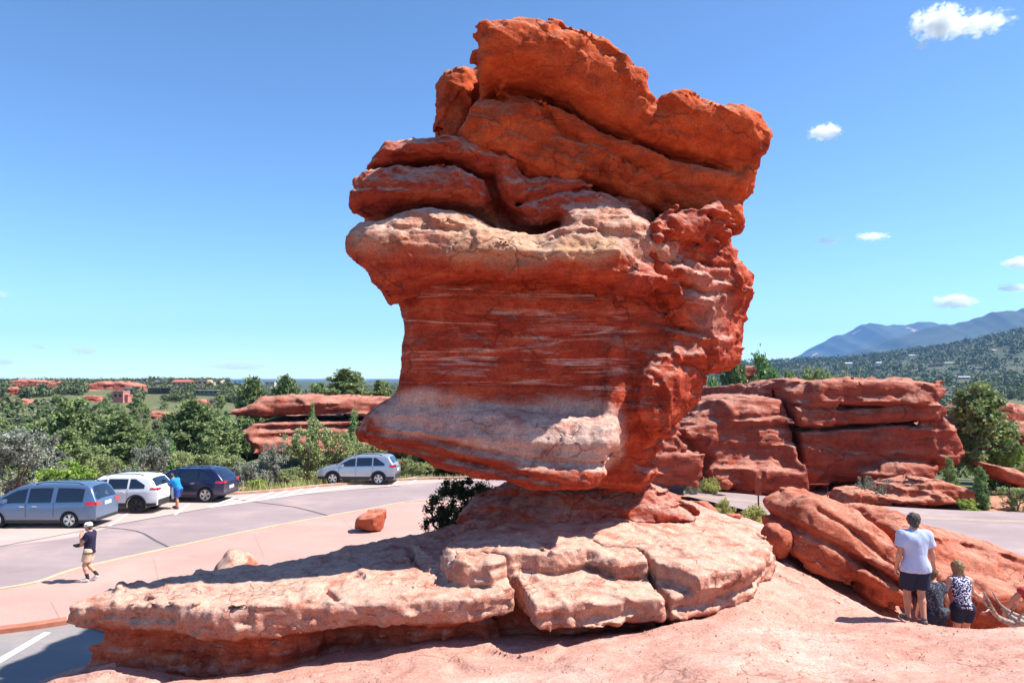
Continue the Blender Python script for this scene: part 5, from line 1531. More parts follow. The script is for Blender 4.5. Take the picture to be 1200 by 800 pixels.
def car(name, spec, loc, rz, label, pmat, cat, rails=True, cladding=False, rim='rim', spokes=5):
    L = spec['L']; W = spec['W'] / 2; top = spec['top']; bz = spec['sill']
    wr = spec['wr']; axles = spec['axles']; belt = spec['belt']
    e = empty(name, loc, rz, label, cat)
    xt = np.array([p[0] for p in top]); zt_ = np.array([p[1] for p in top])
    def ztop_(x): return float(np.interp(x, xt, zt_))
    def zbelt(x): return float(np.interp(x, [p[0] for p in belt], [p[1] for p in belt]))
    def plan(x):
        t = max(0.0, abs(x) - (L / 2 - 0.55)) / 0.55
        return W * (1 - (0.13 if x > 0 else 0.09) * t ** 2.2)
    def wid(x, z):
        """half width of the body at height z"""
        b = zbelt(x)
        s = np.interp(z, [0.15, 0.32, 0.60, b - 0.12, b], [0.90, 0.965, 1.0, 0.992, 0.955])
        if z > b: s = 0.955 - 0.235 * min(1.2, (z - b) / 0.62) ** 1.15
        return plan(x) * s
    def zbot(x):
        z = bz + max(0, abs(x) - L / 2 + 0.5) * 0.22
        for a in axles:
            d = abs(x - a); R_ = wr * 1.17
            if d < R_: z = max(z, wr + math.sqrt(R_ * R_ - d * d) * 0.98)
        return z
    xs_ = sorted(set(list(np.round(np.arange(-L / 2, L / 2 + 0.001, 0.045), 4)) + [round(a + s * wr * 1.17, 4) for a in axles for s in (-1, 1)] + [round(a + s * (wr * 1.17 - 0.01), 4) for a in axles for s in (-1, 1)] + [-L / 2, L / 2] + [round(x, 4) for x in xt if -L / 2 <= x <= L / 2]))
    NZ = 14; rings = []
    for x in xs_:
        zb = zbot(x); zt = max(ztop_(x), zb + 0.05)
        rg = []
        ze = zt - 0.09 * min(1, (zt - zb) / 0.4)
        for k in range(NZ):
            z = zb + (ze - zb) * k / (NZ - 1)
            rg.append((wid(x, z), z))
        we = rg[-1][0]
        for q, dz_ in ((0.955, 0.055), (0.86, 0.082), (0.6, 0.094), (0.0, 0.105)):
            rg.append((we * q, ze + (zt - ze) * dz_ / 0.105 + (0.012 if q == 0 else 0) * min(1, (zt - zb))))
        rings.append([(x, y, z) for y, z in rg] + [(x, -y, z) for y, z in rg[-2::-1]])
    n_ = len(rings[0]); v = [p for r_ in rings for p in r_]; f = []
    for i in range(len(rings) - 1):
        for k in range(n_ - 1):
            a = i * n_ + k
            f.append((a, a + n_, a + n_ + 1, a + 1))
        f.append((i * n_ + n_ - 1, (i + 1) * n_ + n_ - 1, (i + 1) * n_, i * n_))     # underside
    f.append(list(range(n_))); f.append([(len(rings) - 1) * n_ + k for k in range(n_ - 1, -1, -1)])
    me = mesh_from("body", v, f, True)
    for p in me.polygons:
        if len(p.vertices) > 4 or p.normal.z < -0.7: p.use_smooth = False
    put("body", me, pmat, e)
    O_ = 0.008
    def side_patch(nm, xa, xb, lo, hi, mat, sides=(1, -1), parent=None, n=16, m_=6, off=O_, taper=None):
        for s in sides:
            v = []; f = []
            for i in range(n + 1):
                x = xa + (xb - xa) * i / n
                z0 = lo(x) if callable(lo) else lo; z1 = hi(x) if callable(hi) else hi
                for k in range(m_ + 1):
                    z = z0 + (max(z1, z0 + 0.004) - z0) * k / m_
                    v.append((x, s * (wid(x, z) + off), z))
            for i in range(n):
                for k in range(m_):
                    a = i * (m_ + 1) + k
                    q = (a, a + 1, a + m_ + 2, a + m_ + 1)
                    f.append(q if s > 0 else q[::-1])
            o = put(nm, mesh_from(nm, v, f, True), mat, parent or e)
        return o
    def top_patch(nm, xa, xb, wf, mat, n=8, off=0.012, zlim=None):
        """patch lying on the sloping tail or windscreen"""
        v = []; f = []
        for i in range(n + 1):
            x = xa + (xb - xa) * i / n
            dzx = (ztop_(x + 0.01) - ztop_(x - 0.01)) / 0.02
            nn = np.array([-dzx, 1.0]); nn /= np.linalg.norm(nn)
            hw = wid(x, ztop_(x) - 0.09) * wf
            for k in range(9):
                y = -hw + 2 * hw * k / 8
                sag = 0.05 * abs(k - 4) ** 3 / 64
                v.append((x + nn[0] * off, y, ztop_(x) + nn[1] * off + 0.004 - sag))
        for i in range(n):
            for k in range(8):
                a = i * 9 + k; f.append((a, a + 9, a + 10, a + 1))
        me_ = mesh_from(nm, v, f, True)
        return put(nm, me_, mat, e)
    # side windows
    for (xa, xb) in spec['wins']:
        side_patch("window", xa, xb, lambda x: zbelt(x) + 0.015, lambda x: min(ztop_(x) - spec.get('hdr', 0.17), spec['zwin'](x)), M['car_glass'], n=18)
    top_patch("rear_window", *spec['rearwin'], 0.88, M['car_glass'])
    top_patch("windscreen", *spec['frontwin'], 0.90, M['car_glass'])
    # lights
    xa, xb, z0, z1 = spec['tail']
    side_patch("taillight", xa, xb, lambda x: z0 + 0.05 * (x - xa), z1, M['tail'], n=8, m_=4, off=0.014)
    for s in (1, -1):
        xr = -L / 2
        b_ = MB()
        yo = wid(xr + 0.02, (z0 + z1) / 2) + 0.01
        b_.box(xr - 0.016, xr + 0.10, min(s * yo, s * (yo - 0.30)), max(s * yo, s * (yo - 0.30)), z0, z1)
        b_.build("taillight", M['tail'], e)
        xf = L / 2
        MB().box(xf - 0.22, xf - 0.02, min(s * (W * .55), s * (W * .88)), max(s * (W * .55), s * (W * .88)), 0.66, 0.80).build("headlight", M['lens'], e)
        mx, mz = spec['mirror']
        yb = wid(mx, mz)
        mm = MB(); mm.box(mx - 0.06, mx + 0.07, min(s * (yb - 0.02), s * (yb + 0.22)), max(s * (yb - 0.02), s * (yb + 0.22)), mz, mz + 0.15)
        o = mm.build("mirror", pmat, e)
        bm = o.modifiers.new("round", 'BEVEL'); bm.width = 0.03; bm.segments = 2
        for hx in spec['handles']:
            yh = wid(hx, zbelt(hx) - 0.13)
            MB().box(hx - 0.10, hx + 0.10, min(s * yh, s * (yh + 0.035)), max(s * yh, s * (yh + 0.035)), zbelt(hx) - 0.15, zbelt(hx) - 0.115).build("handle", M['chrome'] if not cladding else pmat, e)
        if rails:
            x0, x1 = spec['rail']
            pts = [(x0, 0, 0)] ; rl = MB(); q = []
            for i in range(9):
                x = x0 + (x1 - x0) * i / 8
                q.append((x, s * wid(x, ztop_(x) - 0.09) * 0.86, ztop_(x) + (0.045 if 0 < i < 8 else -0.02)))
            rl.tube(q, 0.020, 6); rl.build("roof_rail", M['trim'] if spec.get('dark_rail', True) else M['chrome'], e)
    # door seams
    for x in spec['seams']:
        side_patch("door_seam", x, x + 0.014, lambda q: max(zbot(q) + 0.08, 0.42), lambda q: zbelt(q), M['trim'], n=1, m_=6, off=0.004)
    # dark sill / cladding
    cl = (lambda x: 0.47) if cladding else (lambda x: bz + 0.13)
    for xa, xb in ((-L / 2 + 0.06, axles[0] - wr * 1.17), (axles[0] + wr * 1.17, axles[1] - wr * 1.17), (axles[1] + wr * 1.17, L / 2 - 0.06)):
        side_patch("sill_trim", xa, xb, lambda x: zbot(x) + 0.005, lambda x: max(cl(x), zbot(x) + 0.03), M['trim'], n=8, m_=3, off=0.012)
    MB().box(-L / 2 - 0.022, -L / 2 + 0.05, -W * 0.84, W * 0.84, bz + 0.08, bz + (0.36 if cladding else 0.2)).build("bumper", M['trim'], e)
    MB().box(-L / 2 - 0.028, -L / 2, -0.26, 0.26, spec['plate'], spec['plate'] + 0.14).build("number_plate", M['plate'], e)
    for s in (1, -1):
        for a in axles:
            # wheel arch lip
            v = []; f = []; R0, R1 = wr * 1.14, wr * (1.34 if cladding else 1.2)
            for i in range(17):
                t = math.pi * i / 16
                for r_ in (R0, R1):
                    x = a + r_ * math.cos(t); z = wr + r_ * math.sin(t) * 0.98
                    z = max(z, bz + 0.02)
                    v.append((x, s * (wid(x, z) + 0.016), z))
            for i in range(16):
                q = (2 * i, 2 * i + 1, 2 * i + 3, 2 * i + 2); f.append(q if s > 0 else q[::-1])
            put("wheel_arch", mesh_from("wheel_arch", v, f, True), M['trim'] if cladding else pmat, e)
            # dark wheel housing
            hb = MB(); hb.tube([(a, s * (W - 0.50), wr + 0.02), (a, s * (W - 0.09), wr + 0.02)], wr * 1.14, 20); hb.build("wheel_housing", M['trim'], e)
            # wheel
            prof_ = [(0.60, -0.10), (0.94, -0.11), (1.0, -0.08), (1.0, 0.08), (0.94, 0.105), (0.70, 0.11), (0.66, 0.06), (0.60, 0.04)]
            v = []; f = []; N_ = 28
            for i in range(N_):
                t = 2 * math.pi * i / N_
                for (r_, y) in prof_: v.append((r_ * wr * math.cos(t), y, r_ * wr * math.sin(t)))
            k_ = len(prof_)
            for i in range(N_):
                for k in range(k_):
                    A = i * k_ + k; B = i * k_ + (k + 1) % k_; C_ = ((i + 1) % N_) * k_ + (k + 1) % k_; D = ((i + 1) % N_) * k_ + k
                    f.append((A, B, C_, D))
            wh = put("wheel", mesh_from("wheel", v, f, True), M['rubber'], e, (a, s * (W - 0.125), wr))
            if s < 0: wh.rotation_euler = (0, 0, math.pi)
            rb = MB()
            for i in range(spokes):
                t = 2 * math.pi * i / spokes + 0.3
                for dt in (-0.13, 0.13):
                    c0, s0 = math.cos(t + dt * 0.5), math.sin(t + dt * 0.5); c1, s1 = math.cos(t + dt * 1.3), math.sin(t + dt * 1.3)
                    hw = 0.026; px_, pz_ = -s1 * hw, c1 * hw
                    a0 = (c0 * wr * .10, s0 * wr * .10); a1 = (c1 * wr * .66, s1 * wr * .66)
                    vv = [(a0[0] - px_, 0.075, a0[1] - pz_), (a0[0] + px_, 0.075, a0[1] + pz_), (a1[0] + px_ * 1.3, 0.095, a1[1] + pz_ * 1.3), (a1[0] - px_ * 1.3, 0.095, a1[1] - pz_ * 1.3)]
                    vv += [(q[0], 0.03, q[2]) for q in vv]
                    rb.add(vv, [(0, 1, 2, 3), (0, 4, 5, 1), (1, 5, 6, 2), (2, 6, 7, 3), (3, 7, 4, 0)])
            rb.tube([(0, 0.03, 0), (0, 0.10, 0)], wr * 0.14, 12)
            rr_ = [(0.70, 0.104), (0.64, 0.112), (0.60, 0.09), (0.60, 0.0)]
            vv = []; ff = []
            for i in range(N_):
                t = 2 * math.pi * i / N_
                for (r_, y) in rr_: vv.append((r_ * wr * math.cos(t), y, r_ * wr * math.sin(t)))
            for i in range(N_):
                for k in range(3):
                    A = i * 4 + k; D = ((i + 1) % N_) * 4 + k
                    ff.append((A, A + 1, D + 1, D))
            rb.add(vv, ff)
            rb.build("rim", M[rim], wh, sm=False)
            db = MB(); db.tube([(0, -0.02, 0), (0, 0.01, 0)], wr * 0.61, 20); db.build("brake_disc", M['trim'], wh)
    return e, wid, ztop_, side_patch

van = dict(L=5.1, W=1.96, wr=0.335, axles=(-1.50, 1.50), sill=0.20, belt=[(-2.55, 1.06), (2.55, 0.98)],
           top=[(-2.55, 1.02), (-2.535, 1.08), (-2.46, 1.22), (-2.36, 1.42), (-2.25, 1.60), (-2.12, 1.70), (-1.8, 1.745), (-0.6, 1.77), (0.3, 1.74), (0.75, 1.66), (1.2, 1.42), (1.62, 1.14), (1.80, 1.06), (2.2, 0.96), (2.42, 0.84), (2.55, 0.62)],
           wins=[(-2.02, -0.92), (-0.72, 0.22), (0.32, 1.30)], zwin=lambda x: 1.60, rearwin=(-2.50, -2.20), frontwin=(0.80, 1.68), tail=(-2.5, -2.15, 0.90, 1.06), hdr=0.16,
           mirror=(1.12, 1.03), handles=(0.42, -0.10), seams=(0.27, -0.86, 1.32), rail=(-1.9, 0.1), plate=0.86)
suvw = dict(L=4.62, W=1.86, wr=0.37, axles=(-1.36, 1.34), sill=0.26, belt=[(-2.31, 1.12), (2.31, 1.02)],
            top=[(-2.31, 0.98), (-2.30, 1.04), (-2.24, 1.12), (-2.05, 1.38), (-1.88, 1.58), (-1.74, 1.66), (-1.2, 1.70), (-0.2, 1.70), (0.4, 1.63), (0.8, 1.42), (1.2, 1.14), (1.4, 1.08), (1.9, 1.01), (2.2, 0.90), (2.31, 0.66)],
            wins=[(-1.72, -1.02), (-0.92, -0.02), (0.06, 0.88)], zwin=lambda x: 1.53 - 0.55 * max(0, -1.25 - x), rearwin=(-2.17, -1.90), frontwin=(0.50, 1.24), tail=(-2.26, -1.98, 1.06, 1.15), hdr=0.16,
            mirror=(0.72, 1.04), handles=(0.18, -0.72), seams=(0.02, -0.95, 0.98), rail=(-1.6, 0.2), plate=0.72)
suvn = dict(L=4.63, W=1.90, wr=0.375, axles=(-1.40, 1.41), sill=0.26, belt=[(-2.31, 1.10), (2.31, 1.00)],
            top=[(-2.315, 0.92), (-2.30, 1.02), (-2.20, 1.16), (-1.98, 1.40), (-1.82, 1.54), (-1.6, 1.62), (-0.9, 1.66), (0.0, 1.65), (0.45, 1.57), (0.9, 1.33), (1.22, 1.10), (1.5, 1.04), (2.0, 0.95), (2.24, 0.82), (2.315, 0.62)],
            wins=[(-1.66, -1.08), (-0.98, -0.10), (0.0, 0.90)], zwin=lambda x: 1.50 - 0.6 * max(0, -1.15 - x), rearwin=(-2.14, -1.84), frontwin=(0.55, 1.28), tail=(-2.27, -1.92, 0.93, 1.05), hdr=0.15,
            mirror=(0.78, 1.02), handles=(0.16, -0.76), seams=(-0.05, -1.0, 1.0), rail=(-1.6, 0.25), plate=0.62)
suvs = dict(L=4.56, W=1.82, wr=0.355, axles=(-1.33, 1.33), sill=0.25, belt=[(-2.28, 1.10), (2.28, 0.98)],
            top=[(-2.28, 0.98), (-2.27, 1.04), (-2.18, 1.16), (-2.0, 1.42), (-1.88, 1.58), (-1.7, 1.65), (-0.9, 1.69), (-0.1, 1.67), (0.35, 1.59), (0.8, 1.36), (1.15, 1.13), (1.4, 1.07), (1.9, 0.97), (2.18, 0.84), (2.28, 0.62)],
            wins=[(-1.68, -1.02), (-0.94, -0.06), (0.02, 0.86)], zwin=lambda x: 1.53 - 0.62 * max(0, -1.15 - x), rearwin=(-2.13, -1.90), frontwin=(0.45, 1.22), tail=(-2.24, -1.95, 1.00, 1.14), hdr=0.15,
            mirror=(0.74, 1.02), handles=(0.14, -0.74), seams=(-0.02, -0.98, 0.96), rail=(-1.5, 0.2), plate=0.74)
p = onz(37, 619, 0.0)
car("minivan", van, (p.x, p.y + 0.98, 0.0), math.pi, "steel blue-grey minivan parked nearest the left edge of the photo", M['paint_van'], "minivan")
p = onz(160, 601.5, 0.0)
car("white_suv", suvw, (p.x - 1.36, p.y + 0.93, 0.0), math.pi - 0.03, "white sport utility car with black wheel arches parked between the minivan and the navy car", M['paint_white'], "car", cladding=True, rim='dark_rim')
p = onz(242, 588.5, 0.0)
e, wd_, zt2, sp2 = car("navy_suv", suvn, (p.x - 1.40, p.y + 0.95, 0.0), math.pi - 0.06, "dark navy sport utility car parked behind the man in the blue shirt", M['paint_navy'], "car")
for x in (-1.1, -0.1):   # cross bars of the roof rack
    MB().tube([(x, -0.72, zt2(x) + 0.09), (x, 0.72, zt2(x) + 0.09)], 0.025, 6).build("crossbar", M['trim'], e)
p = onz(416, 568, 0.0)
car("silver_suv", suvs, (p.x + 0.05, p.y + 0.95, 0.0), math.pi - 0.05, "silver sport utility car parked alone before the big dark green bush", M['paint_silver'], "car", cladding=True, spokes=5)

# ------------------------------------------------------------------ signs and small roadside things
p = onz(889, 603, 0.25); s_ = p.y / FPX
e = empty("rusty_sign", (p.x, p.y, 0.1), -0.18, "narrow rust-red sign panel on a thin dark post at the bend of the road", "sign")
M['rust'] = grained("rust_red_panel", (0.20, 0.045, 0.025), (0.30, 0.08, 0.04), 6)
M['post'] = flat("dark_steel_post", (0.05, 0.03, 0.028), 0.6, 0.4)
MB().tube([(0, 0, -0.3), (0, 0, 1.75)], 0.035, 8).build("post", M['post'], e)
MB().box(-0.13, 0.13, -0.05, -0.035, 0.98, 1.72).build("panel", M['rust'], e)
MB().box(-0.11, 0.11, -0.034, -0.03, 1.02, 1.68).build("panel_back", M['post'], e)
a = at(949, 577, 41.2)
e = empty("low_barrier", (a.x, a.y, 0.0), 0.05, "low thin dark metal rail at the foot of the layered outcrop", "barrier")
for x in (0, 0.95): MB().tube([(x, 0, -0.2), (x, 0, 0.5)], 0.025, 6).build("post", M['post'], e)
MB().tube([(-0.08, 0, 0.47), (1.03, 0, 0.47)], 0.03, 6).build("rail", M['rust'], e)

# ------------------------------------------------------------------ people: one continuous body each, clothes and hair as parts
def rcone(P, a, b, r1, r2, sc_=(1, 1, 1)):
    a = np.asarray(a, np.float32); b = np.asarray(b, np.float32)
    sc_ = np.asarray(sc_, np.float32)
    ab = (b - a) / sc_; ap = (P - a) / sc_
    t = np.clip((ap @ ab) / (ab @ ab + 1e-9), 0, 1)
    d = np.linalg.norm(ap - t[..., None] * ab, axis=-1)
    return d - (r1 + (r2 - r1) * t)

def field(elems, h, k=0.025, pad=0.05):
    """elems: (a, b, r1, r2[, clip]) with clip = list of (point, outward normal)"""
    A = np.array([e[0] for e in elems] + [e[1] for e in elems], np.float32)
    Rm = max(max(e[2], e[3]) for e in elems)
    lo = A.min(0) - Rm - pad; hi = A.max(0) + Rm + pad
    xs, ys, zs = axes(lo, hi, h)
    F = np.full((len(xs), len(ys), len(zs)), 9, np.float32)
    for e in elems:
        a, b, r1, r2 = e[:4]
        clip = e[4] if len(e) > 4 else ()
        rm = max(r1, r2) + 0.09
        l_ = np.minimum(a, b) - rm; u_ = np.maximum(a, b) + rm
        sl_ = tuple(slice(max(0, int((l_[i] - q[0]) / h)), max(0, int((u_[i] - q[0]) / h) + 2)) for i, q in enumerate((xs, ys, zs)))
        X, Y, Z = np.meshgrid(xs[sl_[0]], ys[sl_[1]], zs[sl_[2]], indexing='ij')
        P = np.stack([X, Y, Z], -1)
        f = rcone(P, a, b, r1, r2)
        for (pt, nn) in clip:
            nn = np.asarray(nn, np.float32); nn = nn / np.linalg.norm(nn)
            f = np.maximum(f, (P - np.asarray(pt, np.float32)) @ nn)
        F[sl_] = smin(F[sl_], f, k)
    return F, xs, ys, zs

def fmesh(elems, h, k=0.025, cut=None):
    F, xs, ys, zs = field(elems, h, k)
    if cut is not None:
        X, Y, Z = np.meshgrid(xs, ys, zs, indexing='ij'); P = np.stack([X, Y, Z], -1)
        for (pt, nn) in cut: F = np.maximum(F, (P - np.asarray(pt, np.float32)) @ np.asarray(nn, np.float32))
    return surface_nets(F, (xs[0], ys[0], zs[0]), h)

def skin_mat(name, c):
    m, n, l, b = new_mat(name)
    tc = n.new("ShaderNodeTexCoord").outputs["Object"]
    f = noise(n, l, tc, 14, 4)
    l.new(ramp(n, l, f, [(0.3, tuple(q * 0.85 for q in c)), (0.7, c)]).outputs[0], b.inputs["Base Color"])
    b.inputs["Roughness"].default_value = 0.55
    b.inputs["Subsurface Weight"].default_value = 0.08
    return m
M['skin'] = skin_mat("tanned_skin", (0.50, 0.25, 0.16))
M['skin2'] = skin_mat("skin", (0.58, 0.31, 0.22))
def cloth(name, c, c2=None):
    return grained(name, tuple(q * 0.86 for q in c) if c2 is None else c2, c, 9, 0.9, 0.15)
M['polo'] = cloth("pale_blue_polo", (0.44, 0.51, 0.70))
M['dark_shorts'] = cloth("dark_navy_shorts", (0.022, 0.026, 0.05))
M['khaki'] = cloth("khaki", (0.62, 0.47, 0.32))
M['navy_tee'] = cloth("navy_tee", (0.025, 0.022, 0.055))
M['blue_tee'] = cloth("bright_blue_tee", (0.02, 0.24, 0.62))
M['blue_shorts'] = cloth("royal_blue_shorts", (0.03, 0.065, 0.26))
M['red_top'] = cloth("red_top", (0.42, 0.05, 0.05))
M['hair_grey'] = grained("dark_grey_hair", (0.03, 0.025, 0.025), (0.13, 0.11, 0.10), 60, 0.7, 0.5)
M['hair_brown'] = grained("brown_hair", (0.07, 0.04, 0.022), (0.17, 0.105, 0.06), 60, 0.7, 0.5)
M['hair_blond'] = grained("dark_blond_hair", (0.16, 0.10, 0.05), (0.34, 0.23, 0.13), 60, 0.7, 0.5)
M['white_cap'] = cloth("white_cap_cloth", (0.80, 0.79, 0.77))
M['shoe_white'] = cloth("white_shoe", (0.74, 0.73, 0.71))
M['shoe_dark'] = cloth("dark_shoe", (0.10, 0.10, 0.13))
M['sock'] = cloth("black_sock", (0.03, 0.03, 0.03))
M['eye'] = flat("eye", (0.03, 0.02, 0.02), 0.2)
M['black_plastic'] = flat("black_plastic", (0.02, 0.02, 0.022), 0.35)
def dotted(name, bgc, fg, scale, thr=0.22):
    m, n, l, b = new_mat(name)
    tc = n.new("ShaderNodeTexCoord").outputs["Object"]
    v = nd(n, "ShaderNodeTexVoronoi", Scale=scale); l.new(tc, v.inputs["Vector"])
    l.new(ramp(n, l, v.outputs["Distance"], [(thr, fg), (thr + 0.05, bgc)]).outputs[0], b.inputs["Base Color"])
    return m
M['print_top'] = dotted("white_on_navy_print", (0.03, 0.035, 0.12), (0.72, 0.71, 0.72), 38, 0.42)
M['dark_print'] = dotted("dark_print", (0.03, 0.035, 0.05), (0.16, 0.19, 0.22), 34, 0.30)

def hand(el, w, d, side, curl, hold=False, thumb_dir=None):
    """palm, four unequal bent fingers and a thumb; w wrist, d direction the hand points, side vector across the palm (towards the thumb)"""
    w = np.array(w, float); d = np.array(d, float); d /= np.linalg.norm(d)
    s = np.array(side, float); s -= d * (s @ d); s /= np.linalg.norm(s)
    nrm = np.cross(d, s)                           # the fingers curl towards this
    k = w + d * 0.085
    el.append((w, w + d * 0.03, 0.026, 0.028))
    for q in (-0.024, 0.0, 0.024): el.append((w + d * 0.02 + s * q * 0.7, k + s * q, 0.017, 0.015))
    for q, ln in ((0.034, 0.072), (0.0115, 0.082), (-0.0115, 0.076), (-0.034, 0.060)):
        b0 = k + s * q * 1.05
        c, sn = math.cos(curl), math.sin(curl)
        d1 = d * c + nrm * sn
        c2, s2 = math.cos(curl * 2.1), math.sin(curl * 2.1)
        d2 = d * c2 + nrm * s2
        b1 = b0 + d1 * ln * 0.5; b2 = b1 + d2 * ln * 0.5
        el.append((b0, b1, 0.0095, 0.0088)); el.append((b1, b2, 0.0088, 0.0075))
    t0 = w + d * 0.022 + s * 0.026
    t1 = t0 + (d * 0.62 + s * 0.72 + nrm * 0.25) * 0.045
    t2 = t1 + (d * 0.85 + s * 0.35 + nrm * 0.45) * 0.036
    el.append((t0, t1, 0.0125, 0.0105)); el.append((t1, t2, 0.0105, 0.0085))

def lerp(a, b, t): return tuple(np.array(a) * (1 - t) + np.array(b) * t)

def person(loc, rz, J, label, skin, clothes, hair=None, face=1.0, build=1.0, scale=1.0, name="person"):
    """J: joints in metres, the figure faces +Y, x to its right; ground at z=0"""
    h = 0.0085
    b = build
    el = []
    pel, che, nek = J['pelvis'], J['chest'], J['neck']
    hd = np.array(J['head']); fd = np.array(J['face']); fd = fd / np.linalg.norm(fd)
    upv = np.array(J.get('headup', (0, 0, 1.0))); upv = upv / np.linalg.norm(upv)
    sid = np.cross(fd, upv); sid /= np.linalg.norm(sid); upv = np.cross(sid, fd)
    # torso
    for s in (-1, 1):
        hip = J['hipR' if s > 0 else 'hipL']; sh = J['shR' if s > 0 else 'shL']
        el.append((hip, lerp(pel, che, 0.4), 0.105 * b, 0.10 * b))
        el.append((lerp(pel, che, 0.35), lerp(che, sh, 0.5), 0.105 * b, 0.105 * b))
        el.append((lerp(che, sh, 0.35), sh, 0.095 * b, 0.062 * b))
        el.append((nek, sh, 0.055, 0.055 * b))
    el.append((pel, che, 0.125 * b, 0.13 * b)); el.append((che, nek, 0.11 * b, 0.06))
    el.append((nek, tuple(hd - upv * 0.05 - fd * 0.015), 0.056, 0.056))
    # head: cranium, jaw, nose, brow, lips, ears
    el.append((tuple(hd + upv * 0.035 - fd * 0.025), tuple(hd + upv * 0.03 + fd * 0.022), 0.083, 0.076))
    el.append((tuple(hd + fd * 0.035 + upv * 0.0), tuple(hd + fd * 0.048 - upv * 0.078), 0.062, 0.038))
    el.append((tuple(hd + fd * 0.098 + upv * 0.02), tuple(hd + fd * 0.118 - upv * 0.022), 0.010, 0.015))
    el.append((tuple(hd + fd * 0.088 - sid * 0.03 + upv * 0.036), tuple(hd + fd * 0.088 + sid * 0.03 + upv * 0.036), 0.010, 0.010))
    el.append((tuple(hd + fd * 0.083 - sid * 0.02 - upv * 0.052), tuple(hd + fd * 0.083 + sid * 0.02 - upv * 0.052), 0.009, 0.009))
    for s in (-1, 1): el.append((tuple(hd + sid * s * 0.082 - fd * 0.01 + upv * 0.02), tuple(hd + sid * s * 0.080 - fd * 0.008 - upv * 0.025), 0.016, 0.011))
    for S in ('R', 'L'):
        sh, elb, wr_ = J['sh' + S], J['el' + S], J['wr' + S]
        el.append((sh, lerp(sh, elb, 0.45), 0.056 * b, 0.050 * b)); el.append((lerp(sh, elb, 0.45), elb, 0.050 * b, 0.039 * b))
        el.append((elb, lerp(elb, wr_, 0.3), 0.040 * b, 0.042 * b)); el.append((lerp(elb, wr_, 0.3), wr_, 0.042 * b, 0.026))
        dr = J.get('hand' + S, tuple(np.array(wr_) - np.array(elb)))
        hand(el, wr_, dr, J.get('thumb' + S, (0, 1, 0)), J.get('curl' + S, 0.45))
        hip, kn, an = J['hip' + S], J['kn' + S], J['an' + S]
        el.append((hip, lerp(hip, kn, 0.3), 0.098 * b, 0.088 * b)); el.append((lerp(hip, kn, 0.3), kn, 0.088 * b, 0.056 * b))
        el.append((kn, lerp(kn, an, 0.3), 0.056 * b, 0.060 * b)); el.append((lerp(kn, an, 0.3), an, 0.060 * b, 0.036))
        ft = np.array(J['ft' + S])
        el.append((an, tuple(lerp(an, ft, 0.15)), 0.04, 0.042)); el.append((lerp(an, ft, 0.1), tuple(ft), 0.042, 0.032))
    V, Q = fmesh(el, h, 0.022)
    e = empty(name, loc, rz, label, "person")
    e.scale = (scale,) * 3
    put("body", mesh_from("body", V, Q), M[skin], e)
    for (nm, els, mat, k) in clothes:
        V, Q = fmesh(els, 0.010, k)
        V = V + (vnormals(V, Q) * (0.008 * fbm(V * np.array([14, 14, 6], np.float32), 2) - 0.010 * np.clip(ridge(V * np.array([9, 9, 5], np.float32), 2) - 0.7, 0, 1))[:, None])
        put(nm, mesh_from(nm, V, Q), M[mat], e)
    if hair:
        V, Q = fmesh(hair[0], 0.0085, 0.02, hair[2] if len(hair) > 2 else None)
        V = V + (vnormals(V, Q) * (0.016 * fbm(V * 38, 2) + 0.008 * fbm(V * 95, 2))[:, None])
        put(hair[3] if len(hair) > 3 else "hair", mesh_from("hair", V, Q), M[hair[1]], e)
    for s in (-1, 1):
        c = hd + fd * 0.088 + sid * s * 0.030 + upv * 0.018
        V, Q = fmesh([(tuple(c), tuple(c + fd * 0.002), 0.010, 0.010)], 0.004, 0.001)
        put("eye", mesh_from("eye", V, Q), M['eye'], e)
    return e, hd, fd, sid, upv

def shirt(J, b, hem, sleeve=0.5, r=0.02, tank=False):
    pel, che, nek = J['pelvis'], J['chest'], J['neck']
    down = (np.array(pel) - np.array(che)); down = down / np.linalg.norm(down)
    hemp = np.array(pel) + down * hem
    els = []
    hc = [(tuple(hemp), tuple(down))]
    for s, S in ((1, 'R'), (-1, 'L')):
        hip = np.array(J['hip' + S]); sh = np.array(J['sh' + S])
        els.append((tuple(hip + down * 0.05), lerp(pel, che, 0.4), 0.108 * b + r * 1.2, 0.102 * b + r, hc))
        els.append((lerp(pel, che, 0.35), lerp(che, sh, 0.5), 0.106 * b + r, 0.106 * b + r, hc))
        els.append((lerp(che, sh, 0.35), lerp(nek, sh, 0.8) if tank else tuple(sh), 0.096 * b + r, (0.045 if tank else 0.064) * b + r * 0.8))
        els.append((lerp(nek, sh, 0.35), lerp(nek, sh, 0.75 if tank else 1.0), 0.048 + r * 0.4, 0.055 * b + r * 0.6))
        if not tank:
            elb = np.array(J['el' + S]); d = (elb - sh) / np.linalg.norm(elb - sh)
            els.append((tuple(sh), tuple(sh + (elb - sh) * (sleeve + 0.2)), 0.060 * b + r, 0.060 * b + r * 1.4, [(tuple(sh + (elb - sh) * sleeve), tuple(d))]))
    els.append((tuple(np.array(pel) + down * 0.08), che, 0.128 * b + r, 0.132 * b + r, hc)); els.append((che, lerp(che, nek, 0.8), 0.112 * b + r, 0.055 + r))
    return els

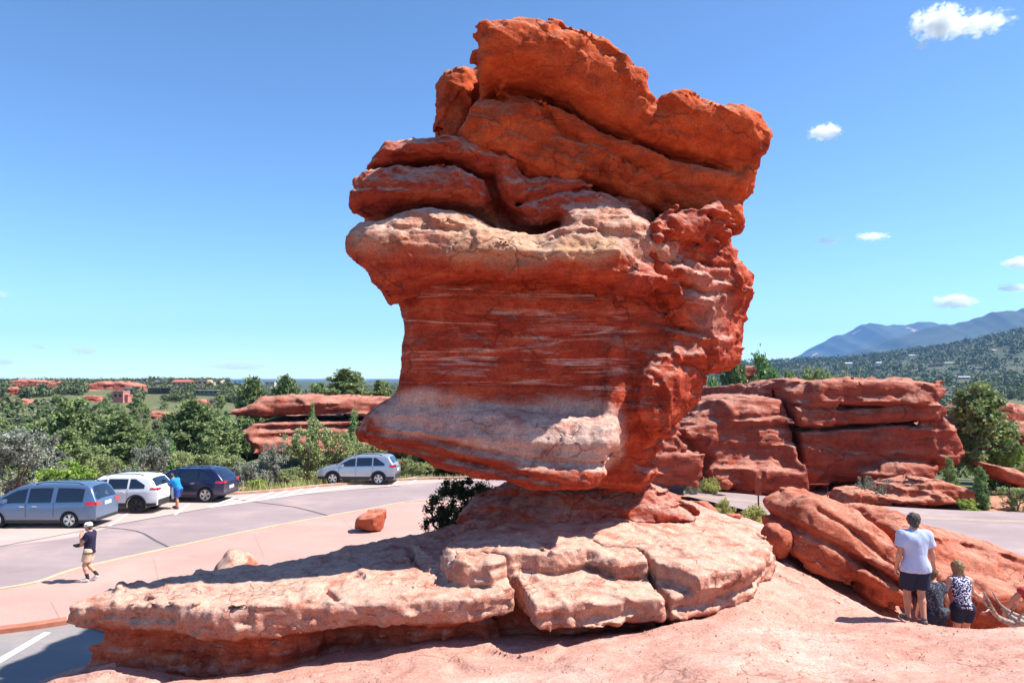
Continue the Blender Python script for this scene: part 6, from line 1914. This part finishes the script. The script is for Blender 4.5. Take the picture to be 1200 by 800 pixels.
def shorts(J, b, leg=0.85, r=0.02, flare=0.02):
    els = []
    pel, che = np.array(J['pelvis']), np.array(J['chest'])
    top = pel + (che - pel) * 0.16
    for S in ('R', 'L'):
        hip, kn = np.array(J['hip' + S]), np.array(J['kn' + S])
        d = (kn - hip) / np.linalg.norm(kn - hip)
        els.append((tuple(hip), tuple(hip + (kn - hip) * (leg + 0.15)), 0.102 * b + r, 0.072 * b + r + flare, [(tuple(hip + (kn - hip) * leg), tuple(d))]))
        els.append((tuple(hip), tuple(pel * 0.7 + top * 0.3), 0.108 * b + r, 0.108 * b + r * 0.7, [(tuple(top), tuple(che - pel))]))
    els.append((tuple(pel), tuple(top), 0.125 * b + r, 0.12 * b + r * 0.5, [(tuple(top), tuple(che - pel))]))
    return els

def shoe(J, S, r=0.012, ankle=0.0):
    an, ft = np.array(J['an' + S]), np.array(J['ft' + S])
    els = [(tuple(an * 0.9 + ft * 0.1 - np.array([0, 0, 0.02])), tuple(ft), 0.045 + r, 0.036 + r)]
    if ankle: els.append((tuple(an), tuple(an + np.array([0, 0, ankle])), 0.042, 0.042))
    return els

def scalp(hd, fd, sid, upv, r=0.012, back=0.06):
    t = lambda f, s, u: tuple(hd + fd * f + sid * s + upv * u)
    return [(t(-0.03, 0, 0.05), t(0.02, 0, 0.055), 0.083 + r, 0.074 + r), (t(-0.04, 0.02, 0.04), t(-0.055, 0.015, -back), 0.07 + r, 0.05), (t(-0.04, -0.02, 0.04), t(-0.055, -0.015, -back), 0.07 + r, 0.05),
            (t(-0.005, 0.065, 0.04), t(-0.01, 0.075, 0.0), 0.028, 0.02), (t(-0.005, -0.065, 0.04), t(-0.01, -0.075, 0.0), 0.028, 0.02)]
def head_axes(J):
    fd = np.array(J['face'], float); fd /= np.linalg.norm(fd); upv = np.array(J.get('headup', (0, 0, 1.0)), float); upv /= np.linalg.norm(upv)
    sid = np.cross(fd, upv); sid /= np.linalg.norm(sid)
    return np.array(J['head'], float), fd, sid, np.cross(sid, fd)

# --- father walking away, seen from behind, right arm reaching back-down to the woman
J = dict(pelvis=(0, 0, 0.96), chest=(0.0, 0.03, 1.30), neck=(0.0, 0.045, 1.50), head=(0.02, 0.10, 1.635), face=(0.12, 0.93, -0.35), headup=(0, 0.35, 0.94),
         shR=(0.19, 0.03, 1.43), shL=(-0.19, 0.03, 1.43), elR=(0.275, 0.05, 1.15), wrR=(0.345, 0.17, 0.945), elL=(-0.255, -0.01, 1.14), wrL=(-0.265, 0.10, 0.90),
         handR=(0.25, 0.35, -0.9), thumbR=(-0.3, 1, 0.2), thumbL=(0.3, 1, 0.1), curlR=0.5, curlL=0.6,
         hipR=(0.09, 0, 0.93), hipL=(-0.09, 0, 0.93), knR=(0.085, 0.04, 0.50), anR=(0.06, -0.12, 0.10), ftR=(0.075, 0.06, 0.035),
         knL=(-0.085, 0.16, 0.50), anL=(-0.075, 0.17, 0.09), ftL=(-0.095, 0.36, 0.035))
p = at(1075, 733, 13.0); p.z = gz(p.x, p.y)
A = head_axes(J); t = lambda f, s, u: tuple(A[0] + A[1] * f + A[2] * s + A[3] * u)
cl = shirt(J, 1.1, 0.10, 0.62, 0.026) + [(lerp(J['hip' + q], J['pelvis'], 0.2), lerp(J['pelvis'], J['chest'], 0.4), 0.158, 0.140, [((0, 0, 0.865), (0, 0, -1))]) for q in 'RL']
cl.append((J['neck'], lerp(J['neck'], J['head'], 0.32), 0.066, 0.064))
person(p, -0.10, J, "man in a pale blue polo shirt and dark shorts seen from behind on the rocks", 'skin',
       [("shirt", cl, 'polo', 0.03), ("shorts", shorts(J, 1.08, 0.80, 0.024, 0.03), 'dark_shorts', 0.02), ("shoe", shoe(J, 'R', 0.012, 0.03), 'shoe_dark', 0.02), ("shoe", shoe(J, 'L', 0.012, 0.03), 'shoe_dark', 0.02)],
       (scalp(*A, r=0.014, back=0.055), 'hair_grey'), scale=1.03)

# --- woman right of him, patterned sleeveless top, reaching for the driftwood
J = dict(pelvis=(0, -0.02, 0.84), chest=(0.03, 0.10, 1.14), neck=(0.045, 0.15, 1.31), head=(0.075, 0.215, 1.43), face=(0.75, 0.6, -0.35), headup=(0.15, 0.3, 0.94),
         shR=(0.19, 0.10, 1.25), shL=(-0.12, 0.14, 1.26), elR=(0.30, 0.22, 1.03), wrR=(0.48, 0.30, 0.915), handR=(0.9, 0.4, -0.15), thumbR=(0, 0.5, 1), curlR=0.8,
         elL=(-0.24, 0.12, 1.05), wrL=(-0.36, 0.06, 0.90), handL=(-0.9, -0.1, -0.4), thumbL=(0, 0.6, 0.8), curlL=0.6,
         hipR=(0.09, -0.02, 0.80), hipL=(-0.09, -0.02, 0.80), knR=(0.13, 0.14, 0.44), anR=(0.15, 0.0, 0.09), ftR=(0.19, 0.18, 0.035), knL=(-0.09, 0.04, 0.43), anL=(-0.10, -0.10, 0.09), ftL=(-0.09, 0.09, 0.035))
q = at(1123, 662, 14.0); z0 = q.z - 1.50
A = head_axes(J)
hairl = scalp(*A, r=0.02, back=0.09); t = lambda f, s, u: tuple(A[0] + A[1] * f + A[2] * s + A[3] * u)
hairl += [(t(-0.04, 0.055, 0.0), t(-0.02, 0.07, -0.10), 0.045, 0.032), (t(-0.04, -0.055, 0.0), t(-0.02, -0.07, -0.10), 0.045, 0.032)]
Wm = person((q.x - 0.06, q.y - 0.2, z0), 0.0, J, "woman with blond hair in a white-dotted navy sleeveless top, holding the driftwood", 'skin2',
       [("top", shirt(J, 0.92, 0.06, 0.5, 0.018, True), 'print_top', 0.03), ("shorts", shorts(J, 0.95, 0.60, 0.02, 0.015), 'dark_shorts', 0.02), ("shoe", shoe(J, 'R'), 'shoe_dark', 0.02), ("shoe", shoe(J, 'L'), 'shoe_dark', 0.02)],
       (hairl, 'hair_blond'), scale=1.0)
# --- woman half hidden behind the man
J2 = dict(J); J2.update(pelvis=(0, -0.02, 0.85), chest=(0.02, 0.06, 1.16), neck=(0.04, 0.10, 1.33), head=(0.07, 0.15, 1.45), face=(0.9, 0.4, -0.15), headup=(0.05, 0.15, 0.98),
          shR=(0.18, 0.06, 1.27), shL=(-0.14, 0.08, 1.27), elR=(0.27, 0.04, 1.02), wrR=(0.36, 0.13, 0.86), handR=(0.8, 0.3, -0.4), thumbR=(0, 0.6, 0.8), elL=(-0.24, 0.02, 1.04), wrL=(-0.25, 0.12, 0.82), handL=(0, 0.2, -1), thumbL=(0.3, 1, 0))
q = at(1094, 669, 13.9); z0 = q.z - 1.52
A = head_axes(J2); t = lambda f, s, u: tuple(A[0] + A[1] * f + A[2] * s + A[3] * u)
hairl = scalp(*A, r=0.014, back=0.05) + [(t(-0.10, 0, 0.04), t(-0.15, 0, 0.03), 0.03, 0.028), (t(-0.15, 0, 0.03), t(-0.165, 0, -0.10), 0.026, 0.012)]
e, *_ = person((q.x - 0.07, q.y - 0.13, z0), 0.1, J2, "dark-haired woman in a dark patterned top with a waist bag, half hidden behind the man", 'skin2',
       [("top", shirt(J2, 0.92, 0.04, 0.45, 0.02), 'dark_print', 0.03), ("shorts", shorts(J2, 0.98, 0.78, 0.022, 0.02), 'dark_shorts', 0.02), ("shoe", shoe(J2, 'R'), 'shoe_dark', 0.02), ("shoe", shoe(J2, 'L'), 'shoe_dark', 0.02)],
       (hairl, 'hair_brown'))
wb_, wq_ = fmesh([((0.16, -0.10, 0.90), (0.02, -0.19, 0.90), 0.05, 0.055), ((0.14, -0.10, 0.86), (0.02, -0.19, 0.86), 0.05, 0.055)], 0.01, 0.02)
o = put("waist_bag", mesh_from("waist_bag", wb_, wq_), M['dark_print'], None, e.location)
tag(o, "dark bag worn at the waist of the half hidden woman", "bag")
# --- person cut off by the right edge, leaning towards the driftwood
J3 = dict(J); J3.update(pelvis=(0, -0.05, 0.84), chest=(0.0, 0.20, 1.08), neck=(0.05, 0.32, 1.22), head=(0.13, 0.42, 1.32), face=(0.1, 0.8, -0.6), headup=(0, 0.6, 0.8),
          shR=(0.17, 0.22, 1.17), shL=(-0.17, 0.22, 1.17), elR=(0.26, 0.34, 0.94), wrR=(0.28, 0.48, 0.75), handR=(0, 0.4, -0.9), thumbR=(-1, 0.3, 0), elL=(-0.34, 0.30, 0.95), wrL=(-0.37, 0.44, 0.72), handL=(0, 0.4, -0.9), thumbL=(1, 0.3, 0))
q = at(1214, 694, 14.2)
person((q.x, q.y - 0.1, q.z - 1.18), 0.0, J3, "person in a red top leaning forward, mostly cut off by the right edge", 'skin2',
       [("top", shirt(J3, 0.95, 0.05, 0.15, 0.018), 'red_top', 0.03), ("shorts", shorts(J3, 0.95, 0.8, 0.02, 0.02), 'dark_shorts', 0.02), ("shoe", shoe(J3, 'R'), 'shoe_dark', 0.02), ("shoe", shoe(J3, 'L'), 'shoe_dark', 0.02)],
       (scalp(*head_axes(J3), r=0.014, back=0.06), 'hair_brown'))
# --- man on the sidewalk, seen from his left side, facing left, hand at his chin
J = dict(pelvis=(0, 0, 0.93), chest=(0, -0.01, 1.27), neck=(0, 0.0, 1.47), head=(0, 0.055, 1.60), face=(0.05, 1, -0.12),
         shR=(0.18, -0.01, 1.40), shL=(-0.18, -0.01, 1.40), elL=(-0.22, 0.13, 1.15), wrL=(-0.15, 0.20, 1.38), handL=(0.4, -0.05, 0.85), thumbL=(0.2, -0.6, 0.3), curlL=0.9,
         elR=(0.22, 0.03, 1.12), wrR=(0.06, 0.24, 1.06), handR=(-0.8, 0.4, 0.0), thumbR=(0, 0.2, 1), curlR=0.9,
         hipR=(0.09, 0, 0.90), hipL=(-0.09, 0, 0.90), knL=(-0.09, 0.10, 0.49), anL=(-0.09, -0.02, 0.10), ftL=(-0.10, 0.16, 0.04),
         knR=(0.09, 0.08, 0.49), anR=(0.09, -0.20, 0.17), ftR=(0.09, -0.06, 0.04))
p = onz(104, 681, 0.07)
A = head_axes(J); t = lambda f, s, u: tuple(A[0] + A[1] * f + A[2] * s + A[3] * u)
capm = [(t(-0.03, 0, 0.055), t(0.02, 0, 0.06), 0.098, 0.088), (t(-0.09, 0, 0.035), t(-0.14, 0, 0.005), 0.05, 0.03)]
e, hd, fd, sid, upv = person(p, math.pi / 2 + 0.06, J, "man in a navy shirt, khaki shorts and white cap standing on the sidewalk", 'skin2',
       [("shirt", shirt(J, 1.0, 0.08, 0.55, 0.024), 'navy_tee', 0.03), ("shorts", shorts(J, 1.0, 0.70, 0.024, 0.028), 'khaki', 0.02), ("shoe", shoe(J, 'R'), 'shoe_white', 0.02), ("shoe", shoe(J, 'L'), 'shoe_white', 0.02),
        ("sock", [(J['anL'], lerp(J['anL'], J['knL'], 0.36), 0.046, 0.052)], 'sock', 0.01), ("sock", [(J['anR'], lerp(J['anR'], J['knR'], 0.36), 0.046, 0.052)], 'sock', 0.01),
        ("hair", [(t(-0.06, 0.02, 0.0), t(-0.065, 0.02, -0.05), 0.055, 0.04), (t(-0.06, -0.02, 0.0), t(-0.065, -0.02, -0.05), 0.055, 0.04)], 'hair_brown', 0.02)],
       (capm, 'white_cap', [(t(0, 0, 0.035), tuple(-A[3]))], "cap"))
cb = MB().box(-0.07, 0.07, -0.05, 0.05, -0.045, 0.045); cb.tube([(0, 0.04, 0), (0, 0.12, 0)], 0.036, 12)
cpos = Matrix.Rotation(math.pi / 2 + 0.06, 4, 'Z') @ Vector((-0.03, 0.33, 1.07)) + Vector(p)
o = cb.build("camera_body", M['black_plastic'], None, cpos); o.rotation_euler = (0, 0, math.pi / 2)
tag(o, "small black camera held by the man in the white cap", "camera")
# --- man in blue by the cars, leaning to the white car's bumper
J = dict(pelvis=(0, -0.05, 0.90), chest=(0, 0.10, 1.20), neck=(0, 0.22, 1.36), head=(0, 0.33, 1.45), face=(0, 0.85, -0.5), headup=(0, 0.5, 0.86),
         shR=(0.19, 0.14, 1.30), shL=(-0.19, 0.14, 1.30), elL=(-0.20, 0.36, 1.08), wrL=(-0.17, 0.57, 0.92), handL=(0, 0.8, -0.5), thumbL=(1, 0.2, 0.3), elR=(0.22, 0.36, 1.06), wrR=(0.18, 0.55, 0.88), handR=(0, 0.8, -0.5), thumbR=(-1, 0.2, 0.3), curlR=0.5, curlL=0.5,
         hipR=(0.09, -0.05, 0.88), hipL=(-0.09, -0.05, 0.88), knL=(-0.13, -0.08, 0.48), anL=(-0.14, -0.16, 0.09), ftL=(-0.15, 0.02, 0.035), knR=(0.12, 0.10, 0.48), anR=(0.13, 0.14, 0.09), ftR=(0.14, 0.32, 0.035))
p = onz(207.5, 595.5, 0.0)
e, *_ = person(p, math.pi / 2 - 0.25, J, "man in a bright blue shirt and blue shorts leaning towards the white car's bumper", 'skin',
       [("shirt", shirt(J, 1.08, 0.06, 0.55, 0.026), 'blue_tee', 0.03), ("shorts", shorts(J, 1.08, 0.85, 0.026, 0.03), 'blue_shorts', 0.02), ("shoe", shoe(J, 'R'), 'shoe_dark', 0.02), ("shoe", shoe(J, 'L'), 'shoe_dark', 0.02)],
       (scalp(*head_axes(J), r=0.008, back=0.04), 'hair_grey'), scale=1.02)
M['towel'] = cloth("white_towel", (0.75, 0.74, 0.72))
tb, tq = fmesh([((0, 0, 0.05), (0.01, 0.0, -0.42), 0.045, 0.06), ((0.03, 0.02, 0), (0.05, 0.0, -0.36), 0.035, 0.05)], 0.012, 0.02)
tpos = Matrix.Rotation(math.pi / 2 - 0.25, 4, 'Z') @ Vector((-0.12, 0.17, 0.92)) + Vector(p)
tag(put("towel", mesh_from("towel", tb, tq), M['towel'], None, tpos), "white towel hanging from the front of the man in the bright blue shirt", "towel")

# ------------------------------------------------------------------ driftwood by the boulder
M['wood'] = grained("silvery_dead_wood", (0.15, 0.10, 0.08), (0.50, 0.41, 0.36), 26, 0.85, 0.8)
rr = np.random.RandomState(4)
o0 = at(1178, 722, 13.6)
def W(px, py, d): return tuple(at(px, py, d) - o0)
mb = MB()
def branch(pts, r, n=9):
    P = curve([tuple(q) for q in pts], 5)
    m_ = len(P)
    mb.tube(P, [r[0] + (r[1] - r[0]) * i / (m_ - 1) * 1.0 + 0.10 * r[0] * rr.randn() for i in range(m_)], n)
branch([W(1152, 692, 13.3), W(1158, 702, 13.3), W(1164, 714, 13.4), W(1172, 726, 13.6)], (0.010, 0.030))
branch([W(1152, 704, 13.3), W(1160, 714, 13.4), W(1168, 722, 13.5)], (0.014, 0.024))
branch([W(1163, 693, 13.7), W(1170, 705, 13.7), W(1178, 713, 13.7), W(1190, 720, 13.7), W(1205, 725, 13.7), W(1235, 727, 13.6)], (0.009, 0.055))
branch([W(1166, 720, 13.6), W(1180, 728, 13.6), W(1200, 732, 13.6), W(1235, 733, 13.5)], (0.03, 0.10))
branch([W(1174, 712, 13.8), W(1190, 726, 13.6), W(1215, 733, 13.5)], (0.03, 0.07))
branch([W(1185, 717, 13.7), W(1192, 709, 13.6), W(1197, 703, 13.6)], (0.020, 0.006))
branch([W(1160, 712, 13.4), W(1156, 716, 13.2), W(1150, 717, 13.1)], (0.018, 0.005))
branch([W(1195, 722, 13.6), W(1204, 713, 13.5), W(1212, 710, 13.5)], (0.022, 0.007))
tag(mb.build("driftwood", M['wood'], None, o0, True), "bleached dead branch with two forked prongs beside the big rounded boulder", "driftwood")

# ------------------------------------------------------------------ small fair-weather clouds, far off and well above the haze
def cloud_mat(seed, thr, dens):
    m = bpy.data.materials.new("cloud_vapour"); m.use_nodes = True
    n = m.node_tree.nodes; l = m.node_tree.links
    n.remove(n["Principled BSDF"])
    tc = n.new("ShaderNodeTexCoord").outputs["Object"]
    ln = n.new("ShaderNodeVectorMath"); ln.operation = 'LENGTH'; l.new(tc, ln.inputs[0])
    mp = n.new("ShaderNodeMapping"); mp.inputs["Location"].default_value = (seed * 3.1, seed * 1.7, seed)
    mp.inputs["Scale"].default_value = (1.5, 0.8, 1.0)
    l.new(tc, mp.inputs[0])
    f = noise(n, l, mp.outputs[0], 2.3, 7, 0.72, 0.3)
    d = mth(n, l, 'SUBTRACT', mth(n, l, 'ADD', mth(n, l, 'MULTIPLY', f, 2.6), -0.42), mth(n, l, 'MULTIPLY', ln.outputs["Value"], 0.80))
    d = mth(n, l, 'SUBTRACT', d, thr)
    d = mth(n, l, 'MULTIPLY', d, dens * 3, clamp=False)
    d = mth(n, l, 'MAXIMUM', d, 0.0)
    d = mth(n, l, 'MINIMUM', d, dens * 0.8)
    pv = n.new("ShaderNodeVolumePrincipled")
    pv.inputs["Color"].default_value = (1, 1, 1, 1)
    pv.inputs["Anisotropy"].default_value = 0.1
    l.new(d, pv.inputs["Density"])
    l.new(pv.outputs[0], n["Material Output"].inputs["Volume"])
    return m
def uv_ball(nm, a=16, b_=10):
    v = [(0, 0, 1)]; f = []
    for i in range(1, b_):
        t = math.pi * i / b_
        for k in range(a):
            p_ = 2 * math.pi * k / a
            v.append((math.sin(t) * math.cos(p_), math.sin(t) * math.sin(p_), math.cos(t)))
    v.append((0, 0, -1))
    for k in range(a): f.append((0, 1 + k, 1 + (k + 1) % a))
    for i in range(b_ - 2):
        for k in range(a):
            q = 1 + i * a
            f.append((q + k, q + a + k, q + a + (k + 1) % a, q + (k + 1) % a))
    e_ = len(v) - 1
    for k in range(a): f.append((e_, 1 + (b_ - 2) * a + (k + 1) % a, 1 + (b_ - 2) * a + k))
    return mesh_from(nm, v, f)
D = 17000.0
for k, (px, py, w_, h_, thr, dn, lab) in enumerate([
        (1102, 27, 72, 46, 0.30, 0.012, "largest white puffy cloud near the top right corner"),
        (1148, 27, 86, 30, 0.40, 0.008, "ragged cloud trailing right of the largest one"),
        (1080, 54, 22, 11, 0.36, 0.010, "tiny cloud just under the largest cloud"),
        (967, 155, 46, 23, 0.30, 0.012, "small white cloud right of the top of the balanced rock"),
        (1022, 277, 42, 12, 0.34, 0.012, "thin flat cloud halfway down the right-hand sky"),
        (970, 282, 42, 9, 0.40, 0.008, "faint thin wisp left of the thin flat cloud"),
        (1118, 353, 58, 20, 0.28, 0.013, "small bright cloud directly above the mountains"),
        (1196, 308, 44, 20, 0.30, 0.012, "cloud touching the right edge, upper of two"),
        (1192, 337, 48, 13, 0.32, 0.011, "cloud touching the right edge, lower of two"),
        (100, 411, 40, 13, 0.36, 0.006, "faint small cloud low in the left sky above the ridge"),
        (45, 406, 22, 9, 0.36, 0.006, "tiny faint cloud low at the left, left of the other faint one"),
        (2, 345, 18, 12, 0.32, 0.008, "tiny cloud cut by the left edge"),
        (280, 429, 90, 12, 0.40, 0.005, "thin pale cloud bank just over the plain left of the balanced rock"),
        (6, 424, 26, 10, 0.34, 0.008, "low pale cloud at the left edge just over the ridge")]):
    p = at(px, py, D)
    me = uv_ball("cloud")
    o = put("cloud", me, None, None, p)
    w_ *= 0.86; h_ *= 0.80
    o.scale = (0.62 * w_ / FPX * D, 0.5 * w_ / FPX * D, 0.62 * h_ / FPX * D)
    me.materials.append(cloud_mat(k * 2.37 + 1.3, thr, dn))
    tag(o, lab, "cloud")

# ------------------------------------------------------------------ air
hz = MB().box(-14000, 14000, -300, 11500, -60, 780).build("haze", None)
m = bpy.data.materials.new("haze"); m.use_nodes = True
n = m.node_tree.nodes; n.remove(n["Principled BSDF"])
pv = n.new("ShaderNodeVolumePrincipled")
pv.inputs["Color"].default_value = (0.20, 0.48, 1.0, 1)
pv.inputs["Density"].default_value = 6.0e-5
pv.inputs["Anisotropy"].default_value = 0.0
m.node_tree.links.new(pv.outputs[0], n["Material Output"].inputs["Volume"])
hz.data.materials.append(m)
tag(hz, kind='stuff')
